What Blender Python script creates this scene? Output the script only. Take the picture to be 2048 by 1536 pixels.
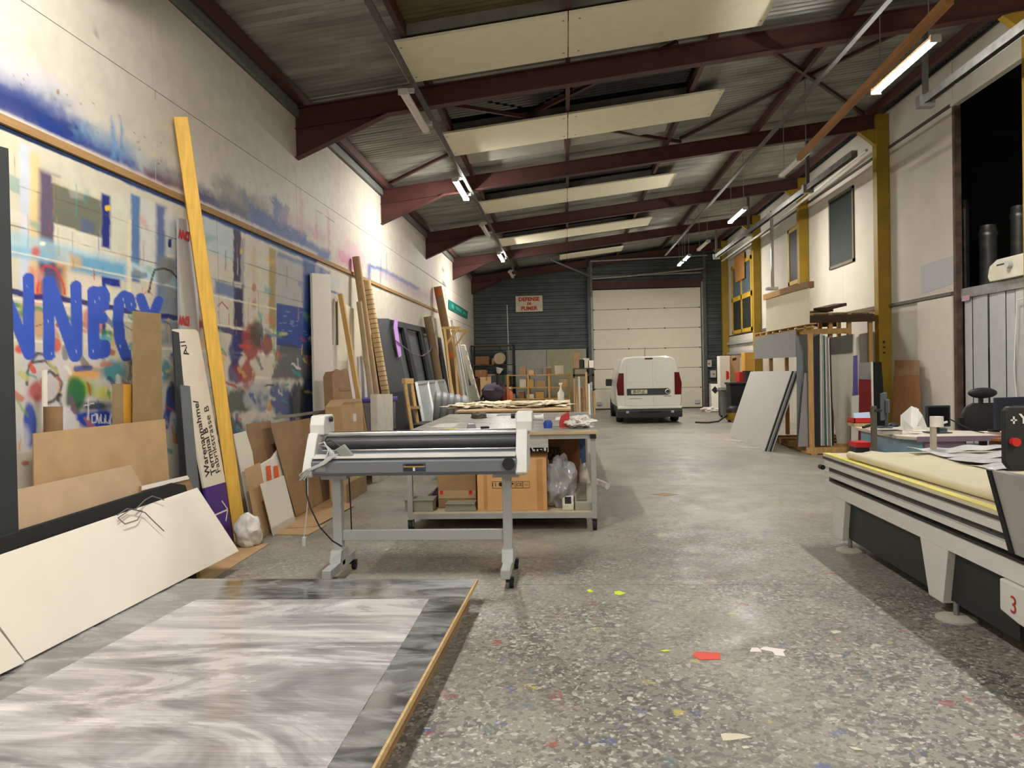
import bpy, bmesh, math, random
import numpy as np
from mathutils import Vector, Matrix
for o in list(bpy.data.objects): bpy.data.objects.remove(o)
S = bpy.context.scene
COL = S.collection
R = random.Random(7)

# ------------------------------------------------------------------ camera
FPX = 1500.0; VPX, VPY = 1133.0, 736.0; CAMH = 1.6; ROLL = -0.0225
_Y = Vector((VPX-1024, 768-VPY, -FPX)).normalized()
_Z = Vector((ROLL, 1, 0)); _Z.z = -(_Z.x*_Y.x+_Z.y*_Y.y)/_Y.z; _Z.normalize()
_X = _Y.cross(_Z)
CM = Matrix((_X, _Y, _Z))          # camera axes -> hall axes (x right, y down the hall, z up)
cam = bpy.data.cameras.new('camera'); camo = bpy.data.objects.new('camera', cam); COL.objects.link(camo)
camo.matrix_world = Matrix.Translation((0, 0, CAMH)) @ CM.to_4x4()
cam.sensor_width = 36; cam.lens = 36*FPX/2048; cam.clip_start = .05; cam.clip_end = 200
S.camera = camo
EXPOSURE = 1.45
S.view_settings.view_transform = 'Standard'; S.view_settings.look = 'None'
S.view_settings.gamma = 1; S.view_settings.exposure = EXPOSURE; S.view_settings.use_curve_mapping = False
# night outside: almost black sky
W = bpy.data.worlds.new('night'); S.world = W; W.use_nodes = True
W.node_tree.nodes['Background'].inputs[0].default_value = (.01, .012, .016, 1)
W.node_tree.nodes['Background'].inputs[1].default_value = .25
TUBE_W = 150.0
TUBE_COL = (1.0, .955, .885)

def ray(px, py): return CM @ Vector((px-1024, 768-py, -FPX))
def onx(px, py, x): d = ray(px, py); return Vector((0, 0, CAMH)) + d*(x/d.x)
def ony(px, py, y): d = ray(px, py); return Vector((0, 0, CAMH)) + d*(y/d.y)
def onz(px, py, z=0.): d = ray(px, py); return Vector((0, 0, CAMH)) + d*((z-CAMH)/d.z)
def onp(px, py, p, n): d = ray(px, py); n = Vector(n); o = Vector((0, 0, CAMH)); return o + d*((Vector(p)-o).dot(n)/d.dot(n))

# ------------------------------------------------------------------ materials
def lin(c):
    return tuple((v/255/12.92 if v/255 <= .04045 else ((v/255+.055)/1.055)**2.4) for v in c)
MATS = {}
def M(name, rgb, rough=.6, metal=0., var=.12, scale=6., bump=0., bscale=80., stretch=None, spec=.4, trans=0., alpha=1., coat=0.):
    """procedural material: a colour with noise wear and optional fine relief"""
    if name in MATS: return MATS[name]
    m = bpy.data.materials.new(name); m.use_nodes = True; nt = m.node_tree; N = nt.nodes; L = nt.links
    b = N['Principled BSDF']; c = lin(rgb)
    b.inputs['Roughness'].default_value = rough; b.inputs['Metallic'].default_value = metal
    b.inputs['Specular IOR Level'].default_value = spec; b.inputs['Transmission Weight'].default_value = trans
    b.inputs['Alpha'].default_value = alpha; b.inputs['Coat Weight'].default_value = coat
    tc = N.new('ShaderNodeTexCoord'); src = tc.outputs['Object']
    if stretch:
        mp = N.new('ShaderNodeMapping'); mp.inputs['Scale'].default_value = stretch; L.new(src, mp.inputs[0]); src = mp.outputs[0]
    nz = N.new('ShaderNodeTexNoise'); nz.inputs['Scale'].default_value = scale; nz.inputs['Detail'].default_value = 5
    L.new(src, nz.inputs[0])
    rp = N.new('ShaderNodeValToRGB'); e = rp.color_ramp.elements
    e[0].position = .3; e[1].position = .7
    e[0].color = tuple(v*(1-var) for v in c)+(1,); e[1].color = tuple(min(1, v*(1+var*.6)) for v in c)+(1,)
    L.new(nz.outputs[0], rp.inputs[0]); L.new(rp.outputs[0], b.inputs['Base Color'])
    if bump:
        n2 = N.new('ShaderNodeTexNoise'); n2.inputs['Scale'].default_value = bscale; L.new(src, n2.inputs[0])
        bp = N.new('ShaderNodeBump'); bp.inputs['Strength'].default_value = bump; bp.inputs['Distance'].default_value = .01
        L.new(n2.outputs[0], bp.inputs['Height']); L.new(bp.outputs[0], b.inputs['Normal'])
    MATS[name] = m; return m
def emit(name, rgb, s):
    m = bpy.data.materials.new(name); m.use_nodes = True; b = m.node_tree.nodes['Principled BSDF']
    b.inputs['Base Color'].default_value = (.8, .8, .8, 1); b.inputs['Emission Color'].default_value = tuple(rgb)+(1,)
    b.inputs['Emission Strength'].default_value = s; return m

# ------------------------------------------------------------------ building blocks
class MB:
    def __init__(s): s.v = []; s.f = []
    def add(s, v, f):
        n = len(s.v); s.v += [Vector(p) for p in v]; s.f += [tuple(i+n for i in q) for q in f]; return s
    def box(s, x0, x1, y0, y1, z0, z1):
        v = [(x, y, z) for z in (z0, z1) for x, y in ((x0, y0), (x1, y0), (x1, y1), (x0, y1))]
        return s.add(v, [(3, 2, 1, 0), (4, 5, 6, 7), (0, 1, 5, 4), (1, 2, 6, 5), (2, 3, 7, 6), (3, 0, 4, 7)])
    def slab(s, pts, nrm, th):
        """polygon given by its visible corners, thickened away from the viewer along nrm*th"""
        pts = [Vector(p) for p in pts]; n = len(pts); k = Vector(nrm)*th
        v = pts+[p+k for p in pts]
        f = [tuple(range(n)), tuple(range(2*n-1, n-1, -1))]+[(i, i+n, (i+1) % n+n, (i+1) % n) for i in range(n)]
        return s.add(v, f)
    def cyl(s, a, b, r0, r1=None, n=12, cap=True):
        a, b = Vector(a), Vector(b); r1 = r0 if r1 is None else r1
        d = (b-a).normalized(); u = d.orthogonal().normalized(); w = d.cross(u)
        v = []
        for p, r in ((a, r0), (b, r1)):
            for i in range(n):
                t = 2*math.pi*i/n; v.append(p+u*math.cos(t)*r+w*math.sin(t)*r)
        f = [(i, (i+1) % n, (i+1) % n+n, i+n) for i in range(n)]
        if cap: f += [tuple(range(n-1, -1, -1)), tuple(range(n, 2*n))]
        return s.add(v, f)
    def pipe(s, a, b, r, ri, n=16):
        """hollow tube with an open bore"""
        a, b = Vector(a), Vector(b); d = (b-a).normalized(); u = d.orthogonal().normalized(); w = d.cross(u)
        v = [p+(u*math.cos(2*math.pi*i/n)+w*math.sin(2*math.pi*i/n))*q for p, q in ((a, r), (b, r), (b, ri), (a, ri)) for i in range(n)]
        f = [(k*n+i, k*n+(i+1) % n, ((k+1) % 4)*n+(i+1) % n, ((k+1) % 4)*n+i) for k in range(4) for i in range(n)]
        return s.add(v, f)
    def tube(s, pts, r, n=6):
        pts = [Vector(p) for p in pts]; v = []; u = None
        for i, p in enumerate(pts):
            d = (pts[min(i+1, len(pts)-1)]-pts[max(i-1, 0)]).normalized()
            if u is None: u = d.orthogonal().normalized()
            u = (u-d*u.dot(d)); u = u.normalized() if u.length > 1e-6 else d.orthogonal().normalized()
            w = d.cross(u)
            v += [p+u*math.cos(2*math.pi*k/n)*r+w*math.sin(2*math.pi*k/n)*r for k in range(n)]
        m = len(pts)
        f = [(i*n+k, i*n+(k+1) % n, (i+1)*n+(k+1) % n, (i+1)*n+k) for i in range(m-1) for k in range(n)]
        f += [tuple(range(n-1, -1, -1)), tuple(range((m-1)*n, m*n))]
        return s.add(v, f)
    def bar(s, a, b, w, h, up=(0, 0, 1)):
        """square-section bar from a to b, w across, h along up"""
        a, b = Vector(a), Vector(b); d = (b-a).normalized(); sx = d.cross(Vector(up))
        sx = sx.normalized() if sx.length > 1e-4 else d.orthogonal().normalized(); uz = sx.cross(d)
        v = [p+sx*(i*w/2)+uz*(j*h/2) for p in (a, b) for i, j in ((-1, -1), (1, -1), (1, 1), (-1, 1))]
        return s.add(v, [(3, 2, 1, 0), (4, 5, 6, 7), (0, 1, 5, 4), (1, 2, 6, 5), (2, 3, 7, 6), (3, 0, 4, 7)])
    def lathe(s, prof, c=(0, 0, 0), n=16, axis=None):
        c = Vector(c); v = []
        A = Vector(axis or (0, 0, 1)).normalized(); u = A.orthogonal().normalized(); w = A.cross(u)
        for r, z in prof:
            v += [c+A*z+(u*math.cos(2*math.pi*k/n)+w*math.sin(2*math.pi*k/n))*r for k in range(n)]
        m = len(prof)
        f = [(i*n+k, i*n+(k+1) % n, (i+1)*n+(k+1) % n, (i+1)*n+k) for i in range(m-1) for k in range(n)]
        f += [tuple(range(n-1, -1, -1)), tuple(range((m-1)*n, m*n))]
        return s.add(v, f)
    def prism(s, poly, ax, a, b):
        """2-D polygon extruded along axis ax ('x','y','z') from a to b"""
        def P(p, t): return {'x': (t, p[0], p[1]), 'y': (p[0], t, p[1]), 'z': (p[0], p[1], t)}[ax]
        n = len(poly); v = [P(p, a) for p in poly]+[P(p, b) for p in poly]
        return s.add(v, [tuple(range(n-1, -1, -1)), tuple(range(n, 2*n))]+[(i, (i+1) % n, (i+1) % n+n, i+n) for i in range(n)])
    def blob(s, c, r, seed=0, sub=3, amp=.25, fr=2.5, flat=None):
        """crumpled lump"""
        bm = bmesh.new(); bmesh.ops.create_icosphere(bm, subdivisions=sub, radius=1)
        from mathutils import noise
        c = Vector(c); v = []
        for q in bm.verts:
            k = 1+amp*noise.noise(q.co*fr+Vector((seed*3.1, seed, 0)))+amp*.6*noise.noise(q.co*fr*2.3+Vector((0, seed*1.7, 5)))
            p = Vector((q.co.x*r[0], q.co.y*r[1], q.co.z*r[2]))*k
            if flat is not None and p.z < flat: p.z = flat
            v.append(c+p)
        f = [tuple(x.index for x in q.verts) for q in bm.faces]; bm.free()
        return s.add(v, f)
ORI = {}
def tag(o, label, cat, group=None, kind=None):
    if label: o['label'] = label
    if cat: o['category'] = cat
    if group: o['group'] = group
    if kind: o['kind'] = kind
    return o
def thing(name, label, cat, loc=(0, 0, 0), rotz=0., group=None, kind=None):
    o = bpy.data.objects.new(name, None); COL.objects.link(o); o.location = loc; o.rotation_euler = (0, 0, rotz)
    o.empty_display_size = .1
    ORI[o] = Vector((0, 0, 0)) if rotz else Vector(loc)       # rotated things take local coordinates
    return tag(o, label, cat, group, kind)
def build(mb, name, mat, parent=None, smooth=False, bevel=0., label=None, cat=None, group=None, kind=None):
    org = ORI[parent] if parent is not None else None
    if org is None:
        xs = [p.x for p in mb.v]; ys = [p.y for p in mb.v]; zs = [p.z for p in mb.v]
        org = Vector(((min(xs)+max(xs))/2, (min(ys)+max(ys))/2, min(zs)))
    me = bpy.data.meshes.new(name); me.from_pydata([p-org for p in mb.v], [], mb.f)
    bm = bmesh.new(); bm.from_mesh(me); bmesh.ops.recalc_face_normals(bm, faces=bm.faces); bm.to_mesh(me); bm.free()
    if mat: me.materials.append(mat)
    if smooth:
        me.polygons.foreach_set('use_smooth', [True]*len(me.polygons))
        me.set_sharp_from_angle(angle=math.radians(40))
    o = bpy.data.objects.new(name, me); COL.objects.link(o)
    if parent is not None: o.parent = parent
    else: o.location = org
    ORI[o] = org
    if bevel:
        b = o.modifiers.new('bevel', 'BEVEL'); b.width = bevel; b.segments = 2; b.limit_method = 'ANGLE'
    return tag(o, label, cat, group, kind)
def text_mesh(body, size, bold=0., align='CENTER', spacing=1.):
    cu = bpy.data.curves.new('t', 'FONT'); cu.body = body; cu.size = size; cu.align_x = align; cu.align_y = 'CENTER'
    cu.offset = bold; cu.space_character = spacing; cu.resolution_u = 3
    o = bpy.data.objects.new('t', cu); COL.objects.link(o)
    bpy.context.view_layer.update()
    me = bpy.data.meshes.new_from_object(o.evaluated_get(bpy.context.evaluated_depsgraph_get()))
    v = [p.co.copy() for p in me.vertices]; f = [tuple(p.vertices) for p in me.polygons]
    bpy.data.objects.remove(o); bpy.data.curves.remove(cu); bpy.data.meshes.remove(me)
    return v, f
def lettering(body, size, org, xdir, ydir, mat, parent, name='lettering', bold=0., align='CENTER', spacing=1., kx=1.):
    """flat printed letters lying on a face"""
    v, f = text_mesh(body, size, bold, align, spacing); org, xd, yd = Vector(org), Vector(xdir).normalized(), Vector(ydir).normalized()
    mb = MB(); mb.v = [org+xd*p.x*kx+yd*p.y for p in v]; mb.f = f
    me = bpy.data.meshes.new(name); oo = ORI[parent]; me.from_pydata([p-oo for p in mb.v], [], mb.f); me.materials.append(mat)
    o = bpy.data.objects.new(name, me); COL.objects.link(o); o.parent = parent; ORI[o] = oo; return o
def copy_tree(o, parent=None):
    c = o.copy(); COL.objects.link(c); c.parent = parent
    for ch in list(o.children): copy_tree(ch, c)
    return c

# common finishes
m_white = M('white_laminate', (226, 220, 208), .45, var=.04)
m_wallpan = M('white_wall_panel', (196, 190, 176), .75, var=.06, scale=2)
m_red = M('red_oxide_steel', (74, 40, 34), .6, var=.2, scale=5)
m_yellow = M('yellow_painted_steel', (146, 118, 28), .55, var=.15, scale=4)
m_galv = M('galvanised_steel', (150, 150, 146), .42, .75, var=.25, scale=9)
m_gray = M('grey_painted_metal', (128, 132, 136), .45, .1, var=.06)
m_lgray = M('light_grey_metal', (178, 180, 178), .45, .1, var=.05)
m_dark = M('dark_plastic', (34, 35, 36), .5, var=.15)
m_black = M('black_matte', (20, 20, 20), .6, var=.15)
m_chrome = M('bright_steel', (215, 215, 215), .22, 1., var=.05)
m_card = M('cardboard', (184, 152, 112), .85, var=.12, scale=5)
m_card2 = M('brown_cardboard', (150, 120, 86), .85, var=.15, scale=5)
m_mdf = M('pressed_wood_board', (188, 158, 118), .8, var=.1, scale=9)
m_ply = M('plywood', (196, 166, 120), .7, var=.15, scale=3, stretch=(1, .15, 1))
m_pine = M('pine_timber', (208, 170, 108), .65, var=.2, scale=8, stretch=(6, 6, .6))
m_ywood = M('yellow_shuttering_timber', (224, 178, 76), .6, var=.18, scale=6, stretch=(6, 6, .5))
m_rubber = M('black_rubber', (26, 26, 27), .7, var=.2)
m_clear = M('clear_plastic', (225, 228, 230), .12, 0, var=.02, trans=.9, spec=.5)
m_redp = M('red_plastic', (196, 42, 36), .45, var=.1)
m_blue = M('blue_paint', (44, 78, 160), .5, var=.15)
# ------------------------------------------------------------------ the hall
XL, XR, YB, YF = -3.5, 5.95, 28.5, -8.0
FY = [5.15, 9.75, 14.3, 18.9, 23.4, 28.0]
def zr(x): return 5.10+.11*(x-XL)          # top of the rafters
# floor: worn paint-flecked resin / terrazzo look
mf = bpy.data.materials.new('flecked_floor'); mf.use_nodes = True
nt = mf.node_tree; N = nt.nodes; L = nt.links; b = N['Principled BSDF']
geo = N.new('ShaderNodeNewGeometry')
def noise(scale, detail=4, src=None, rough=.55):
    n = N.new('ShaderNodeTexNoise'); n.inputs['Scale'].default_value = scale; n.inputs['Detail'].default_value = detail
    n.inputs['Roughness'].default_value = rough; L.new(src or geo.outputs['Position'], n.inputs[0]); return n
def ramp(src, stops, interp='LINEAR'):
    r = N.new('ShaderNodeValToRGB'); r.color_ramp.interpolation = interp; e = r.color_ramp.elements
    while len(e) < len(stops): e.new(.5)
    for q, (p, c) in zip(e, stops):
        q.position = p; q.color = tuple(c)+(1,) if len(c) == 3 else c
    L.new(src, r.inputs[0]); return r
def mix(a, bb, fac, mode='MIX'):
    m = N.new('ShaderNodeMix'); m.data_type = 'RGBA'; m.blend_type = mode
    for s, k in ((a, 6), (bb, 7)):
        if isinstance(s, tuple): m.inputs[k].default_value = s+(1,)
        else: L.new(s, m.inputs[k])
    if isinstance(fac, float): m.inputs[0].default_value = fac
    else: L.new(fac, m.inputs[0])
    return m.outputs[2]
def mul(a, c):
    m = N.new('ShaderNodeMath'); m.operation = 'MULTIPLY'; L.new(a, m.inputs[0])
    if isinstance(c, float): m.inputs[1].default_value = c
    else: L.new(c, m.inputs[1])
    return m.outputs[0]
# wobbly coordinates so that the chips are not regular
wn = noise(9, 3)
va = N.new('ShaderNodeVectorMath'); va.operation = 'MULTIPLY_ADD'; va.inputs[1].default_value = (.05, .05, .05)
L.new(wn.outputs['Color'], va.inputs[0]); L.new(geo.outputs['Position'], va.inputs[2]); wob = va.outputs[0]
def cells(scale, rnd=1.):
    v = N.new('ShaderNodeTexVoronoi'); v.inputs['Scale'].default_value = scale; v.inputs['Randomness'].default_value = rnd
    L.new(wob, v.inputs['Vector']); return v
def sep(v):
    s = N.new('ShaderNodeSeparateColor'); L.new(v.outputs['Color'], s.inputs[0]); return s
base = ramp(noise(1.1, 6).outputs[0], [(.32, lin((138, 132, 118))), (.52, lin((156, 150, 136))), (.7, lin((168, 162, 146)))])
dirt = ramp(noise(.45, 5).outputs[0], [(.42, (0, 0, 0)), (.62, (1, 1, 1))])
c1 = sep(cells(40)); c2 = sep(cells(85)); c3 = sep(cells(17)); c4 = sep(cells(5.5))
spotd = ramp(c1.outputs[0], [(0, (1, 1, 1)), (.34, (1, 1, 1)), (.35, (0, 0, 0))], 'CONSTANT')
spotd2 = ramp(c2.outputs[0], [(0, (1, 1, 1)), (.2, (1, 1, 1)), (.21, (0, 0, 0))], 'CONSTANT')
spotw = ramp(c1.outputs[1], [(0, (0, 0, 0)), (.93, (1, 1, 1))], 'CONSTANT')
spotw2 = ramp(c2.outputs[1], [(0, (0, 0, 0)), (.93, (1, 1, 1))], 'CONSTANT')
dens = ramp(noise(.8, 4).outputs[0], [(.36, (.35, .35, .35)), (.6, (1, 1, 1))])
# chips show where the top coat is worn through: mostly in the front aisle
sx_ = N.new('ShaderNodeSeparateXYZ'); L.new(geo.outputs['Position'], sx_.inputs[0])
wr_ = N.new('ShaderNodeMapRange'); wr_.inputs[1].default_value = 3.0; wr_.inputs[2].default_value = 8.5; wr_.inputs[3].default_value = 1.; wr_.inputs[4].default_value = .25; L.new(sx_.outputs[1], wr_.inputs[0])
wear = mul(dens.outputs[0], wr_.outputs[0])
k = mix(base.outputs[0], lin((120, 116, 108)), mul(dirt.outputs[0], .5))
k = mix(k, lin((112, 108, 102)), mul(wear, .55))  # base tone also goes darker towards the near end
k = mix(k, lin((84, 82, 80)), mul(mul(spotd2.outputs[0], wear), .55))
k = mix(k, lin((74, 72, 72)), mul(mul(spotd.outputs[0], wear), .82))
k = mix(k, lin((205, 200, 188)), mul(mul(spotw.outputs[0], wear), .7))
k = mix(k, lin((214, 210, 200)), mul(mul(spotw2.outputs[0], wear), .6))
# colour drips of old paint
hue = ramp(c3.outputs[2], [(0, lin((60, 84, 150))), (.3, lin((150, 50, 44))), (.55, lin((70, 110, 110))), (.72, lin((196, 178, 70))), (.85, lin((110, 90, 140))), (.95, lin((200, 120, 120)))], 'CONSTANT')
has = ramp(c3.outputs[0], [(0, (0, 0, 0)), (.968, (1, 1, 1))], 'CONSTANT')
brk = ramp(noise(22, 3).outputs[0], [(.47, (0, 0, 0)), (.53, (1, 1, 1))])
k = mix(k, hue.outputs[0], mul(mul(has.outputs[0], brk.outputs[0]), .55))
bl = ramp(noise(1.9, 5).outputs[0], [(.63, (0, 0, 0)), (.7, (1, 1, 1))])
k = mix(k, lin((84, 98, 124)), mul(mul(bl.outputs[0], brk.outputs[0]), .55))
L.new(k, b.inputs['Base Color'])
rr = ramp(noise(3, 4).outputs[0], [(.3, (.32,)*3), (.7, (.6,)*3)]); L.new(rr.outputs[0], b.inputs['Roughness'])
b.inputs['Specular IOR Level'].default_value = .35
bp = N.new('ShaderNodeBump'); bp.inputs['Strength'].default_value = .12; bp.inputs['Distance'].default_value = .004
L.new(c1.outputs[0], bp.inputs['Height']); L.new(bp.outputs[0], b.inputs['Normal'])
m_joint = M('joint_dirt', (52, 50, 47), .9)
fl = build(MB().box(XL-.2, 12.2, YF, YB+.3, -.2, -.012), 'floor', m_joint, kind='structure')
ybr = [YF, .9, 5.52, 10.1, 14.7, 19.3, 23.9, YB+.3]
for i in range(7):
    build(MB().box(XL-.2, 12.2, ybr[i]+.003, ybr[i+1]-.003, -.012, 0), 'floor_slab', mf, fl)

# ---- left wall: white boards over a paint-splashed mural, colours carried per vertex
UMIN = -60
def colw(mat_name, rough):
    m = bpy.data.materials.new(mat_name); m.use_nodes = True; n = m.node_tree; bb = n.nodes['Principled BSDF']
    a = n.nodes.new('ShaderNodeVertexColor'); a.layer_name = 'paint'
    z = n.nodes.new('ShaderNodeTexNoise'); z.inputs['Scale'].default_value = 7; z.inputs['Detail'].default_value = 6
    t = n.nodes.new('ShaderNodeTexCoord'); n.links.new(t.outputs['Object'], z.inputs[0])
    r = n.nodes.new('ShaderNodeMapRange'); r.inputs[1].default_value = .3; r.inputs[2].default_value = .7; r.inputs[3].default_value = .9; r.inputs[4].default_value = 1.04
    n.links.new(z.outputs[0], r.inputs[0])
    x = n.nodes.new('ShaderNodeVectorMath'); x.operation = 'SCALE'; n.links.new(a.outputs[0], x.inputs[0]); n.links.new(r.outputs[0], x.inputs[3])
    n.links.new(x.outputs[0], bb.inputs['Base Color']); bb.inputs['Roughness'].default_value = rough
    bb.inputs['Specular IOR Level'].default_value = .25
    return m
m_paint = colw('painted_wall_boards', .6)
CMn = np.array(CM)
def wall_px(Y, Z):
    d = np.stack([np.full_like(Y, XL), Y, Z-CAMH], -1) @ CMn      # hall -> camera axes
    return 1024+FPX*d[..., 0]/-d[..., 2], 768-FPX*d[..., 1]/-d[..., 2]
class Paint:
    """brush strokes laid on the wall; positions are given where the strokes were measured"""
    def __init__(s, Y, Z):
        s.Y, s.Z = Y, Z
        with np.errstate(all='ignore'): s.u, s.v = wall_px(Y, Z)
        rs = np.random.RandomState(3)
        def vn(fy, fz, seed):
            r = np.random.RandomState(seed); g = r.rand(64, 64)
            a, c = Y*fy, Z*fz; i, j = np.floor(a).astype(int), np.floor(c).astype(int); fa, fc = a-i, c-j
            fa = fa*fa*(3-2*fa); fc = fc*fc*(3-2*fc); G = lambda p, q: g[p % 64, q % 64]
            return (G(i, j)*(1-fa)+G(i+1, j)*fa)*(1-fc)+(G(i, j+1)*(1-fa)+G(i+1, j+1)*fa)*fc
        s.n1 = vn(3, 3, 1)*.5+vn(7, 7, 2)*.3+vn(15, 15, 3)*.2
        s.n2 = vn(14, 14, 4)*.5+vn(31, 31, 5)*.5
        s.nv = vn(22, 1.3, 6)
        s.c = np.tile(np.array(lin((198, 191, 177))), Y.shape+(1,))
    def put(s, m, rgb, a=1.):
        m = np.clip(m, 0, 1)*a; s.c = s.c*(1-m[..., None])+np.array(lin(rgb))*m[..., None]
    def poly(s, pts, rgb, soft=2., a=1., rag=0.):
        """convex or concave polygon with soft / ragged edges"""
        u, v = s.u+(s.n2-.5)*rag*2, s.v+(s.n1-.5)*rag*2
        inside = np.zeros(u.shape, bool); dist = np.full(u.shape, 1e9); n = len(pts)
        for i in range(n):
            (x0, y0), (x1, y1) = pts[i], pts[(i+1) % n]
            if y0 != y1:
                cross = ((y0 > v) != (y1 > v)) & (u < (x1-x0)*(v-y0)/(y1-y0)+x0); inside ^= cross
            ex, ey = x1-x0, y1-y0; t = np.clip(((u-x0)*ex+(v-y0)*ey)/(ex*ex+ey*ey+1e-9), 0, 1)
            dist = np.minimum(dist, np.hypot(u-x0-t*ex, v-y0-t*ey))
        sd = np.where(inside, dist, -dist); s.put(sd/max(soft, .3)+.5, rgb, a)
    def stroke(s, pts, w, rgb, soft=1.2, a=1., rag=0.):
        u, v = s.u+(s.n2-.5)*rag*2, s.v+(s.n1-.5)*rag*2; dist = np.full(u.shape, 1e9)
        for (x0, y0), (x1, y1) in zip(pts[:-1], pts[1:]):
            ex, ey = x1-x0, y1-y0; t = np.clip(((u-x0)*ex+(v-y0)*ey)/(ex*ex+ey*ey+1e-9), 0, 1)
            dist = np.minimum(dist, np.hypot(u-x0-t*ex, v-y0-t*ey))
        s.put((w/2-dist)/soft+.5, rgb, a)
    def blob(s, cx, cy, rx, ry, rgb, a=1., rag=.5, soft=.5):
        d = np.hypot((s.u-cx)/rx, (s.v-cy)/ry)+(s.n1-.5)*rag*2; s.put((1-d)/soft, rgb, a)
def bz(z0, u): return 0
def batt(u): return 240+.438*u           # where the timber batten runs
def make_paint(Y, Z):
    p = Paint(Y, Z); R = random.Random(11)
    if Y.min() > 19.9 or Y.max() < 3.1: return np.clip(p.c, 0, 1)
    if Z.max() < 3.22 and Y.max() < 13: paint_mural(p, Y, Z, R)
    if Z.min() > 3.2: paint_over(p, Y, Z, R)
    return np.clip(p.c, 0, 1)
def paint_mural(p, Y, Z, R):
    # ---------------- mural under the batten
    keep = p.c.copy()
    top = lambda u: batt(u)+8
    def band(u0, u1, d0, d1, rgb, soft=5, a=1., rag=2.):   # a stripe following the wall, d = px under the batten
        k0 = (732-top(u0)); k1 = (732-top(u1)); s0 = 1-u0/1133.; s1 = 1-u1/1133.
        p.poly([(u0, top(u0)+d0*s0), (u1, top(u1)+d0*s1), (u1, top(u1)+d1*s1), (u0, top(u0)+d1*s0)], rgb, soft, a, rag)
    p.c[:] = np.array(lin((204, 196, 178)))
    band(-60, 40, 0, 700, (206, 200, 176), 8); band(40, 62, 20, 330, (196, 204, 220), 6, .8); band(60, 80, 30, 330, (224, 196, 140), 8, .9)
    band(78, 118, 60, 330, (84, 72, 100), 12, .95); band(112, 135, 200, 340, (196, 150, 92), 8, .85)
    band(106, 205, 75, 172, (108, 110, 92), 10, 1, 4); band(104, 205, 62, 78, (206, 200, 176), 5, .9)
    band(108, 240, 168, 215, (214, 208, 188), 4, 1., 3)
    band(203, 222, 60, 190, (26, 42, 120), 5); band(222, 258, 45, 190, (204, 204, 186), 8, .9)
    band(262, 280, 30, 260, (58, 112, 168), 5, .9); band(282, 312, 30, 250, (206, 206, 200), 6, .8)
    band(312, 332, 30, 330, (48, 84, 150), 9, .85); band(330, 352, 40, 200, (190, 194, 192), 8, .8); band(318, 356, 170, 420, (120, 132, 142), 14, .85)
    band(-60, 360, 208, 250, (160, 200, 214), 12, .7, 6); band(140, 250, 222, 262, (84, 156, 196), 9, .8, 6)
    band(-60, 100, 238, 262, (120, 178, 210), 10, .7, 5)
    band(80, 125, 262, 335, (86, 72, 112), 10, .8); band(60, 84, 275, 350, (226, 120, 76), 12, .85); band(135, 205, 270, 420, (224, 208, 188), 8, .8)
    p.blob(70, 505, 14, 18, (206, 66, 40), .8)
    band(203, 212, 265, 470, (28, 48, 140), 3); band(203, 240, 262, 282, (28, 48, 140), 4); band(212, 252, 290, 420, (218, 218, 190), 6, .9)
    band(255, 262, 100, 470, (226, 216, 176), 4, .8)
    # right half of the mural
    band(362, 376, 60, 420, (30, 84, 150), 3, .9); band(400, 470, 10, 120, (176, 196, 204), 8, .7)
    band(467, 482, 0, 190, (38, 30, 70), 3); band(482, 488, 30, 420, (112, 106, 130), 6, .7); band(467, 486, 190, 440, (34, 28, 66), 4)
    band(468, 484, 185, 205, (200, 196, 180), 3, .9); band(430, 470, 200, 245, (56, 96, 150), 8, .8)
    band(538, 552, 20, 330, (158, 132, 60), 4, .9); band(552, 612, 25, 420, (150, 150, 164), 7, .6)
    band(556, 612, 20, 40, (52, 104, 160), 7, .7)
    band(606, 632, 10, 700, (30, 76, 140), 6, .95); band(632, 645, 10, 700, (110, 120, 150), 5, .8); band(640, 660, 14, 120, (46, 90, 150), 5, .7)
    band(652, 705, 30, 75, (190, 198, 200), 5, .9); band(655, 705, 100, 112, (76, 110, 160), 2, .9)
    band(504, 512, 40, 420, (196, 150, 110), 5, .5); p.blob(508, 575, 5, 9, (170, 70, 40), .6); p.blob(508, 610, 6, 12, (170, 80, 50), .5)
    # horizontal board seams picked out in cream
    for d, w, al in ((250, 3, .9), (345, 5, .95), (430, 5, .9), (520, 3, .6)):
        pts = [(u, top(u)+d*(1-u/1133.)) for u in range(-60, 700, 40)]; p.stroke(pts, w, (228, 220, 196), 2, al, 1.5)
    for d in (110, 196): p.stroke([(u, top(u)+d*(1-u/1133.)) for u in range(-60, 700, 40)], 1.3, (96, 84, 70), 1, .8, 1)
    # dark navy line through the letters, green and orange scribbles beneath
    p.stroke([(-40, 565), (60, 592), (160, 602), (270, 626), (350, 636)], 11, (24, 30, 110), 2, .95, 4)
    p.stroke([(390, 645), (430, 655), (478, 668), (520, 675)], 12, (26, 26, 90), 3, .9, 4)
    p.stroke([(-30, 598), (70, 614), (150, 640), (240, 675)], 9, (52, 128, 84), 4, .85, 6)
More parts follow.
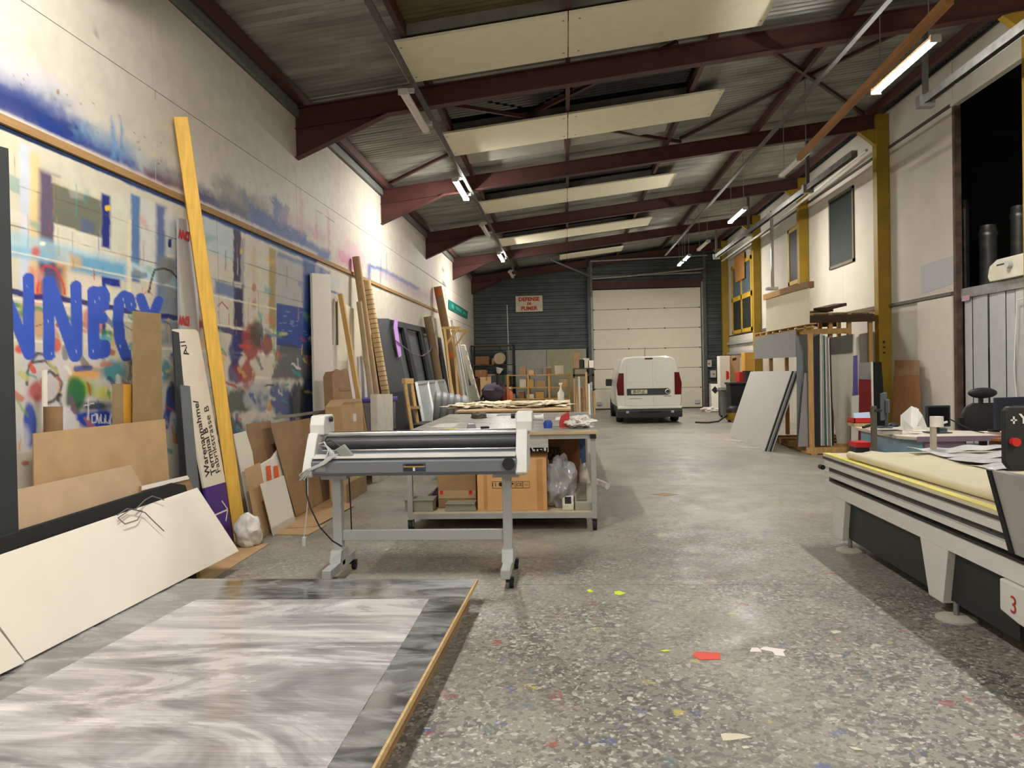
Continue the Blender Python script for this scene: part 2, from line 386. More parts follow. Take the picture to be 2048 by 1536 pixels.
    for x, y, rx, ry, c in ((80, 650, 16, 30, (196, 156, 112)), (45, 700, 22, 14, (206, 60, 50)), (66, 715, 26, 20, (150, 160, 190)), (190, 640, 22, 30, (206, 130, 110)),
                            (215, 690, 30, 22, (90, 170, 170)), (155, 690, 26, 20, (214, 204, 190)), (235, 700, 18, 30, (210, 200, 160)), (112, 690, 10, 16, (204, 90, 60)),
                            (330, 545, 24, 35, (126, 124, 118)), (300, 660, 40, 30, (170, 160, 140)), (390, 650, 14, 26, (172, 36, 34)), (385, 690, 14, 34, (150, 40, 40)),
                            (440, 690, 26, 30, (190, 186, 170)), (505, 690, 24, 44, (150, 44, 40)), (515, 668, 14, 34, (70, 66, 54)), (535, 690, 12, 30, (140, 60, 40)), (470, 700, 16, 40, (40, 40, 110))):
        p.blob(x, y, rx, ry, c, .9, .6, .35)
    for x, y, rx, ry, c in ((420, 760, 50, 40, (206, 200, 190)), (470, 800, 50, 34, (44, 62, 60)), (520, 790, 34, 40, (170, 170, 170)), (560, 800, 40, 50, (46, 70, 130)),
                            (450, 860, 60, 30, (50, 60, 80)), (520, 860, 40, 30, (120, 130, 150)), (590, 730, 40, 30, (180, 184, 190)), (600, 800, 26, 40, (54, 60, 62)), (470, 745, 20, 30, (60, 40, 100)), (495, 745, 26, 30, (150, 40, 40))):
        p.blob(x, y, rx, ry, c, .85, .7, .35)
    # the face and the foliage
    p.poly([(25, 720), (60, 700), (150, 705), (240, 715), (240, 900), (20, 900)], (200, 196, 196), 10, .6, 10)
    p.blob(82, 768, 40, 58, (196, 190, 186), .95, .25, .2)
    p.blob(72, 782, 22, 30, (176, 60, 56), .85, .6, .4)
    for q in ([(55, 770), (58, 735), (75, 708), (108, 712)], [(66, 728), (92, 722), (112, 740)], [(88, 752), (100, 742), (112, 752)], [(92, 806), (108, 800), (118, 788)], [(112, 735), (122, 770), (116, 800)]):
        p.stroke(q, 6, (42, 38, 42), 3, .85, 4)
    p.blob(182, 745, 44, 26, (222, 160, 76), .9, .7, .5); p.blob(222, 745, 34, 30, (52, 140, 150), .9, .7, .4); p.blob(178, 778, 40, 32, (140, 170, 54), .95, .8, .5); p.blob(150, 800, 20, 40, (46, 96, 60), .9, .8, .4)
    p.blob(205, 785, 26, 30, (210, 206, 80), .85, .8, .4); p.blob(160, 790, 16, 34, (50, 110, 70), .9, .7, .4); p.blob(190, 812, 44, 16, (28, 50, 60), .9, .6, .4)
    p.blob(192, 838, 46, 26, (40, 70, 166), 1, .4, .3); p.blob(60, 850, 14, 55, (52, 80, 170), .95, .4, .3); p.blob(130, 840, 24, 30, (216, 212, 214), .9, .5, .3)
    p.blob(330, 740, 12, 30, (40, 130, 140), .8, .5, .4); p.blob(342, 810, 12, 50, (30, 56, 140), .95, .5, .3); p.blob(346, 850, 8, 30, (214, 214, 220), .9, .6, .3); p.blob(40, 880, 24, 36, (196, 196, 200), .8, .5, .4)
    # red outlined doodles
    p.stroke([(75, 585), (78, 550), (92, 530), (112, 538), (126, 565), (130, 588)], 4.5, (200, 66, 50), 1.5, .9, 1.5)
    p.stroke([(436, 612), (444, 604), (456, 618)], 2.5, (170, 40, 40), 1, .9); p.stroke([(436, 622), (436, 645), (450, 648)], 1.2, (170, 60, 50), 1, .8); p.stroke([(458, 628), (458, 650)], 1.5, (170, 60, 50), 1, .8)
    p.stroke([(284, 575), (284, 590), (298, 580), (304, 590)], 1.8, (200, 80, 70), 1, .8); p.stroke([(188, 540), (188, 560)], 1.5, (190, 60, 50), 1, .8); p.stroke([(183, 551), (194, 549)], 1.5, (190, 60, 50), 1, .8)
    p.stroke([(298, 585), (302, 562), (310, 540), (330, 537), (342, 542), (354, 556)], 4, (46, 46, 44), 1.5, .95, 1.5)
    p.blob(85, 487, 9, 6, (236, 228, 204), .95, .6, .3); p.blob(342, 512, 9, 4, (220, 212, 180), .9, .5, .3)
    p.poly([(337, 478), (344, 477), (342, 496), (336, 494)], (34, 38, 110), 1.2); p.poly([(210, 412), (220, 410), (221, 421), (211, 422)], (226, 190, 50), 1.2)
    p.poly([(480, 498), (485, 497), (485, 508), (480, 508)], (206, 190, 60), 1.2)
    # blue cloud-dotted square
    p.poly([(553, 606), (618, 618), (618, 700), (553, 690)], (32, 66, 140), 2); [p.blob(560+R.random()*52, 620+R.random()*50, 4+R.random()*3, 1.5, (130, 160, 190), .7, .6, .5) for _ in range(18)]
    p.poly([(556, 690), (618, 695), (640, 720), (640, 760), (545, 760)], (40, 44, 52), 8, .8, 8)
    # loose dabs, drips and scratches everywhere
    PAL = [(222, 214, 200), (206, 70, 60), (60, 150, 150), (226, 170, 60), (110, 160, 70), (214, 208, 196), (60, 84, 150), (40, 52, 90), (170, 60, 52), (206, 150, 80), (90, 140, 150), (150, 150, 146), (60, 62, 60), (196, 190, 120), (120, 90, 110), (222, 216, 206), (190, 120, 100)]
    for _ in range(190):
        u = R.uniform(0, 640); s = 1-u/1133.; d = R.uniform(330, 720); a = R.uniform(-.6, .6)+1.2*(R.random() < .5); l = R.uniform(8, 34)*s; y0 = top(u)+d*s
        p.stroke([(u, y0), (u+l*math.cos(a), y0+l*math.sin(a)+.3*l)], R.uniform(4, 15)*s, R.choice(PAL), 2.5, R.uniform(.55, .95), 5)
    for _ in range(46):
        u = R.uniform(0, 640); s = 1-u/1133.; d = R.uniform(20, 420); y0 = top(u)+d*s; p.stroke([(u, y0), (u+R.uniform(-2, 2), y0+R.uniform(15, 90)*s)], R.uniform(.8, 2.6), R.choice(PAL), 1.2, R.uniform(.3, .8), 1)
    for _ in range(30):
        u = R.uniform(0, 640); s = 1-u/1133.; d = R.uniform(40, 380); w = R.uniform(10, 40)*s
        p.poly([(u, top(u)+d*s), (u+w, top(u+w)+d*s), (u+w, top(u+w)+(d+R.uniform(8, 40))*s), (u, top(u)+(d+R.uniform(8, 40))*s)], R.choice(PAL[:8]), R.uniform(2, 9), R.uniform(.25, .6), 5)
    for q in ([(20, 640), (60, 655), (110, 640)], [(230, 640), (262, 660), (300, 655)], [(250, 720), (262, 700), (262, 760)], [(256, 770), (264, 720)], [(330, 640), (346, 660), (352, 700)]):
        p.stroke(q, 2.2, (60, 58, 60), 1.5, .7, 3)
    # the big blue letters and the handwritten line
    BL = (58, 88, 186)
    def let(pts, w=19): p.stroke(pts, w+4.5, BL, 1.3, 1.)
    let([(2, 560), (8, 700)], 17); let([(6, 580), (56, 705)], 18); let([(57, 557), (58, 708)])
    let([(97, 563), (98, 710)]); let([(98, 563), (150, 712)], 20); let([(152, 573), (154, 705)])
    let([(186, 584), (188, 708)], 19); let([(186, 584), (206, 583), (210, 592), (208, 612), (188, 622)], 17); let([(188, 640), (206, 636)], 16); let([(188, 709), (210, 705), (210, 690)], 17)
    let([(262, 612), (258, 596), (248, 592), (238, 604), (236, 640), (240, 680), (252, 712)], 18)
    let([(281, 596), (290, 620), (300, 640)], 15); let([(317, 602), (310, 620), (300, 645), (298, 700)], 15)
    WH = (226, 226, 224)
    for x, y in ((54, 570), (96, 640), (150, 600), (103, 705), (152, 700), (190, 602), (186, 700), (246, 597), (240, 690), (262, 606)):
        p.stroke([(x, y), (x+1, y+5)], 1.6, (170, 190, 230), 1, .8)
    p.stroke([(177, 797), (176, 840)], 2.6, WH, 1, .95); p.stroke([(168, 812), (188, 806)], 2.4, WH, 1, .95)
    p.stroke([(192, 828), (184, 832), (184, 845), (192, 845), (194, 828), (198, 846), (202, 830), (202, 845), (209, 846), (211, 830), (212, 845), (218, 846), (222, 828), (219, 862)], 2.4, WH, 1, .95)
    # blue line right under the batten
    p.stroke([(u, batt(u)+13-u*.009) for u in range(-60, 640, 30)], 9, (40, 84, 152), 3, .95, 2)
    # fade the mural out towards the plain white boards
    w = np.clip((690-p.u)/20, 0, 1)
    p.c = keep*(1-w[..., None])+p.c*w[..., None]
def paint_over(p, Y, Z, R):
    def over(u0, u1, d0, d1, rgb, a, soft=14, rag=14):
        p.poly([(u0, batt(u0)-d1), (u1, batt(u1)-d1*.8), (u1, batt(u1)-d0), (u0, batt(u0)-d0)], rgb, soft, a, rag)
    over(-60, 150, 10, 128, (150, 158, 186), .5, 60, 10); over(-60, 120, 12, 104, (52, 70, 128), .8, 50, 10); over(40, 260, 10, 70, (60, 96, 152), .7, 40, 10)
    over(-60, 170, 12, 74, (30, 46, 112), .85, 30, 9); over(80, 270, 10, 44, (28, 54, 126), .9, 24, 8); over(220, 340, 8, 30, (60, 84, 138), .75, 18, 8)
    over(150, 330, 30, 66, (120, 160, 190), .45, 26, 20); over(-60, 120, 90, 150, (196, 196, 206), .45, 34, 20)
    over(222, 232, 20, 105, (104, 146, 190), .75, 7, 4); over(240, 246, 20, 112, (100, 142, 188), .8, 5, 3)
    over(240, 380, 2, 20, (190, 160, 178), .7, 8, 4); over(290, 380, 16, 34, (120, 44, 50), .75, 10, 5); over(300, 420, 14, 52, (96, 84, 104), .55, 22, 12)
    over(380, 500, 10, 44, (56, 54, 110), .9, 16, 10); over(430, 540, 20, 84, (108, 108, 104), .65, 24, 14); over(480, 500, 40, 80, (70, 90, 140), .5, 9, 8)
    over(545, 575, 26, 92, (52, 88, 156), .9, 7, 9); over(500, 612, 8, 50, (44, 78, 148), .9, 10, 9); over(600, 660, 4, 30, (48, 88, 156), .85, 10, 6)
    over(560, 650, 40, 74, (176, 140, 150), .55, 16, 12); over(600, 606, 30, 130, (186, 120, 140), .5, 4, 4); over(630, 635, 40, 110, (190, 110, 140), .5, 4, 4); over(656, 659, 20, 110, (180, 90, 120), .6, 3, 3)
    over(676, 722, 12, 40, (196, 120, 160), .8, 9, 8); over(690, 735, 30, 70, (200, 140, 170), .45, 14, 10)
    p.stroke([(738, 600), (738, 530), (765, 540), (835, 577)], 7, (56, 90, 156), 6, .85, 3); p.stroke([(760, 590), (762, 520)], 2, (60, 80, 130), 2, .7); p.stroke([(773, 560), (773, 505)], 2, (90, 130, 160), 2, .6)
    p.stroke([(765, 548), (835, 584), (870, 600)], 14, (170, 140, 165), 10, .5, 3)
    p.stroke([(820, 524), (895, 575)], 1.6, (50, 48, 44), 1, .9); p.stroke([(883, 520), (886, 560), (898, 640)], 1.2, (70, 66, 60), 1, .8); p.stroke([(883, 520), (892, 575)], 1.2, (70, 66, 60), 1, .8)
    for k in range(46):
        x = R.uniform(-20, 330); y = batt(x)-R.uniform(50, 120); p.blob(x, y, R.uniform(1, 4), R.uniform(1, 2.5), R.choice([(96, 80, 62), (120, 96, 66), (70, 62, 54)]), .7, .7, .5)
    p.blob(116, 184, 5, 11, (150, 116, 70), .9, .6, .4)
    p.stroke([(u, batt(u)-14+u*.012) for u in range(-60, 640, 30)], 11, (206, 198, 190), 5, .8, 2); p.stroke([(u, batt(u)-9+u*.01) for u in range(240, 400, 20)], 6, (186, 150, 168), 5, .6, 2)
    for k in range(14):
        x = R.uniform(430, 650); y = batt(x)-R.uniform(15, 110); p.blob(x, y, R.uniform(1, 3), R.uniform(1, 3), R.choice([(200, 196, 186), (130, 96, 70), (80, 70, 66)]), .6, .7, .5)
    p.stroke([(633, 421), (645, 428)], 1.4, (60, 54, 50), 1, .8); p.stroke([(650, 432), (668, 444)], 1.6, (60, 54, 50), 1, .8)
    p.stroke([(192, 0), (194, 40), (190, 85)], 1.6, (96, 88, 78), 1.4, .7, 1); p.stroke([(304, 0), (311, 200)], 1.4, (110, 102, 92), 1.5, .7)
def paint_board(parent, y0, y1, z0, z1, ny, nz, name='wall_panel', kind=None, x=XL, th=.03):
    ys = 1/np.linspace(1/max(y0, 3.), 1/y1, ny+1) if y0 >= 3 else np.linspace(y0, y1, ny+1)
    zs = np.linspace(z0, z1, nz+1)
    Yg, Zg = np.meshgrid(ys, zs, indexing='ij'); c = make_paint(Yg, Zg).reshape(-1, 3)
    nv = (ny+1)*(nz+1); v = np.stack([np.full(nv, x), Yg.ravel(), Zg.ravel()], -1)
    i, j = np.meshgrid(np.arange(ny), np.arange(nz), indexing='ij'); a = (i*(nz+1)+j).ravel()
    q = np.stack([a, a+nz+1, a+nz+2, a+1], -1)
    # back of the board
    vb = [(x-th, y0, z0), (x-th, y1, z0), (x-th, y1, z1), (x-th, y0, z1)]
    c0, c1, c2, c3 = 0, ny*(nz+1), ny*(nz+1)+nz, nz
    rim = [(nv, nv+3, nv+2, nv+1), (c0, c1, nv+1, nv), (c1, c2, nv+2, nv+1), (c2, c3, nv+3, nv+2), (c3, c0, nv, nv+3)]
    me = bpy.data.meshes.new(name); me.from_pydata(np.concatenate([v, np.array(vb)]).tolist(), [], q[:, ::-1].tolist()+rim)
    at = me.color_attributes.new('paint', 'FLOAT_COLOR', 'POINT')
    cc = np.ones((nv+4, 4)); cc[:nv, :3] = c; cc[nv:, :3] = lin((150, 140, 120)); at.data.foreach_set('color', cc.ravel())
    me.materials.append(m_paint); o = bpy.data.objects.new(name, me); COL.objects.link(o)
    if parent is not None: o.parent = parent
    ORI[o] = Vector((0, 0, 0))
    if kind: o['kind'] = kind
    return o
m_behind = M('wall_core', (70, 66, 60), .9)
wl = build(MB().box(XL-.25, XL-.035, YF, YB+.2, 0, 5.3), 'wall_left', m_behind, kind='structure')
wl.location = (0, 0, 0)
me = wl.data
for v in me.vertices: v.co += ORI[wl]
ORI[wl] = Vector((0, 0, 0))
# upper white boards (joints measured on the wall), lower mural boards
for y0, y1, n in ((3.0, 6.27, 300), (6.27, 9.7, 150), (9.7, 13.3, 90), (13.3, 17.5, 60), (17.5, 22, 40), (22, 28.5, 40)):
    paint_board(wl, y0+.003, y1-.003, 4.083, 4.985, max(8, n//3), 30)
    paint_board(wl, y0+.003, y1-.003, 3.21, 4.077, n, 80)
for y0, y1 in ((YF, -2.), (-2, 3.)):
    for z0, z1 in ((0, 3.2), (3.21, 4.077), (4.083, 4.985)): paint_board(wl, y0+.003, y1-.003, z0+.003, z1, 2, 2)
for y0, y1, n, nz in ((3.0, 7.39, 420, 360), (7.39, 12.2, 300, 280), (12.2, 20.0, 60, 60), (20, 28.5, 20, 20)):
    paint_board(wl, y0+.003, y1-.003, .006, 3.2, n, nz)
# timber batten over the joint
m_batten = M('raw_timber_batten', (160, 126, 82), .8, var=.2, scale=6, stretch=(1, .3, 4))
tb = build(MB().box(XL+.001, XL+.03, 3.0, 20.4, 3.205, 3.262), 'trim_1', m_batten, kind='structure')

# ---- right wall: insulated white panels with joints
mwr = M('right_wall_core', (84, 80, 72), .9)
wr = build(MB().box(XR+.03, XR+.09, 11.95, YB+.2, 0, 6.2).box(XR+.03, XR+.09, YF, 11.95, 5.5, 6.2).box(XR+.03, XR+.09, YF, 5.6, 0, 5.5), 'wall_right', mwr, kind='structure')
ys = [11.98, 14.3, 16.6, 18.9, 21.15, 23.4, 25.9, 28.5]
for a, bb in zip(ys[:-1], ys[1:]):
    for z0, z1 in ((.0, 2.6), (2.64, 5.46), (5.50, 6.16)):
        build(MB().box(XR, XR+.03, a+.003, bb-.003, z0+.003, z1-.003), 'wall_panel', m_wallpan, wr)
for a, bb in ((YF, -2.), (-2., 5.6)):
    build(MB().box(XR, XR+.03, a+.003, bb-.003, 0.003, 5.49), 'wall_panel', m_wallpan, wr)
for a, bb in ((YF, 5.6), (5.6, 9.75), (9.75, 11.97)):
    build(MB().box(XR, XR+.03, a+.003, bb-.003, 5.50, 6.15), 'wall_panel', m_wallpan, wr)
# the room beyond the big opening is dark: plain walls and a ceiling
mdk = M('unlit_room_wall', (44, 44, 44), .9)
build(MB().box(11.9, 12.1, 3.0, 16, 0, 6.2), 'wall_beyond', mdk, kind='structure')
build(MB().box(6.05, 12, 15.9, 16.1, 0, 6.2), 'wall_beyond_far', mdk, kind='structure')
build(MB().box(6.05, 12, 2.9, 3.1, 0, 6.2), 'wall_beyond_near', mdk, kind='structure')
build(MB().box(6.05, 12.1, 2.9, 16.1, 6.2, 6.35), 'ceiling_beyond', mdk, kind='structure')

# ---- front wall behind the viewer (closes the hall)
build(MB().box(XL-.25, XR+.3, YF-.2, YF, 0, 6.4), 'wall_front', m_wallpan, kind='structure')

# ---- back wall: dark ribbed cladding
mclad = M('dark_ribbed_cladding', (74, 80, 78), .5, .3, var=.25, scale=3)
def ribbed(x0, x1, z0, z1, y, per=.25, amp=.035):
    v = []; z = z0; prof = []
    while z < z1: 
        for dz, dy in ((0, 0), (.30, 0), (.38, amp), (.92, amp)): prof.append((z+dz*per, y-dy))
        z += per
    prof = [p for p in prof if p[0] <= z1]+[(z1, y)]
    for zz, yy in prof: v += [(x0, yy, zz), (x1, yy, zz)]
    return v, [(2*i, 2*i+1, 2*i+3, 2*i+2) for i in range(len(prof)-1)]
mb = MB()
for x0, x1, z0, z1 in ((XL, .95, 0, 5.75), (5.1, XR, 0, 6.2), (.95, 5.1, 4.62, 6.2)): mb.add(*ribbed(x0, x1, z0, z1, YB))
mb.box(XL-.25, XR+.3, YB+.04, YB+.2, 0, 6.4)
build(mb, 'wall_back', mclad, kind='structure')
# sectional door
mdoor = M('cream_door_panel', (212, 206, 186), .5, var=.03)
d1 = thing('door_1', None, None, (3.03, YB, 0), kind='structure')
hz = 4.47/6
for i in range(6):
    p = build(MB().box(1.03, 5.03, YB-.07, YB-.02, i*hz+.03+.006, (i+1)*hz+.03-.006), 'door_panel', mdoor, d1, bevel=.008)
    if i:
        for x in (1.06, 2.35, 3.7, 4.98): build(MB().box(x-.025, x+.025, YB-.085, YB-.07, i*hz+.01, i*hz+.05), 'hinge', m_dark, p)
build(MB().box(1.03, 5.03, YB-.09, YB-.02, 0, .034), 'bottom_seal', m_rubber, d1)
for x in (.96, 5.05): build(MB().box(x, x+.06, YB-.16, YB-.02, 0, 4.7), 'guide_rail', m_galv, d1)
for x in (1.22, 4.85): build(MB().box(x-.09, x+.09, YB-.13, YB-.07, .18, .30), 'lift_handle', m_lgray, d1)
build(MB().box(.95, 5.12, YB-.14, YB-.02, 4.53, 4.80), 'lintel', m_red, d1)
build(MB().cyl((.98, YB-.3, 4.98), (5.05, YB-.3, 5.02), .035), 'torsion_shaft', m_galv, d1)
for x in (.9, 5.16):
    build(MB().box(x-.06, x+.06, YB-.2, YB-.04, 0, 5.75 if x < 2 else 6.1), 'trim_door_post', M('door_post', (84, 86, 82), .5, .4), kind='structure')

# ---- roof: corrugated sheets on red purlins
mroof = M('dirty_galvanised_roof', (150, 150, 142), .45, .45, var=.4, scale=1.6, stretch=(.6, 3, 1))
mroof2 = M('dull_roof_sheet', (126, 126, 118), .6, .25, var=.3, scale=1.6, stretch=(.6, 3, 1))
def corr(y0, y1, x0, x1, per=.115, amp=.02):
    n = max(2, int((y1-y0)/per*6)); v = []
    for i in range(n+1):
        y = y0+(y1-y0)*i/n; h = amp*math.sin(2*math.pi*y/per)
        v += [(x0, y, zr(x0)+.16+h), (x1, y, zr(x1)+.16+h)]
    return v, [(2*i, 2*i+1, 2*i+3, 2*i+2) for i in range(n)]
ceil = build(MB().add([(XL-.3, YF, zr(XL)+.3), (XR+.3, YF, zr(XR)+.36), (XR+.3, YB+.3, zr(XR)+.36), (XL-.3, YB+.3, zr(XL)+.3)], [(0, 1, 2, 3)]).add([(XL-.3, YF, zr(XL)+.4), (XR+.3, YF, zr(XR)+.46), (XR+.3, YB+.3, zr(XR)+.46), (XL-.3, YB+.3, zr(XL)+.4)], [(3, 2, 1, 0)]),
             'ceiling', m_black, kind='structure')
SK = [(6.9, 8.3), (10.25, 11.75), (15.4, 16.5), (20.2, 21.4), (24.9, 26.0)]     # skylight strips
bays = [YF, -4, .55]+FY+[YB]
for a, bb in zip(bays[:-1], bays[1:]):
    if bb-a < .3: continue
    build(MB().add(*corr(a, bb, XL-.1, -1.7)), 'roof_sheet', mroof, ceil)
    build(MB().add(*corr(a, bb, 1.95, XR+.1)), 'roof_sheet', mroof, ceil)
    sk = [s for s in SK if a < s[0] < bb]
    for q0, q1 in ([(a, sk[0][0]), (sk[0][1], bb)] if sk else [(a, bb)]):
        build(MB().add(*corr(q0, q1, -1.7, 1.95)), 'roof_sheet', mroof, ceil)
mglassn = M('night_skylight', (10, 14, 15), .15, var=.1, spec=.5); mpoly = M('yellowed_skylight', (88, 78, 40), .35, var=.3, scale=3)
for i, (a, bb) in enumerate(SK):
    w = thing('window_%d' % (i+1), None, None, (.1, (a+bb)/2, zr(.1)), kind='structure')
    for x0, x1 in ((-1.7, .07), (.13, 1.95)):
        build(MB().add(*corr(a, bb, x0, x1, .1, .012)), 'skylight_sheet', mpoly if i == 0 else mglassn, w)
    for y in (a, bb): build(MB().slab([(-1.72, y-.02, zr(-1.7)+.02), (1.95, y-.02, zr(1.95)+.02), (1.95, y-.02, zr(1.95)+.16), (-1.72, y-.02, zr(-1.7)+.16)], (0, 1, 0), .03), 'kerb', M('kerb_grey', (120, 118, 110), .7), w)
# ------------------------------------------------------------------ steelwork
ordn = ['nearest', 'second', 'third', 'fourth', 'fifth', 'farthest']
def beam(y, lab):
    t = thing('roof_beam', lab, 'beam', (0, y, 4.4), group='red oxide portal rafters')
    x1 = 5.74; d = .27
    def sl(xa, xb, o0, o1, y0, y1):
        return MB().add([(xa, y0, zr(xa)+o0), (xb, y0, zr(xb)+o0), (xb, y1, zr(xb)+o0), (xa, y1, zr(xa)+o0), (xa, y0, zr(xa)+o1), (xb, y0, zr(xb)+o1), (xb, y1, zr(xb)+o1), (xa, y1, zr(xa)+o1)],
                        [(3, 2, 1, 0), (4, 5, 6, 7), (0, 1, 5, 4), (1, 2, 6, 5), (2, 3, 7, 6), (3, 0, 4, 7)])
    build(sl(XL, x1, -d, 0, y-.005, y+.005), 'web', m_red, t)
    build(sl(XL, x1, -.012, 0, y-.07, y+.07), 'top_flange', m_red, t)
    build(sl(-2.25, x1, -d, -d+.012, y-.07, y+.07), 'bottom_flange', m_red, t)
    xa, xb = XL, -2.25; za, zb = 4.44, zr(xb)-d
    h = build(MB().prism([(xa, za), (xb, zb), (xb, zb+.02), (xa, zr(xa)-d+.02)], 'y', y-.005, y+.005), 'haunch_web', m_red, t)
    build(MB().slab([(xa, y-.07, za), (xb, y-.07, zb), (xb, y+.07, zb), (xa, y+.07, za)], (0, 0, 1), .012), 'haunch_flange', m_red, t)
    build(sl(XL, -2.4, -d-.004, -d+.008, y-.05, y+.05), 'stiffener', m_red, t)
    return t
labs = ['dark red roof rafter above and behind the foreground, out over the pallet', 'nearest dark red roof rafter in full view with deep tapered haunch', 'second dark red roof rafter, just behind the second white ceiling board', 'third dark red roof rafter between the second and third lit lamps', 'fourth dark red roof rafter beside the small far lit tube', 'farthest dark red roof rafter just in front of the ribbed back wall']
for y, l in zip(FY, labs): beam(y, l)
PX = [-3.38, -1.72, .1, 1.95, 3.6]
pl = ['dark red purlin along the top of the left wall', 'dark red purlin at the left ends of the white ceiling boards', 'dark red purlin along the middle of the white ceiling boards', 'dark red purlin at the right ends of the white ceiling boards', 'dark red purlin running right of the white ceiling boards']
for x, l in zip(PX, pl):
    build(MB().slab([(x-.03, YF+.1, zr(x)), (x+.03, YF+.1, zr(x)), (x+.03, YB-.05, zr(x)), (x-.03, YB-.05, zr(x))], (0, 0, 1), .14), 'roof_purlin', m_red, label=l, cat='purlin', group='roof purlins')
build(MB().box(XL-.02, XL+.05, YF+.1, YB-.05, 4.995, 5.20), 'eaves_beam', M('grey_eaves_beam', (116, 118, 114), .55, .3), label='grey steel eaves beam lying on top of the left wall', cat='beam')
build(MB().box(5.62, 5.70, YF+.1, YB-.1, zr(5.6)-.02, zr(5.6)+.12), 'roof_purlin', m_red, label='dark red purlin along the top of the right wall', cat='purlin', group='roof purlins')
# wind bracing in the second bay
def brace(x0, x1, y0, y1, l):
    build(MB().bar((x0, y0, zr(x0)+(.03 if x1 > x0 else .09)), (x1, y1, zr(x1)+(.03 if x1 > x0 else .09)), .05, .05), 'wind_brace', m_red, label=l, cat='brace', group='diagonal wind braces')
brace(-2.3, 2.2, 9.82, 14.22, 'dark red diagonal brace starting beside the unlit tube lamp, running behind the white board')
brace(1.5, -3.3, 9.82, 14.22, 'dark red diagonal brace crossing under the black skylight to the left wall')
brace(2.4, 5.5, 9.82, 14.22, 'dark red diagonal brace on the right sloping down towards the yellow column')
brace(5.2, 2.2, 9.82, 14.22, 'dark red diagonal brace on the right crossing the other one')
# yellow columns against the right wall
cl = ['yellow steel column at the right picture edge before the black opening', 'yellow steel column beside the grey louvre window, tallest in view', 'yellow steel column behind the vertical bright pipe rail, third along the wall', 'yellow steel column at the near side of the big yellow window', 'yellow steel column in the far right corner']
for y, l in zip(FY[1:], cl):
    t = thing('steel_column', l, 'column', (5.83, y, 0), group='yellow steel columns')
    build(MB().box(5.72, 5.735, y-.09, y+.09, 0, 6.1), 'inner_flange', m_yellow, t)
    build(MB().box(5.925, 5.94, y-.09, y+.09, 0, 6.1), 'outer_flange', m_yellow, t)
    build(MB().box(5.735, 5.925, y-.088, y-.07, 0, 6.1), 'web', m_yellow, t)
    build(MB().prism([(5.72, 5.55), (5.72, 5.86), (5.42, 5.80)], 'y', y-.06, y+.06), 'knee_bracket', m_yellow, t)
    build(MB().box(5.66, 5.945, y-.13, y+.13, 0, .02), 'base_plate', m_yellow, t)
    for k in range(3): build(MB().cyl((5.80, y-.1, 1.75+.1*k), (5.80, y-.13, 1.75+.1*k), .016, n=8), 'bolt', m_dark, t)
# white boards slung under the skylights
bl = ['widest white ceiling board hung nearest the camera', 'second white ceiling board under the black skylight', 'third white ceiling board along the hall roof', 'fourth white ceiling board along the hall roof', 'short white ceiling board farthest away near the back wall']
for (y0, y1), l, xs in zip([(8.25, 9.4), (11.5, 12.7), (16.3, 17.5), (21.0, 22.2), (25.6, 26.6)], bl, [(-1.9, 2.45)]*4+[(-.15, 2.0)]):
    xm = .1; t = thing('ceiling_board', l, 'ceiling panel', (xm, y0, zr(xm)-.06), group='white boards under the skylights')
    for a, c in ((xs[0], xm-.006), (xm+.006, xs[1])):
        q = build(MB().slab([(a, y0, zr(a)-.05), (c, y0, zr(c)-.05), (c, y1, zr(c)-.05), (a, y1, zr(a)-.05)], (0, 0, 1), .03), 'board', M('white_ceiling_board', (232, 224, 200), .7, var=.04), t)
        for x in (a+.12, c-.05):
            for y in (y0+.15, y1-.15):
                if c-a > .4: build(MB().cyl((x, y, zr(x)-.054), (x, y, zr(x)-.048), .014, n=8), 'screw', m_galv, q)
    for x in (max(xs[0]+.17, -1.72), xm, min(xs[1]-.3, 1.95)): build(MB().box(x-.012, x+.012, y0+.25, y1-.25, zr(x)-.022, zr(x)), 'hanger_strip', m_galv, t)
# grey cover boards lying at the skylight edges
for i, (x0, x1, y0, y1, dz, l) in enumerate([(-1.66, .05, 8.3, 8.9, .10, 'grey cover board above the nearest white ceiling board, left half'), (-1.66, .04, 12.8, 13.5, .06, 'grey cover board behind the second white ceiling board, left half'), (.16, 1.8, 12.75, 13.35, .06, 'grey torn cover board behind the second white ceiling board, right half')]):
    build(MB().slab([(x0, y0, zr(x0)+dz), (x1, y0, zr(x1)+dz), (x1, y1, zr(x1)+dz-.05), (x0, y1, zr(x0)+dz-.05)], (0, 0, 1), .01), 'cover_board', M('grey_cover_board', (150, 148, 140), .7), label=l, cat='board')

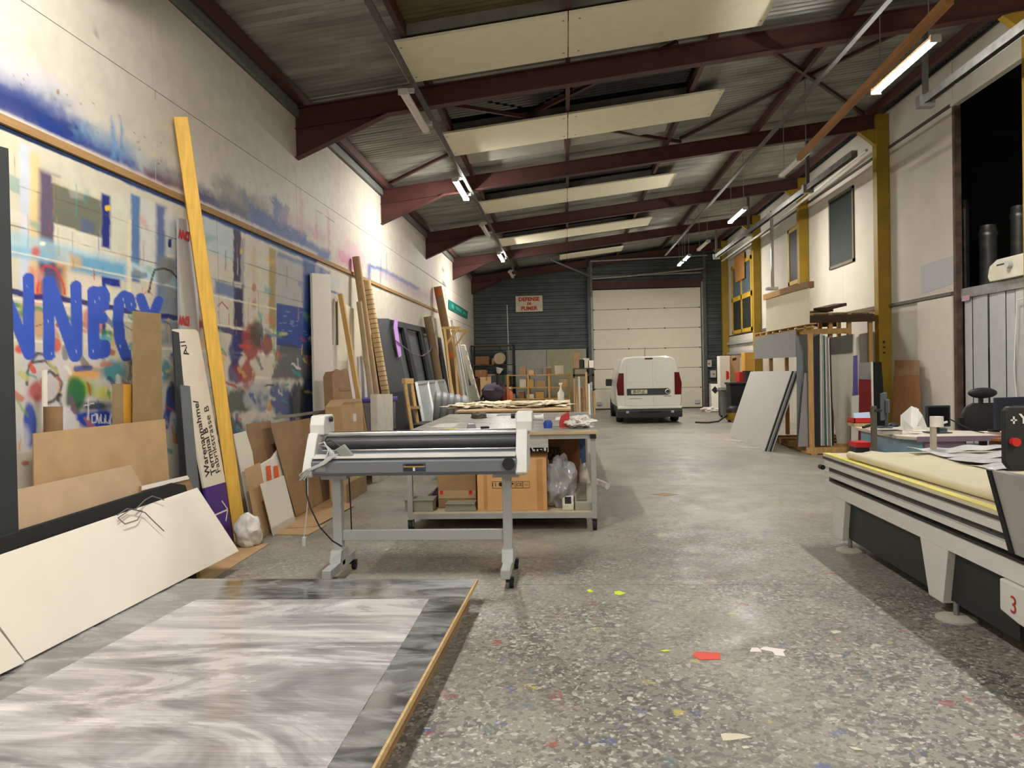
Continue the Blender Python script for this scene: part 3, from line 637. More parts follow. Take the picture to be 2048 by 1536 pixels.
# ------------------------------------------------------------------ lamps
m_lit = emit('lit_tube', TUBE_COL, TUBE_W); m_unlit = M('opal_lamp_cover', (214, 210, 200), .35, var=.03); m_fix = M('lamp_housing', (190, 190, 186), .4)
def lamp(x, y, z, lit, l, L=1.5, rod=None):
    t = thing('tube_lamp', l, 'lamp', (x, y, z), group='fluorescent tube lamps')
    build(MB().box(x-.05, x+.05, y-L/2, y+L/2, z, z+.035), 'housing', m_fix, t, bevel=.008)
    v = []; n = 8; prof = [(math.cos(math.pi*k/n)*.048, -math.sin(math.pi*k/n)*.028) for k in range(n+1)]
    mb = MB().prism([(x+a, z+c) for a, c in prof], 'y', y-L/2+.02, y+L/2-.02)
    build(mb, 'diffuser', m_lit if lit else m_unlit, t)
    for e in (-1, 1): build(MB().box(x-.054, x+.054, y+e*(L/2-.01)-.014, y+e*(L/2-.01)+.014, z-.032, z+.04), 'end_cap', m_fix, t)
    for e in ((-.4, .4) if rod and rod < 5 else ()): build(MB().box(x-.03, x+.11, y+L*e-.02, y+L*e+.02, z+.036, rod+.004), 'bracket', m_fix, t)
    for e in (() if rod and rod < 5 else (-.4, .4)):
        build(MB().cyl((x, y+e*L, z+.035), (x, y+e*L, (zr(x)-.25 if rod is None else rod)), .006, n=6), 'hanger', m_galv, t)
    return t
LZ = 4.90
for y, lit, l in ((-3.0, 1, 'lit tube lamp far behind the camera, left row'), (3.9, 1, 'lit tube lamp overhead left, in front of the nearest rafter'), (9.55, 0, 'unlit white tube lamp on the left, crossing the nearest rafter'), (13.7, 1, 'brightly lit tube lamp on the left row, largest lit one there'),
                  (17.8, 0, 'unlit tube lamp on the left row between the two lit ones'), (22.1, 1, 'small lit tube lamp on the left row, farther lit one'), (26.2, 0, 'tiny unlit tube lamp on the left row near the back wall')):
    lamp(-1.86, y, LZ, lit, l, rod=4.985)
for y, lit, l in ((-3.2, 1, 'lit tube lamp far behind the camera, right row'), (.6, 1, 'lit tube lamp overhead right, above the camera'), (8.75, 1, 'large brightly lit tube lamp at the upper right'), (12.75, 0, 'unlit white tube lamp on the right before the yellow column'), (16.9, 1, 'lit tube lamp on the right row above the bright pipe rail'), (21.0, 0, 'small unlit tube lamp on the right row')):
    lamp(3.82, y, LZ-.03, lit, l, rod=zr(3.82)+.15)
for y, l in ((23.2, 'nearer of two tiny lit lamps before the back wall'), (24.4, 'farther of two tiny lit lamps before the back wall')): lamp(3.72, y, LZ-.03, 1, l, L=.9, rod=zr(3.7)+.15)
# cable trays
m_trayd = M('dull_tray_steel', (92, 92, 86), .6, .3, var=.2)
def tray(x, z, y0, y1, l):
    t = thing('cable_tray', l, 'cable tray', (x, y0, z), group='cable trays')
    build(MB().box(x-.03, x+.03, y0, y1, z, z+.004), 'tray_base', m_trayd, t)
    for s in (-1, 1): build(MB().box(x+s*.03-.002, x+s*.03+.002, y0, y1, z, z+.03), 'tray_side', m_trayd, t)
    build(MB().cyl((x+.01, y0, z+.02), (x+.01, y1, z+.02), .012, n=8), 'cable', m_dark, t)
tray(-1.74, 4.99, YF+.3, 27.2, 'grey cable tray running along the left lamp row'); tray(3.28, 5.18, YF+.3, 24.8, 'grey cable tray running along the right under the rafters')
# timber rail and galvanised track on the right
build(MB().bar(onx(1900, -2, 3.55), ony(1598, 316, 12.3), .07, .09), 'timber_rail', M('orange_brown_timber', (150, 106, 56), .6, var=.2, scale=6, stretch=(4, .4, 4)), label='orange-brown timber rail slanting along the right lamp row', cat='beam')
def track(y0, y1, l, hs):
    t = thing('hanging_track', l, 'rail', (4.8, y0, 5.0), group='galvanised hanging tracks')
    mb = MB().box(4.75, 4.85, y0, y1, 5.06, 5.075).box(4.75, 4.756, y0, y1, 4.97, 5.06).box(4.844, 4.85, y0, y1, 4.97, 5.06)
    build(mb, 'track_profile', m_galv, t)
    for y in hs:
        h = build(MB().box(4.77, 4.83, y-.03, y+.03, 5.075, zr(4.8)), 'hanger_post', M('dark_galvanised', (96, 96, 90), .5, .5), t)
        build(MB().box(4.70, 4.90, y-.06, y+.06, 4.93, 5.09), 'clamp', m_galv, h)
track(6.5, 10.45, 'galvanised hanging track before the black opening', (7.2, 10.35)); track(12.8, 24.5, 'long galvanised hanging track along the right wall', (15.2, 20.0, 24.2))
pp = thing('pipe_post', 'bright vertical metal post hanging beside the yellow-framed window', 'post', (4.8, 17.8, 3.3))
build(MB().box(4.77, 4.83, 17.77, 17.83, 3.36, 5.12), 'post', m_chrome, pp); build(MB().box(4.66, 4.9, 17.7, 17.9, 3.3, 3.36), 'foot_clamp', m_galv, pp)
# pipes across the back wall
def pipe(pts, r, l, m=m_galv, name='wall_pipe'): return build(MB().tube(pts, r, 8), name, m, smooth=True, label=l, cat='pipe')
pipe([(-3.3, 28.2, 4.95), (.9, 28.2, 5.42), (5.4, 28.2, 5.95)], .04, 'long grey pipe sloping along the top of the ribbed back wall')
pipe([(.95, 27.9, 5.52), (5.2, 27.9, 5.6)], .035, 'grey pipe above the roller door, upper of two'); pipe([(.9, 28.1, 4.9), (2.2, 28.1, 4.95), (5.1, 28.1, 5.15)], .04, 'grey pipe above the roller door, lower of two')
build(MB().bar((.95, 27.9, 4.2), (.95, 27.9, 5.5), .08, .08), 'door_stanchion', m_galv, label='grey vertical stanchion left of the roller door top', cat='post')
build(MB().bar((-.5, 26.2, 5.38), (.9, 27.9, 4.98), .05, .05), 'sloping_strut', m_galv, label='grey sloping strut in front of the last white ceiling board', cat='brace')
pipe([(5.55, 27, 5.25), (5.6, 22, 5.3), (5.62, 14.4, 5.5)], .03, 'thin white conduit along the top of the right wall', M('white_conduit', (200, 198, 190), .5))
# ------------------------------------------------------------------ things leaning along the left wall
def on_lean(u, v, xb, t): return onp(u, v, (xb, 0, 0), (1, 0, t))
def foot(u, xb, z=.0):
    """point of the line x=xb at height z seen at column u"""
    a, b_ = 700., 9000.
    for _ in range(60):
        m = (a+b_)/2
        if onx(u, m, xb).z > z: a = m
        else: b_ = m
    p = onx(u, a, xb); p.z = z; return p
def lean(name, top, feet, xb, t, th, mat, label, cat, z0=0.004, parent=None, bevel=0., group=None, part=None):
    """board leaning on the left wall: visible upper outline in px, feet = px columns of its lower corners standing on z0"""
    pts = [on_lean(u, v, xb, t) for u, v in top]+[foot(u, xb-t*z0, z0) for u in feet]
    return build(MB().slab(pts, Vector((-1, 0, -t)).normalized(), th), name, mat, parent, bevel=bevel, label=label, cat=cat, group=group)
def pole(name, a, b_, r, mat, label, cat, n=12, hollow=0., group=None):
    mb = MB().pipe(a, b_, r, hollow, n) if hollow else MB().cyl(a, b_, r, n=n)
    return build(mb, name, mat, smooth=True, label=label, cat=cat, group=group)
m_char = M('charcoal_panel', (44, 47, 49), .55, var=.08)
m_wsheet = M('white_sheet_board', (228, 220, 206), .5, var=.05, scale=2)
m_gsheet = M('grey_sheet', (150, 150, 148), .45, .2, var=.08)
lean('tall_panel', [(-90, 268), (17, 297)], [45, -60], -3.02, .07, .04, m_char, 'tall charcoal grey panel standing at the left picture edge', 'panel')
o = lean('cardboard_plank', [(268, 622), (322, 627)], [330, 268], -3.2, .05, .012, M('dull_brown_card', (146, 122, 84), .8), 'tall dull brown cardboard plank standing before the blue letters', 'cardboard')
o = lean('brown_board', [(227, 768), (272, 768)], [282, 232], -3.28, .03, .012, M('taupe_board', (150, 126, 92), .8), 'taupe board with an ochre stripe left of the tall cardboard plank', 'board')
lean('ochre_stripe', [(247, 769), (263, 769)], [272, 252], -3.278, .03, .002, M('ochre_print', (206, 150, 50), .6), None, None, parent=o)
pole('cardboard_tube', onx(106, 813, -3.3), foot(112, -3.3, .0), .055, m_card2, 'short cardboard tube standing behind the big cardboard sheet', 'tube', hollow=.045)
lean('white_lath', [(87, 740), (95, 740)], [96, 88], -3.36, .03, .012, m_white, 'narrow white lath in front of the painted face', 'lath')
o = lean('wrapped_board', [(357, 437), (392, 440)], [412, 366], -3.28, .05, .02, M('silver_film_board', (168, 168, 170), .3, .3, var=.05), 'tall silvery film-wrapped board behind the yellow timber', 'board')
m_redink = M('red_print', (178, 44, 40), .6)
for v in (468, 640, 815): lettering('DW', .11, on_lean(365, v, -3.276, .05)+Vector((.004, .02, 0)), (0, -1, 0), (0, 0, -1), m_redink, o, bold=.006)
lean('slate_sheet', [(346, 662), (358, 665)], [398, 372], -3.2, .06, .012, m_char, 'narrow dark slate sheet behind the white and purple sign', 'sheet')
lean('grey_sheet', [(362, 770), (380, 772)], [412, 390], -3.12, .07, .01, M('blue_grey_sheet', (104, 108, 110), .5), 'blue-grey sheet wedged between big cardboard and the sign', 'sheet')
# white and purple direction sign
sx, stl = -3.16, .1
P = lambda u, v: on_lean(u, v, sx, stl)
sg = thing('direction_sign', 'white and purple direction sign with black lettering leaning behind the yellow timber', 'sign', P(440, 1060))
k = Vector((-1, 0, -stl)).normalized()
tl, tr, ml, mr = P(348, 658), P(397, 665), P(409, 976), P(451, 964)
br, blf = foot(467, sx), foot(432, sx)
rc = [P(390, 659), P(394, 661)]
build(MB().slab([tl]+rc+[tr, mr, ml], k, .02), 'white_face', M('sign_white', (232, 222, 204), .45, var=.05), sg)
pf = build(MB().slab([ml, mr, br, blf], k, .02), 'purple_face', M('sign_purple', (74, 48, 128), .45, var=.08), sg)
up = (P(391, 802)-P(414, 950)).normalized(); sd = Vector((1, 0, stl)).normalized().cross(up); sd = -sd if sd.y > 0 else sd
off = -k*.003; m_ink = M('black_print', (24, 22, 24), .6)
def along(a, b_, body, bold):
    A, B = P(*a), P(*b_); v, f = text_mesh(body, 1., bold, 'LEFT'); w = max(q.x for q in v); s_ = (B-A).length/w
    d = (B-A).normalized(); y = d.cross(Vector((1, 0, stl)).normalized()); y = -y if y.y > 0 else y
    h = 1.0
    return lettering(body, 1., A+off, d*1, y, m_ink, sg, bold=bold, align='LEFT', kx=1.) , s_, A, d, y
for a, b_, body, bold, hh in (((416, 952), (391, 800), 'Warenannahme/', .012, .17), ((427, 949), (410, 856), 'Terminal B', .012, .17), ((437, 946), (412, 812), 'Fabrikstrasse B', 0., .17), ((374, 712), (364, 680), 'A//', .004, .17)):
    A, B = P(*a), P(*b_); v, f = text_mesh(body, 1., bold, 'LEFT'); w = max(q.x for q in v)
    d = (B-A).normalized(); y = Vector((1, 0, stl)).normalized().cross(d); y = -y if y.y > 0 else y
    kx = (B-A).length/w
    mb_ = [A+off+d*q.x*kx+y*q.y*hh*.75 for q in v]
    me = bpy.data.meshes.new('lettering'); me.from_pydata([q-ORI[sg] for q in mb_], [], f); me.materials.append(m_ink)
    lo = bpy.data.objects.new('lettering', me); COL.objects.link(lo); lo.parent = sg; ORI[lo] = ORI[sg]
a0, a1 = P(430, 1030), P(455, 1019)
for p_, q_ in (((430, 1030), (455, 1019)), ((443, 1002), (455, 1019)), ((451, 1042), (455, 1019))):
    build(MB().bar(P(*p_)+off, P(*q_)+off, .014, .002, up=(1, 0, stl)), 'arrow_stroke', m_white, sg)
# yellow timber
a = onz(481, 1084); b_ = onx(361, 236, -3.41)
build(MB().bar(a+Vector((0, 0, .02)), b_, .10, .12, up=(1, .6, 0)), 'yellow_timber', m_ywood, label='long yellow timber beam leaning high against the left wall', cat='beam', bevel=.006)
# cardboard lying on the floor
def flat(name, px, z, th, mat, label, cat): return build(MB().slab([onz(u, v, z+th) for u, v in px], (0, 0, -1), th), name, mat, label=label, cat=cat)
flat('floor_cardboard', [(330, 1175), (478, 1092), (540, 1086), (424, 1158)], .002, .006, m_card, 'cardboard sheet on the floor at the foot of the yellow timber', 'cardboard')
flat('floor_cardboard', [(492, 1068), (617, 1069), (652, 1050), (560, 1046)], .002, .005, m_card, 'lower cardboard sheet on the floor behind the yellow timber', 'cardboard')
flat('floor_cardboard', [(492, 1060), (632, 1052), (708, 1011), (640, 985), (540, 1020)], .009, .006, m_card, 'upper cardboard sheet on the floor beside the laminator stand', 'cardboard')
# sheets stacked low at the front left
lean('big_cardboard', [(67, 867), (330, 838)], [352, 72], -3.14, .06, .008, m_card, 'wide brown cardboard sheet leaning under the mural', 'cardboard')
lean('beige_board', [(-90, 1006), (261, 930), (287, 975)], [300, -60], -2.98, .16, .015, M('beige_fibreboard', (186, 160, 130), .75, var=.08), 'long beige fibreboard leaning before the wide brown cardboard', 'board')
o = lean('edge_board', [(283, 972), (374, 951), (392, 985)], [400, 300], -2.94, .18, .02, m_card2, 'small brown board with white edge at the end of the black padding', 'board')
build(MB().slab([on_lean(283, 972, -2.935, .18), on_lean(374, 951, -2.935, .18), on_lean(378, 958, -2.935, .18), on_lean(283, 981, -2.935, .18)], (1, 0, .18), .004), 'white_edge', m_white, o)
lean('black_padding', [(-90, 1100), (345, 965), (372, 969), (378, 992)], [395, -60], -2.90, .2, .035, M('black_foam', (26, 26, 26), .8, var=.3, scale=20), 'long black padded strip behind the white boards', 'padding', bevel=.01)
ZP = .168
bp_ = onz(478, 1102, ZP); bq_ = onz(60, 1316, ZP)
def board_n(t):
    d = (bp_-bq_).normalized(); h = Vector((d.y, -d.x, 0)); return Vector((h.x, h.y, t)).normalized()
def leanz(name, px, xb, t, th, mat, label, cat, bevel=.002):
    n = -board_n(t); return build(MB().slab([onp(u, v, bp_+Vector((xb-bp_.x, 0, 0)), board_n(t)) for u, v in px], n, th), name, mat, label=label, cat=cat, bevel=bevel)
leanz('white_board', [(395, 975), (478, 1102), (50, 1322), (-2, 1250), (-90, 1290), (-90, 1140)], bp_.x, .42, .018, m_wsheet, 'long scuffed white board leaning low behind the steel plate', 'board')
leanz('white_board', [(-90, 1215), (-4, 1256), (50, 1325), (0, 1349), (-90, 1392)], bp_.x+.03, .42, .018, m_wsheet, 'small white board corner at the bottom left picture edge', 'board')
# loose wire loops over the white board
wp = lambda u, v, d=.03: onp(u, v, bp_+Vector((d, 0, 0)), board_n(.42))
build(MB().tube([wp(u, v) for u, v in ((235, 1030), (255, 1017), (285, 1022), (275, 1040), (250, 1048), (236, 1036), (262, 1018), (290, 1025), (310, 1045), (328, 1062))], .004, 5).tube([wp(u, v) for u, v in ((270, 1020), (290, 1000), (305, 992), (328, 1000))], .004, 5), 'wire_loop', M('grey_wire', (110, 108, 104), .5), smooth=True, label='loose grey wire lying over the long white board', cat='wire')
# ---- group of boards between the yellow timber and the laminator
lean('torn_white_board', [(468, 868), (492, 862), (505, 905)], [525, 508], -3.12, .1, .01, m_wsheet, 'torn narrow white board right of the yellow timber', 'board')
lean('leaning_cardboard', [(494, 848), (541, 841), (556, 895)], [586, 520], -3.18, .09, .01, m_card2, 'brown cardboard sheet behind the orange striped bag', 'cardboard')
lean('leaning_cardboard', [(491, 938), (520, 925)], [545, 517], -3.0, .12, .008, m_card, 'small low cardboard piece left of the white square board', 'cardboard')
bag = thing('printed_bag', 'white paper bag with orange stripes between the cardboards', 'bag', foot(560, -3.04))
lean('bag_body', [(520, 930), (545, 915), (560, 895), (572, 935)], [592, 540], -3.06, .13, .03, M('white_paper_bag', (226, 218, 206), .6), None, None, parent=bag, bevel=.01)
for u in (533, 548): lean('orange_stripe', [(u, 932), (u+8, 931)], [u+20, u+14], -3.045, .13, .003, M('orange_print', (222, 90, 36), .6), None, None, parent=bag)
lean('white_square_board', [(522, 968), (568, 951)], [592, 547], -2.93, .1, .01, m_wsheet, 'small square white board standing on the floor before the cardboards', 'board')
lean('leaning_cardboard', [(541, 848), (628, 835), (668, 975)], [670, 594], -3.02, .14, .008, m_card2, 'large brown cardboard sheet standing behind the laminator stand', 'cardboard')
lean('leaning_cardboard', [(628, 830), (664, 812), (676, 862)], [690, 648], -3.14, .1, .008, m_card, 'cardboard flap leaning above the laminator left end', 'cardboard')
lean('grey_strip', [(556, 832), (655, 819), (655, 825), (556, 838)], [], -3.22, .08, .006, M('grey_strip', (140, 132, 118), .7), 'thin grey strip lying along the cardboard tops', 'strip')
o = build(MB().blob(foot(497, -3.0)+Vector((0, 0, .14)), (.12, .14, .17), 3, 4, .22, 1.6, flat=-.14), 'white_sack', M('white_film', (220, 216, 208), .35, var=.06), smooth=True, label='crumpled white plastic sack on the floor by the yellow timber', cat='sack')
# ---- tall white boards and poles farther on
lean('foam_board', [(624, 546), (661, 549)], [672, 634], -3.34, .035, .03, M('white_foam_board', (214, 208, 196), .7, var=.03), 'tall narrow white foam board standing against the mural end', 'board')
lean('white_sheet', [(676, 598), (742, 640)], [745, 682], -3.44, .01, .012, M('cream_sheet', (220, 212, 190), .55, var=.03), 'large cream white sheet behind the yellowish lath', 'sheet')
lean('white_sheet', [(661, 690), (684, 690)], [690, 668], -3.42, .02, .012, m_wsheet, 'narrow white sheet right of the tall foam board', 'sheet')
build(MB().bar(foot(744, -3.0, .03), onx(681, 588, -3.42), .07, .07), 'timber_lath', m_pine, label='yellowish timber lath leaning left of the cardboard tubes', cat='lath', bevel=.004)
pole('cardboard_tube', foot(772, -3.0, .02), onx(712, 514, -3.42), .065, M('tan_card_tube', (178, 150, 112), .75), 'tallest tan cardboard tube leaning on the wall', 'tube', 16, .05, 'tall tubes against the left wall')
ot = pole('cardboard_tube', foot(795, -2.95, .02), onx(733, 562, -3.40), .07, M('pale_card_tube', (204, 178, 134), .75), 'pale cardboard tube with handwriting marks, second tallest', 'tube', 16, .055, 'tall tubes against the left wall')
A, B = foot(795, -2.95, .02), onx(733, 562, -3.40)
for i in range(24):
    c = A.lerp(B, .35+.026*i); build(MB().lathe([(.0705, -.006), (.0712, 0), (.0705, .006)], c, 16, axis=(B-A)), 'ring_mark', M('brown_mark', (120, 90, 56), .8), ot)
pole('cardboard_tube', foot(762, -2.98, .02), onx(718, 604, -3.35), .045, M('greyish_tube', (176, 158, 128), .75), 'thin greyish cardboard tube left of the two tall ones', 'tube', 12, .035, 'tall tubes against the left wall')
pole('white_tube', foot(752, -3.06, .02), onx(731, 700, -3.30), .03, m_white, 'white plastic tube standing between the lath and cardboard tubes', 'tube', 12, .03)
lean('patterned_sheet', [(696, 716), (724, 712), (742, 800)], [748, 700], -3.25, .05, .006, M('white_printed_sheet', (214, 210, 206), .5), 'pale printed sheet behind the torn cardboard roll', 'sheet')
# torn cardboard roll and box
tc_ = thing('torn_carton', 'tall torn cardboard carton standing behind the pointed carton', 'carton', foot(690, -2.9))
lean('front_flap', [(668, 742), (674, 738), (682, 741), (690, 737), (696, 739), (706, 800)], [712, 684], -2.9, .1, .02, m_card2, None, None, parent=tc_)
lean('side_flap', [(664, 752), (668, 742)], [684, 678], -2.9, .1, .12, m_card2, None, None, parent=tc_)
lean('tape_band', [(678, 776), (700, 774), (702, 780), (680, 782)], [], -2.895, .1, .002, M('brown_tape', (140, 104, 66), .4), None, None, parent=tc_)
cb = thing('pointed_carton', 'upright cardboard carton with pointed folded top', 'carton', foot(705, -2.72))
q = lean('carton_body', [(682, 812), (692, 798), (720, 797), (724, 805)], [734, 694], -2.72, .05, .2, m_card, None, None, parent=cb)
lean('printed_mark', [(706, 828), (712, 827), (713, 842), (707, 843)], [], -2.718, .05, .002, m_white, None, None, parent=cb)
lean('carton_flap', [(692, 798), (720, 797), (721, 803), (687, 806)], [], -2.712, .05, .006, m_card, None, None, parent=cb)
lean('foam_block', [(754, 788), (785, 788)], [788, 758], -2.75, .02, .1, M('pale_foam', (214, 208, 196), .6), 'pale upright foam block behind the laminator rollers', 'block')
# storage box with purple lid
c = foot(770, -2.95); y0, y1 = c.y-.25, c.y+.45
sb = thing('storage_box', 'clear plastic storage box with purple lid', 'box', (c.x-.05, c.y, 0))
zz = onx(765, 800, -2.9).z
build(MB().box(c.x-.35, c.x+.1, y0, y1, zz-.5, zz-.03), 'box_body', M('cloudy_plastic', (190, 190, 196), .25, 0, trans=.5), sb, bevel=.02)
build(MB().box(c.x-.38, c.x+.13, y0-.03, y1+.03, zz-.03, zz+.03), 'lid', M('purple_plastic', (84, 72, 168), .4), sb, bevel=.01)
build(MB().box(c.x-.35, c.x+.1, y0, y1, 0, zz-.505), 'crate_base', m_dark, sb)
# wooden ladder frame
fr = thing('wooden_ladder', 'narrow wooden ladder frame standing behind the table left edge', 'ladder', foot(830, -2.45))
for u0, v0, u1 in ((809, 762, 835), (822, 762, 848)): build(MB().bar(onx(u0, v0, -2.7), foot(u1, -2.42, .02), .05, .06), 'side_rail', m_pine, fr)
build(MB().bar(onx(807, 762, -2.7), onx(824, 762, -2.7), .06, .09), 'top_rail', m_pine, fr); build(MB().bar(onx(823, 815, -2.58), onx(838, 815, -2.58), .05, .05), 'rung', m_pine, fr)
# black steel frames with straps
bf = thing('steel_cabinet', 'charcoal steel cabinet shell leaning on the left wall', 'cabinet', foot(805, -2.85))
q = lean('side_plate', [(750, 637), (778, 637), (812, 760)], [834, 800], -2.85, .22, .03, m_char, None, None, parent=bf)
lean('edge_lip', [(748, 634), (754, 634)], [806, 800], -2.87, .22, .05, m_black, None, None, parent=bf)
rk = thing('steel_rack', 'open charcoal steel rack with grey back boards and purple strap', 'rack', foot(860, -2.9))
m_rk = M('rack_steel', (34, 37, 42), .5, .2)
lean('back_board', [(784, 648), (872, 668)], [906, 838], -3.0, .2, .01, M('rack_back', (84, 88, 90), .5), None, None, parent=rk)
lean('top_rail', [(778, 638), (876, 661), (877, 671), (780, 650)], [], -2.9, .2, .05, m_rk, None, None, parent=rk)
for u0, u1 in ((779, 836), (805, 858), (838, 882), (874, 905)):
    lean('upright', [(u0, 640+(u0-778)*.235), (u0+6, 641+(u0-778)*.235)], [u1+7, u1], -2.9, .2, .05, m_rk, None, None, parent=rk)
m_strap = M('purple_strap', (178, 130, 204), .6, var=.1)
stp = lambda u, v, d=0: on_lean(u, v, -2.83+d, .2)
build(MB().slab([stp(u, v) for u, v in ((789, 638), (795, 638), (794, 655), (801, 700), (802, 712), (797, 715), (792, 690), (787, 656))], (1, 0, .2), .01), 'strap', m_strap, rk)
build(MB().tube([stp(u, v, .03) for u, v in ((790, 680), (805, 692), (825, 708), (845, 712), (860, 702), (868, 680), (872, 660))], .012, 5), 'hanging_strap', M('grey_purple_strap', (110, 96, 120), .6), rk)
# tubes, brackets and profiles beyond
pole('cardboard_tube', foot(930, -2.8, .02), onx(875, 573, -3.37), .11, m_card2, 'thick brown cardboard tube with orange tape rising past the batten', 'tube', 16, .09, 'tall tubes against the left wall')
A, B = foot(930, -2.8, .02), onx(875, 573, -3.37)
for t_, w_ in ((.985, .14), (.55, .12), (.25, .15)):
    build(MB().cyl(A.lerp(B, t_), A.lerp(B, t_-.045), .113, n=16), 'orange_tape', M('orange_tape', (196, 104, 36), .4), bpy.data.objects['cardboard_tube.004'])
pole('cardboard_tube', foot(897, -2.95, .02), onx(855, 633, -3.35), .1, M('mottled_tube', (126, 104, 76), .8), 'shorter mottled cardboard tube behind the steel rack', 'tube', 14, .08, 'tall tubes against the left wall')
lean('grey_card', [(862, 635), (882, 638)], [920, 895], -3.15, .1, .02, M('grey_card', (184, 176, 158), .7), 'pale grey board between the brown tubes', 'board')
for i, (u0, v0, u1, l) in enumerate(((888, 656, 914, 'wooden bracket frame nearer the steel rack'), (906, 662, 922, 'wooden bracket frame beside the metal profiles'))):
    t = thing('wooden_bracket', l, 'bracket', foot(u1, -2.5)); A = onx(u0, v0, -2.95); dx = Vector((.42, 0, 0))
    build(MB().bar(A, foot(u1, -2.6, .03), .06, .06), 'post', m_pine, t); build(MB().bar(A+Vector((-.05, 0, 0)), A+dx, .06, .06), 'arm', m_pine, t); build(MB().bar(A+dx*.85, A+Vector((0.05, 0, -.4)), .05, .05), 'diagonal', m_pine, t)
for i, (u0, v0, u1, l) in enumerate(((903, 640, 938, 'nearest silver metal profile leaning by the wooden brackets'), (909, 652, 946, 'second silver metal profile leaning by the wooden brackets'), (915, 668, 952, 'third silver metal profile next to the purple printed one'))):
    build(MB().bar(foot(u1, -2.7, .02), onx(u0, v0, -3.2), .05, .04), 'metal_profile', m_lgray, label=l, cat='profile', group='leaning metal profiles')
o = build(MB().bar(foot(968, -2.5, .02), onx(926, 690, -3.0), .16, .05), 'printed_profile', m_white, label='white profile with purple printing leaning nearest the back shelves', cat='profile')
A, B = foot(968, -2.5, .02), onx(926, 690, -3.0)
for k in range(7):
    build(MB().bar(A.lerp(B, .15+.12*k)+Vector((.012, -.03, .0)), A.lerp(B, .21+.12*k)+Vector((.012, -.03, .0)), .12, .01), 'purple_print', M('purple_print', (76, 66, 160), .5), o)
# framed panes leaning by the table
for i, (u0, v0, u1, l, x) in enumerate(((832, 766, 862, 'aluminium framed glass pane leaning nearest the wooden frame', -2.35), (850, 764, 884, 'second aluminium framed pane leaning left of the work table', -2.5), (872, 762, 904, 'third framed pane leaning left of the work table, with clear film', -2.65))):
    t = thing('framed_pane', l, 'pane', foot(u1, x), group='framed panes by the table'); A = onx(u0, v0, x-.4); B = foot(u1, x, .02); w = Vector((.0, 1.1, 0))
    build(MB().slab([A, A+w, B+w, B], (-1, 0, -.2), .01), 'glass', M('dusty_pane', (160, 166, 166), .25, var=.1), t)
    for p_, q_ in ((A, A+w), (A+w, B+w), (B+w, B), (B, A)): build(MB().bar(p_, q_, .05, .05), 'frame_bar', m_lgray, t)
# sign on the wall, grey hose coil, small shelf
tg = thing('wall_sign', 'teal sign board high on the left wall near the back corner', 'sign', onx(916, 618, -3.47))
build(MB().slab([onx(u, v, -3.47) for u, v in ((898, 599), (936, 623), (935, 638), (898, 617))], (-1, 0, 0), .02), 'board', M('teal_sign', (18, 112, 104), .5), tg)
for p0, p1 in (((903, 607), (908, 617)), ((912, 612), (924, 625)), ((926, 622), (933, 631))):
    build(MB().slab([onx(p0[0], p0[1], -3.465), onx(p1[0], p0[1]+(p1[0]-p0[0])*.62, -3.465), onx(p1[0], p1[1]+2, -3.465), onx(p0[0], p1[1]-(p1[0]-p0[0])*.5, -3.465)], (-1, 0, 0), .004), 'faded_print', M('teal_light', (70, 150, 140), .5), tg)
hc = thing('hose_coil', 'grey ribbed hose coil on a carton behind the table', 'hose', (-2.15, 12.9, .72))
for k in range(5): build(MB().lathe([(.12, -.05), (.25, -.06), (.28, -.03), (.28, .03), (.25, .06), (.12, .05)], (-2.2+.11*k, 12.6, .98-.02*k), 20, axis=(1, .2, -.1)), 'coil', M('grey_hose', (134, 138, 140), .5), hc, smooth=True)
build(MB().box(-2.6, -1.5, 12.3, 13.1, 0, .72), 'hose_stand', m_black, label='black crate standing under the grey hose coil', cat='crate', bevel=.02)
lean('slanted_board', [(938, 772), (948, 768)], [985, 962], -1.6, .3, .05, M('mottled_green_board', (104, 104, 84), .7), 'mottled board slanting beside the grey hose coil', 'board')
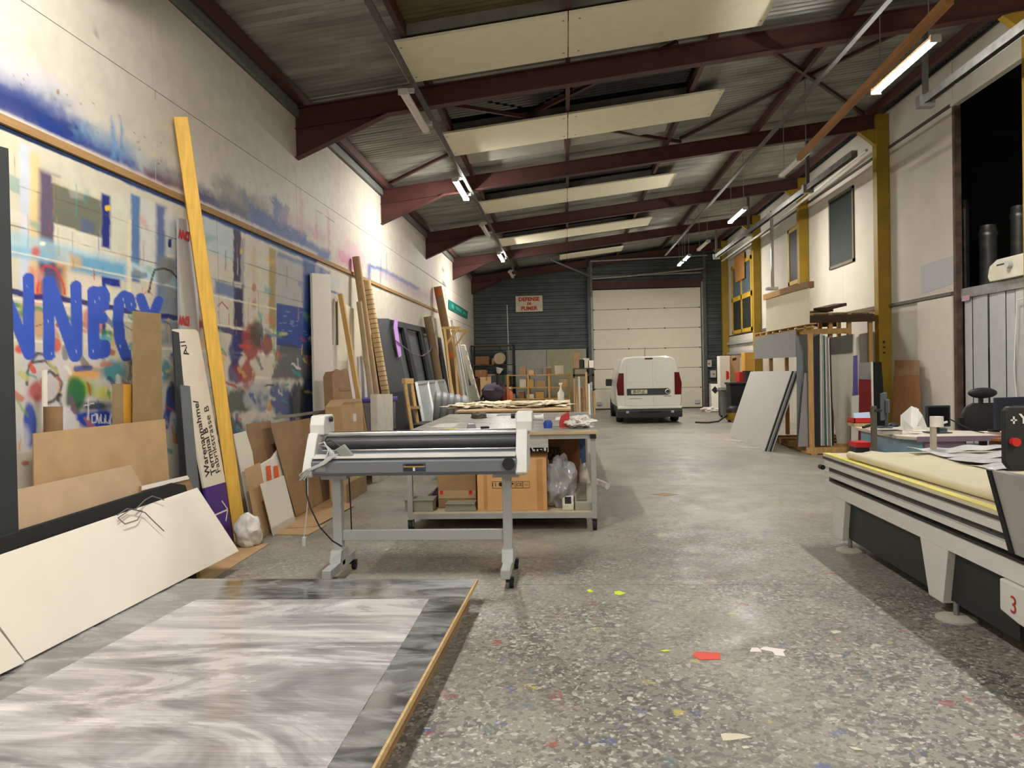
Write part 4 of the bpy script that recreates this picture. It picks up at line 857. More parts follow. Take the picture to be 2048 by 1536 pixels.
# ------------------------------------------------------------------ foreground: pallet with steel sheets
def swirl(name, c0, c1, metal, r0, r1, streak, dist, scale):
    m = bpy.data.materials.new(name); m.use_nodes = True; nt = m.node_tree; N = nt.nodes; L = nt.links; b = N['Principled BSDF']
    g = N.new('ShaderNodeNewGeometry'); mp = N.new('ShaderNodeMapping'); mp.inputs['Scale'].default_value = streak; mp.inputs['Rotation'].default_value = (0, 0, .12); L.new(g.outputs['Position'], mp.inputs[0])
    nz = N.new('ShaderNodeTexNoise'); nz.inputs['Scale'].default_value = scale; nz.inputs['Detail'].default_value = 4; nz.inputs['Roughness'].default_value = .6; nz.inputs['Distortion'].default_value = dist; L.new(mp.outputs[0], nz.inputs[0])
    rp = N.new('ShaderNodeValToRGB'); e = rp.color_ramp.elements; e[0].position = .3; e[1].position = .72; e[0].color = lin(c0)+(1,); e[1].color = lin(c1)+(1,)
    L.new(nz.outputs[0], rp.inputs[0]); L.new(rp.outputs[0], b.inputs['Base Color'])
    if dist > 2:      # fine brush lines over the broad smears
        mp2 = N.new('ShaderNodeMapping'); mp2.inputs['Scale'].default_value = (1.2, 60, 1); mp2.inputs['Rotation'].default_value = (0, 0, .05); L.new(g.outputs['Position'], mp2.inputs[0])
        n3 = N.new('ShaderNodeTexNoise'); n3.inputs['Scale'].default_value = 1.6; n3.inputs['Distortion'].default_value = .6; L.new(mp2.outputs[0], n3.inputs[0])
        r3 = N.new('ShaderNodeMapRange'); r3.inputs[1].default_value = .35; r3.inputs[2].default_value = .65; r3.inputs[3].default_value = .82; r3.inputs[4].default_value = 1.1; L.new(n3.outputs[0], r3.inputs[0])
        sc3 = N.new('ShaderNodeVectorMath'); sc3.operation = 'SCALE'; L.new(rp.outputs[0], sc3.inputs[0]); L.new(r3.outputs[0], sc3.inputs[3]); L.new(sc3.outputs[0], b.inputs['Base Color'])
    mr = N.new('ShaderNodeMapRange'); mr.inputs[1].default_value = .35; mr.inputs[2].default_value = .65; mr.inputs[3].default_value = r0; mr.inputs[4].default_value = r1
    L.new(nz.outputs[0], mr.inputs[0]); L.new(mr.outputs[0], b.inputs['Roughness']); b.inputs['Metallic'].default_value = metal
    m2 = N.new('ShaderNodeMapRange'); m2.inputs[1].default_value = .4; m2.inputs[2].default_value = .62; m2.inputs[3].default_value = metal; m2.inputs[4].default_value = metal*.3
    L.new(nz.outputs[0], m2.inputs[0]); L.new(m2.outputs[0], b.inputs['Metallic'])
    MATS[name] = m; return m
m_plate = swirl('dull_steel_sheet', (138, 140, 143), (156, 157, 158), .85, .12, .2, (2, 5, 1), .6, 1.6)
m_brush = swirl('smeared_steel_sheet', (138, 137, 139), (228, 224, 224), .4, .15, .36, (.9, 3.0, 1), 2.1, .8)
m_pal = M('weathered_pallet', (150, 118, 78), .85, var=.25, scale=6)
pa = onz(952, 1158, .16); pb = onz(742, 1536, .16); dr = (pb-pa).normalized(); nr = pa+dr*(3.4); ldir = Vector((-1, .01, 0))
Wd = 2.2
def rect(a0, b0, w, ofs=0.): return [a0, b0, b0+ldir*w, a0+ldir*w]
pal = thing('pallet', 'long wooden pallet carrying the steel sheets in the foreground', 'pallet', (pa.x-1, 3.6, 0))
E0, E1 = pa+Vector((-.05, -.03, 0)), nr+Vector((-.05, 0, 0))
def up_(p, z): q = p.copy(); q.z = z; return q
build(MB().slab([up_(p, .157) for p in rect(pa+Vector((.012, .012, 0)), nr+Vector((.012, 0, 0)), Wd)], (0, 0, -1), .03), 'chipboard_deck', M('chipboard', (196, 168, 120), .8, var=.2, scale=30), pal)
n = 9
for i in range(n):
    a = E0.lerp(E1, i/(n-1)*.96+.005)
    for k in range(4):
        c = a+ldir*(.05+k*(Wd-.15)/3); build(MB().box(c.x-.07, c.x+.05, c.y-.07, c.y+.03, .022, .105), 'block', m_pal, pal)
for k in range(4):
    a = E0+ldir*(.04+k*(Wd-.12)/3); c = E1+ldir*(.04+k*(Wd-.12)/3)
    build(MB().slab([up_(p, .022) for p in (a+Vector((.05, 0, 0)), c+Vector((.05, 0, 0)), c-Vector((.07, 0, 0)), a-Vector((.07, 0, 0)))], (0, 0, -1), .021), 'bottom_runner', m_pal, pal)
for i in range(n):
    a = E0.lerp(E1, i/(n-1)*.96+.005); build(MB().slab([up_(p, .127) for p in (a, a+dr*.1, a+dr*.1+ldir*(Wd-.02), a+ldir*(Wd-.02))], (0, 0, -1), .022), 'deck_board', m_pal, pal)
build(MB().slab([up_(p, .160) for p in rect(pa, nr, Wd)], (0, 0, -1), .003), 'steel_sheet', m_plate, label='large dull steel sheet lying on the pallet, lower of two', cat='steel sheet')
ia, ib = onz(858, 1198, .162), onz(654, 1536, .162); ic = onz(392, 1200, .162); idd = onz(0, 1402, .162)
ie = ia+(ib-ia).normalized()*3.2; iff = ic+(idd-ic).normalized()*3.1
build(MB().slab([up_(p, .1635) for p in (ia, ie, iff, ic)], (0, 0, -1), .003), 'smeared_sheet', m_brush, label='white-smeared steel sheet lying on top of the larger sheet', cat='steel sheet')

# ------------------------------------------------------------------ laminating machine
lm = thing('laminating_machine', 'grey wide-format laminating machine on a wheeled stand', 'laminator', (-1.15, 5.7, 0))
m_lam = M('laminator_grey', (112, 116, 122), .42, .1, var=.04); m_cap = M('laminator_white', (206, 206, 202), .4, var=.03); m_leg = M('laminator_leg', (168, 170, 170), .45, .1, var=.04)
bd = build(MB().prism([(5.52, .83), (5.50, .85), (5.50, .93), (5.53, .955), (5.64, .985), (5.98, .985), (5.98, .82), (5.55, .82)], 'x', -1.93, -.385), 'front_beam', m_lam, lm)
build(MB().prism([(5.505, .958), (5.60, .977), (5.60, .982), (5.505, .963)], 'x', -1.93, -.39), 'feed_tray', M('tray_pale', (200, 198, 194), .4), lm)
build(MB().cyl((-1.9, 5.78, 1.045), (-.4, 5.78, 1.045), .048, n=24), 'lower_roller', M('dark_roller', (66, 68, 70), .45), lm, smooth=True)
build(MB().cyl((-1.9, 5.80, 1.115), (-.4, 5.80, 1.115), .026, n=20), 'chrome_roller', m_chrome, lm, smooth=True)
build(MB().cyl((-1.9, 5.68, 1.0), (-.4, 5.68, 1.0), .009, n=10), 'guide_bar', m_chrome, lm, smooth=True)
for s, x0, x1 in ((-1, -2.0, -1.925), (1, -.39, -.305)):
    sp = build(MB().prism([(5.48, .84), (5.52, .92), (5.62, 1.09), (5.66, 1.14), (5.98, 1.14), (5.98, .82), (5.50, .82)], 'x', x0, x1), 'side_plate', m_cap, lm, bevel=.008)
    hb = build(MB().prism([(5.70, 1.12), (5.70, 1.20), (5.74, 1.27), (5.94, 1.27), (5.97, 1.24), (5.97, 1.12)], 'x', x0-.005, x1+.035), 'head_box', m_cap, lm, bevel=.01)
    build(MB().cyl((x0-.02 if s > 0 else x1+.04, 5.84, 1.235), (x0-.05 if s > 0 else x1+.06, 5.84, 1.235), .02, n=12), 'spindle', m_dark, hb)
build(MB().cyl((-.27, 5.82, 1.22), (-.2, 5.82, 1.22), .022, n=14).cyl((-.2, 5.82, 1.22), (-.185, 5.82, 1.22), .03, n=14), 'spool_shaft', m_cap, lm, smooth=True)
build(MB().cyl((-.44, 5.502, .905), (-.44, 5.475, .905), .046, n=24), 'speed_knob', m_dark, lm, smooth=True)
st = build(MB().box(-1.23, -1.06, 5.497, 5.499, .857, .915), 'warning_label', M('label_white', (200, 196, 180), .5), lm)
st.data.materials[0] = M('label_base', (60, 64, 74), .5)
for x0, x1, z0, z1, c in ((-1.21, -1.08, .897, .912, (30, 30, 32)), (-1.225, -1.065, .888, .895, (196, 150, 60)), (-1.225, -1.16, .860, .885, (36, 38, 44)), (-1.155, -1.14, .860, .886, (214, 210, 196)), (-1.135, -1.065, .860, .885, (40, 56, 92))):
    build(MB().box(x0, x1, 5.4955, 5.497, z0, z1), 'label_field', M('lab%d%d%d' % c, c, .5), st)
build(MB().box(-1.9, -1.82, 5.497, 5.499, .862, .9), 'rating_plate', M('rating_plate', (146, 148, 148), .4), lm)
for x in (-1.80, -.475):
    lg = build(MB().box(x-.035, x+.035, 5.68, 5.76, .1, .82), 'leg', m_leg, lm, bevel=.006)
    build(MB().box(x-.06, x+.1 if x < -1 else x+.12, 5.62, 5.82, .79, .822) if 0 else MB().box(x-.1, x+.1, 5.62, 5.84, .785, .82), 'mounting_bracket', m_leg, lg)
    ft = build(MB().box(x-.035, x+.035, 5.39, 6.04, .075, .145), 'foot_bar', m_leg, lm, bevel=.006)
    build(MB().prism([(5.60, .145), (5.84, .145), (5.80, .23), (5.64, .23)], 'x', x-.042, x+.042), 'foot_gusset', m_leg, ft)
    for y in (5.45, 5.98):
        c = build(MB().cyl((x+.025, y, .035), (x+.055, y, .035), .035, n=16), 'caster_wheel', m_rubber, ft, smooth=True)
        build(MB().box(x+.0, x+.06, y-.02, y+.02, .045, .078), 'caster_fork', m_dark, c)
build(MB().box(-1.765, -.51, 5.70, 5.74, .295, .375), 'cross_beam', m_leg, lm, bevel=.004)
lead = lambda pts, r, m, nm: build(MB().tube(pts, r, 6), nm, m, lm, smooth=True)
lead([(-1.90, 5.60, 1.06), (-1.84, 5.55, 1.08), (-1.80, 5.52, 1.02), (-1.83, 5.50, .93), (-1.95, 5.49, .86), (-2.02, 5.50, .80)], .006, m_lgray, 'cable')
for k in range(4):
    a = k*.012; lead([(-1.88+a, 5.60, 1.05), (-1.80+a, 5.53, 1.04-a), (-1.78+a, 5.50, .98), (-1.86+a, 5.48, .92), (-1.96+a, 5.47, .88), (-2.02+a, 5.49, .84-a), (-1.98, 5.50, .80)], .005, m_lgray, 'cable_loop')
lead([(-1.88, 5.6, 1.07), (-1.80, 5.58, 1.09), (-1.74, 5.56, 1.06), (-1.70, 5.55, 1.03)], .005, m_dark, 'remote_lead')
build(MB().slab([(-1.76, 5.54, 1.02), (-1.69, 5.54, 1.06), (-1.62, 5.55, .97), (-1.68, 5.55, .935)], (.1, 1, .1), .03), 'remote_box', M('remote_grey', (138, 142, 134), .5), lm, bevel=.006)
lead([(-1.97, 5.50, .83), (-1.96, 5.47, .70), (-1.93, 5.46, .6), (-1.87, 5.48, .45), (-1.80, 5.55, .33), (-1.75, 5.62, .27)], .006, m_dark, 'power_cable')
lead([(-1.96, 5.5, .82), (-1.955, 5.48, .65), (-1.97, 5.47, .5), (-1.985, 5.46, .38)], .004, m_lgray, 'plug_cable'); build(MB().box(-2.0, -1.97, 5.45, 5.475, .31, .38), 'plug', m_lgray, lm, bevel=.004)
lead([(-1.72, 5.76, .80), (-1.715, 5.77, .5), (-1.71, 5.76, .3)], .006, m_dark, 'rear_cable')
# ------------------------------------------------------------------ work table on castors
m_alu = M('aluminium_profile', (176, 176, 172), .4, .45, var=.08)
mt = bpy.data.materials.new('scored_table_top'); mt.use_nodes = True
nt = mt.node_tree; N = nt.nodes; L = nt.links; b = N['Principled BSDF']; geo = N.new('ShaderNodeNewGeometry')
mp = N.new('ShaderNodeMapping'); mp.inputs['Scale'].default_value = (1.3, 5, 1); L.new(geo.outputs['Position'], mp.inputs[0])
nz = noise(3.4, 5, mp.outputs[0], .75)
rp = ramp(nz.outputs[0], [(.38, lin((48, 50, 52))), (.43, lin((120, 116, 104))), (.5, lin((166, 160, 142))), (.54, lin((214, 212, 206))), (.6, lin((140, 140, 134))), (.66, lin((196, 196, 110)))])
L.new(rp.outputs[0], b.inputs['Base Color']); b.inputs['Roughness'].default_value = .3
TX0, TX1, TY0, TY1, TZ = -1.66, .29, 7.36, 10.65, .975
wt = thing('work_table', 'big wheeled work table with scored top and aluminium frame', 'table', ((TX0+TX1)/2, TY0, 0))
build(MB().box(TX0-.02, TX1, TY0-.02, TY1, TZ-.018, TZ), 'table_top', mt, wt)
build(MB().box(TX0-.03, TX1+.005, TY0-.03, TY0-.02, TZ-.022, TZ+.002), 'front_edge', m_ply, wt)
for y in (TY0, TY1-.05): build(MB().box(TX0+.05, TX1-.02, y, y+.05, TZ-.07, TZ-.018), 'top_rail', m_alu, wt)
for x in (TX0+.05, TX1-.07): build(MB().box(x, x+.05, TY0+.05, TY1-.05, TZ-.07, TZ-.018), 'side_rail', m_alu, wt)
SZ = .19
for x in (TX0+.05, TX1-.07):
    for y in (TY0+.004, TY1-.055):
        l = build(MB().box(x, x+.05, y, y+.05, .11, TZ-.07), 'leg', m_alu, wt)
        w = build(MB().cyl((x+.005, y+.03, .052), (x+.045, y+.03, .052), .052, n=20), 'caster_wheel', m_rubber, wt, smooth=True)
        build(MB().box(x-.005, x+.003, y, y+.06, .05, .115).box(x+.047, x+.055, y, y+.06, .05, .115).box(x-.005, x+.055, y, y+.06, .108, .118), 'caster_fork', m_galv, w)
for y in (TY0+.004, TY1-.055): build(MB().box(TX0+.10, TX1-.07, y, y+.05, .125, .175), 'bottom_rail', m_alu, wt)
for x in (TX0+.05, TX1-.07): build(MB().box(x, x+.05, TY0+.054, TY1-.055, .125, .175), 'bottom_side_rail', m_alu, wt)
build(MB().box(TX0+.06, TX1-.03, TY0+.01, TY1-.01, .176, SZ), 'lower_shelf', M('shelf_board', (196, 182, 156), .7), wt)
build(MB().box(TX1-.075, TX1-.015, TY0-.022, TY0+.004, TZ-.07, TZ-.03), 'end_plug', m_black, wt)
for v0, v1 in ((906, 922), (938, 958)): build(MB().slab([onx(u, v, TX1-.018) for u, v in ((1186, v0+4), (1192, v0), (1192, v1), (1185, v1))], (-1, 0, 0), .002), 'red_sticker', m_redp, wt)
# goods on the lower shelf
def carton(name, x0, x1, y0, y1, z0, z1, mat, label, flaps=False, tape=True):
    t = thing(name, label, 'carton', ((x0+x1)/2, y0, z0)); b_ = build(MB().box(x0, x1, y0, y1, z0, z1), 'carton_body', mat, t, bevel=.006)
    if tape: build(MB().box((x0+x1)/2-.025, (x0+x1)/2+.025, y0-.001, y1+.001, z1-.001, z1+.001), 'tape', M('brown_tape', (140, 104, 66), .4), t)
    if flaps:
        for s in (0, 1): build(MB().slab([(x0, y0 if s == 0 else y1, z1), (x1, y0 if s == 0 else y1, z1), (x1, (y0-.1) if s == 0 else y1+.1, z1+.08), (x0, (y0-.1) if s == 0 else y1+.1, z1+.08)], (0, 0, -1), .004), 'flap', mat, t)
    return t
def shX(u, y=7.45): return ony(u, 980, y).x
def shZ(v, u=1000, y=7.45): return ony(u, v, y).z
m_obox = M('orange_cardboard', (206, 158, 104), .8, var=.08)
t = carton('shipping_carton', shX(955), shX(1094), 7.43, 8.05, SZ, shZ(916, 1020), m_obox, 'light orange-brown shipping carton with handling symbols on the shelf', tape=False)
y = 7.428
for x0, x1 in ((shX(968), shX(975)), (shX(1074), shX(1086))): build(MB().box(x0, x1, y, y+.003, SZ+.01, shZ(918, 1020)), 'tape_strip', M('pale_tape', (186, 136, 84), .35), t)
zc = shZ(969, 1020)
for i, u in enumerate((995, 1014, 1024, 1039, 1053)):
    if i == 1: continue
    x = shX(u); h = .034; xw = .05 if i == 0 else .033
    for a, c, d, e in ((x-xw, x+xw, zc-h, zc-h+.003), (x-xw, x+xw, zc+h-.003, zc+h), (x-xw, x-xw+.003, zc-h, zc+h), (x+xw-.003, x+xw, zc-h, zc+h)): build(MB().box(a, c, y-.001, y+.001, d, e), 'symbol_frame', m_ink, t)
x = shX(1024); build(MB().prism([(x+.022*math.cos(q), zc+.004+.018*math.sin(q)) for q in [math.pi*k/8 for k in range(9)]], 'y', y-.001, y+.001), 'umbrella_symbol', m_ink, t); build(MB().box(x-.0015, x+.0015, y-.001, y+.001, zc-.02, zc+.006), 'umbrella_handle', m_ink, t)
x = shX(1002); build(MB().prism([(x+.02*math.cos(q), zc+.006+.02*math.sin(q)) for q in [2*math.pi*k/12 for k in range(12)]], 'y', y-.001, y+.001), 'glass_symbol', m_ink, t)
lettering('11', .055, (shX(989), y-.001, zc), (1, 0, 0), (0, 0, 1), m_ink, t); lettering('CE', .045, (shX(1039), y-.001, zc), (1, 0, 0), (0, 0, 1), m_ink, t); lettering('Carton', .014, (shX(1053), y-.001, zc), (1, 0, 0), (0, 0, 1), m_ink, t)
bk = M('dark_brown_carton', (122, 84, 50), .8, var=.1)
t = carton('dark_carton', ony(1035, 900, 7.9).x+.32, ony(1160, 900, 8.3).x, 8.12, 8.75, SZ, .9, bk, 'dark brown carton with faint black lettering at the back of the shelf', tape=False)
lettering('SATELLITE', .085, (ony(1085, 902, 8.11).x, 8.115, ony(1085, 902, 8.11).z), (1, 0, 0), (0, 0, 1), m_ink, t, bold=.004); lettering('DISPLAY', .085, (ony(1092, 914, 8.11).x, 8.115, ony(1092, 914, 8.11).z), (1, 0, 0), (0, 0, 1), m_ink, t, bold=.004)
t = carton('taped_carton', shX(876, 7.6), shX(952, 7.6), 7.6, 8.2, SZ, shZ(950, 910, 7.6), m_card2, 'brown carton with clear tape and red labels on the shelf')
zz = shZ(985, 900, 7.6)
build(MB().box(shX(877, 7.6), shX(951, 7.6), 7.596, 7.599, zz-.06, zz+.02), 'clear_tape', M('milky_tape', (176, 150, 116), .3), t)
for u in (882, 940): build(MB().box(shX(u, 7.6)-.012, shX(u, 7.6)+.022, 7.594, 7.597, zz-.02, zz+.02), 'red_label', m_redp, t)
carton('plain_carton', -1.35, -.95, 8.5, 9.2, SZ, .62, m_card2, 'plain carton standing behind the grey tray on the shelf')
m_tray = M('grey_green_metal', (156, 154, 138), .5, .1, var=.06)
def trough(name, x0, x1, y0, y1, z0, h, tp, label):
    t = thing(name, label, 'tray', ((x0+x1)/2, y0, z0))
    v = [(x0+tp, y0+.02, z0+.004), (x1-tp, y0+.02, z0+.004), (x1, y0, z0+h), (x0, y0, z0+h), (x0+tp, y1-.02, z0+.004), (x1-tp, y1-.02, z0+.004), (x1, y1, z0+h), (x0, y1, z0+h)]
    build(MB().add(v, [(0, 1, 2, 3), (5, 4, 7, 6), (1, 5, 6, 2), (4, 0, 3, 7), (0, 4, 5, 1)]).add([(x0-.01, y0-.01, z0+h), (x1+.01, y0-.01, z0+h), (x1+.01, y1+.01, z0+h), (x0-.01, y1+.01, z0+h)], [(0, 1, 2, 3)]), 'tray_body', m_tray, t)
    build(MB().box(x0-.012, x1+.012, y0-.012, y0, z0+h-.008, z0+h+.004), 'rim', m_tray, t)
trough('metal_tray', shX(811), shX(866), 7.4, 7.62, SZ, .125, .0, 'straight grey metal tray at the left end of the shelf')
trough('metal_tray', shX(894), shX(948), 7.4, 7.56, SZ, .085, -.025, 'flared grey metal tray in front of the taped carton')
build(MB().prism([(shX(836), SZ+.0), (shX(872), SZ+.0), (shX(872), SZ+.2), (shX(864), SZ+.19)], 'y', 7.68, 7.74), 'wedge_piece', m_char, label='dark triangular wedge behind the straight metal tray', cat='wedge')
build(MB().blob((shX(1120), 7.62, SZ+.24), (.17, .15, .25), 5, 4, .35, 2.2, flat=-.24), 'plastic_bag', M('clear_bag', (206, 208, 210), .15, 0, trans=.55, var=.04), smooth=True, label='crumpled clear plastic bag on the shelf beside the carton', cat='bag')
t = thing('handheld_device', 'small cream handheld device at the right end of the shelf', 'device', (shX(1135), 7.42, SZ)); x0, x1 = shX(1124), shX(1147)
build(MB().prism([(7.41, SZ), (7.41, SZ+.06), (7.5, SZ+.13), (7.62, SZ+.13), (7.62, SZ)], 'x', x0, x1), 'device_body', M('cream_plastic', (206, 200, 180), .45), t, bevel=.012); build(MB().slab([(x0+.025, 7.418, SZ+.066), (x1-.025, 7.418, SZ+.066), (x1-.025, 7.488, SZ+.121), (x0+.025, 7.488, SZ+.121)], (0, -.6, .8), .003), 'device_screen', m_dark, t)
t = thing('metal_case', 'grey-green metal case with sloping lid at the right end of the shelf', 'case', (shX(1165), 7.42, SZ)); x0, x1 = shX(1149), shX(1183)
build(MB().prism([(7.42, SZ), (7.42, SZ+.08), (7.75, SZ+.22), (7.75, SZ)], 'x', x0, x1), 'case_body', m_tray, t, bevel=.006); build(MB().slab([(x0+.02, 7.44, SZ+.092), (x1-.05, 7.44, SZ+.092), (x1-.05, 7.74, SZ+.220), (x0+.02, 7.74, SZ+.220)], (0, -.4, .9), .008), 'case_lid', M('dark_lid', (110, 104, 88), .5), t)
t = thing('spray_bottle', 'white bottle with blue cap standing at the right edge of the shelf', 'bottle', (shX(1165, 7.9), 7.9, SZ))
build(MB().lathe([(.04, 0), (.045, .02), (.045, .3), (.03, .38), (.018, .42), (.018, .46)], (shX(1166, 7.9), 7.9, SZ), 16), 'bottle_body', m_white, t, smooth=True); build(MB().lathe([(.024, .46), (.024, .55), (.012, .57)], (shX(1166, 7.9), 7.9, SZ), 12), 'bottle_cap', m_blue, t, smooth=True)
build(MB().slab([(shX(1158, 7.88), 7.8, .9), (shX(1172, 7.88), 7.8, .9), (shX(1173, 7.88), 7.8, .62), (shX(1164, 7.88), 7.8, .60)], (0, 1, 0), .03), 'blue_cloth', M('blue_cloth', (70, 92, 130), .8), label='blue cloth hanging under the table top at the right', cat='cloth')
build(MB().tube([ony(1188, 962, 7.75), ony(1215, 972, 7.6)], .035, 12), 'film_roll', M('milky_film', (206, 208, 204), .25), smooth=True, label='short translucent film roll sticking out of the shelf right end', cat='roll')
# things on the table top
def onT(u, v, z=0.): return onz(u, v, TZ+z)
def tape_roll(u, v, r, w, mat, label):
    c = onT(u, v); t = build(MB().pipe(c, c+Vector((0, 0, w)), r, r*.72, 20), 'tape_roll', mat, smooth=True, label=label, cat='tape', group='tape rolls on the table'); return t
tape_roll(902, 866, .07, .045, M('yellow_tape', (220, 206, 110), .4), 'pale yellow tape roll at the front of the table'); tape_roll(970, 863, .045, .05, m_black, 'black tape roll in the middle of the table front')
c = onT(943, 857); t = build(MB().prism([(c.x-.05, c.z), (c.x+.05, c.z), (c.x+.038, c.z+.055), (c.x-.038, c.z+.055)], 'y', c.y-.02, c.y+.02), 'acrylic_block', M('grey_acrylic', (150, 154, 156), .2), label='small grey acrylic block left on the table top', cat='block', bevel=.006)
c = onT(1096, 856); build(MB().lathe([(.045, 0), (.05, .05), (.035, .08), (.012, .085)], c, 12), 'blue_pot', m_blue, smooth=True, label='small blue pot standing on the right of the table', cat='pot')
c = onT(1129, 855); build(MB().prism([(c.x-.055, c.z), (c.x+.055, c.z), (c.x+.055, c.z+.15), (c.x+.035, c.z+.16), (c.x-.035, c.z+.12), (c.x-.055, c.z+.06)], 'y', c.y, c.y+.04), 'red_carrier', M('dull_red', (190, 60, 62), .6), label='red rounded card standing on the table right side', cat='card')
c = onT(1160, 856); build(MB().blob(c+Vector((0, .1, .05)), (.14, .16, .07), 8, 4, .5, 2.6, flat=-.05), 'white_rag', M('spotted_rag', (226, 222, 212), .8, var=.2, scale=14), smooth=True, label='crumpled white rag with dark spots on the table corner', cat='rag')
c = onT(958, 836); build(MB().blob(c+Vector((0, 0, .03)), (.1, .12, .05), 11, 3, .5, 2.4, flat=-.03), 'grey_rag', M('grey_rag', (110, 100, 90), .8, var=.2, scale=14), smooth=True, label='small crumpled grey brown rag on the table top', cat='rag')
def sheetT(px, mat, label, z=.001, name='paper_sheet', cat='paper'): return build(MB().slab([onT(u, v, z+.001) for u, v in px], (0, 0, -1), .001), name, mat, label=label, cat=cat)
m_pap = M('loose_paper', (222, 220, 212), .7, var=.04)
sheetT([(826, 866), (868, 865), (880, 858), (842, 859)], m_pap, 'white paper sheet near the table left front corner'); sheetT([(858, 855), (905, 855), (920, 846), (880, 847)], m_pap, 'white paper sheet behind the yellow tape')
sheetT([(985, 866), (1040, 866), (1030, 860), (990, 861)], m_pap, 'white paper strip behind the laminator rollers', name='paper_strip'); sheetT([(1110, 840), (1180, 838), (1176, 832), (1112, 834)], m_pap, 'white paper sheet behind the red card'); sheetT([(992, 832), (1042, 831), (1046, 825), (1000, 826)], M('grey_plate', (104, 104, 96), .5), 'flat dark grey plate lying on the table', name='flat_plate', cat='plate')
c0, c1 = onT(978, 864, .012), onT(1002, 868, .012); build(MB().bar(c0, c1, .02, .015), 'wooden_stick', m_pine, label='thin wooden stick beside the black tape', cat='stick')
# second table with plywood and papers
t2 = thing('trestle_table', 'long plywood covered table behind the work table', 'table', (-.7, 10.8, 0))
U0, U1, V0, V1 = -1.62, .05, 10.75, 14.0
build(MB().box(U0, U1, V0, V1, .985, 1.01), 'plywood_top', m_ply, t2); build(MB().box(U0+.04, U1-.02, V0+.04, V1-.04, .90, .985), 'apron', M('dark_timber', (96, 76, 52), .7), t2)
for x in (U0+.08, U1-.14):
    for y in (V0+.1, V1-.16): build(MB().box(x, x+.06, y, y+.06, 0, .90), 'leg', m_alu, t2)
m_pp = M('cream_packing_paper', (232, 220, 196), .8, var=.06)
for i, (u, v, rx, ry, rz, l) in enumerate(((930, 817, .3, .35, .05, 'crumpled cream packing paper at the left of the plywood'), (985, 813, .35, .5, .05, 'crumpled cream packing paper in the middle of the plywood'), (1045, 815, .35, .4, .06, 'peaked cream packing paper right of the middle of the plywood'), (1095, 812, .3, .5, .04, 'flat cream packing paper at the right of the plywood'))):
    c = onz(u, v, 1.011); build(MB().blob(c+Vector((0, ry*.5, .02)), (rx, ry, rz), 20+i, 4, .8, 2.4, flat=-.02), 'packing_paper', m_pp, smooth=True, label=l, cat='paper', group='cream packing papers')
c = onz(1122, 806, 1.011); t = thing('pump_bottle', 'white pump bottle standing on the plywood right end', 'bottle', c)
build(MB().lathe([(.05, 0), (.055, .02), (.055, .17), (.02, .22), (.02, .25)], c, 14), 'bottle_body', m_white, t, smooth=True); build(MB().lathe([(.015, .25), (.015, .31), (.03, .31), (.03, .34)], c, 10), 'pump_head', m_white, t)
for i, (u, v, h, r, mm, l) in enumerate(((1010, 800, .36, .06, M('amber_bottle', (96, 42, 36), .2), 'dark red bottle on the far end of the plywood'), (1023, 800, .26, .045, M('orange_bottle', (190, 96, 40), .3), 'small orange bottle on the far end of the plywood'), (998, 800, .2, .06, m_dark, 'short black pot on the far end of the plywood'))):
    c = onz(u, v+1, 1.011); c.y = min(c.y, 13.85); t = thing('liquid_bottle', l, 'bottle', c, group='bottles on the plywood')
    build(MB().lathe([(r, 0), (r*1.05, .02), (r*1.05, h*.6), (r*.4, h*.75), (r*.4, h*.9)], c, 14), 'bottle_body', mm, t, smooth=True); build(MB().lathe([(r*.5, h*.88), (r*.5, h)], c, 10), 'bottle_cap', m_white if i else m_dark, t)
c = onz(968, 802, 1.011); t = thing('desk_lamp', 'black jointed clamp lamp at the far left of the plywood', 'lamp', c); c.y = 13.6
build(MB().lathe([(.12, 0), (.12, .03), (.03, .05)], c, 14), 'lamp_base', m_black, t); build(MB().tube([c+Vector((0, 0, .05)), c+Vector((.1, 0, .25)), c+Vector((.3, 0, .3)), c+Vector((.32, 0, .55))], .025, 8), 'lamp_arm', m_black, t, smooth=True); build(MB().lathe([(.03, 0), (.07, .1)], c+Vector((.33, 0, .52)), 12, axis=(.3, 0, 1)), 'lamp_head', m_lgray, t, smooth=True)
build(MB().blob((-1.35, 13.6, 1.18), (.2, .2, .17), 31, 3, .3, 2.2, flat=-.17), 'dark_bundle', M('dark_purple_cloth', (58, 50, 70), .8), smooth=True, label='dark purple cloth bundle on the far end of the plywood', cat='bundle')
# ------------------------------------------------------------------ flatbed cutter at the right
CX = 2.30
ct = thing('flatbed_cutter', 'long white flatbed cutting machine at the right edge', 'cutting machine', (3.0, 4.8, 0))
m_cw = M('machine_white', (208, 206, 200), .4, var=.03); m_cs = M('machine_slot', (74, 72, 70), .45, .4, var=.1); m_cd = M('machine_black', (34, 36, 35), .5, var=.1)
CY0, CY1, CX1 = 2.2, 6.93, 3.95
build(MB().box(CX-.01, CX1, CY0, CY1, .755, .78), 'bed', M('bed_felt', (206, 196, 168), .85, var=.06), ct)
build(MB().box(CX-.012, CX+.05, CY0, CY1+.005, .781, .784), 'yellow_edge', M('yellow_scale', (226, 214, 96), .5, var=.05), ct)
build(MB().box(CX-.014, CX+.02, CY0, CY1, .735, .754), 'edge_strip', m_cs, ct)
for z0, z1, dx, m, nm in ((.67, .735, 0, m_cw, 'side_band'), (.625, .67, .03, m_cs, 'rail_slot'), (.585, .625, 0, m_cw, 'side_band'), (.545, .585, .03, m_cs, 'rack_slot'), (.435, .545, 0, m_cw, 'side_skirt')):
    build(MB().box(CX+dx, CX+.12+dx, CY0, CY1-(.03 if dx else 0), z0, z1), nm, m, ct)
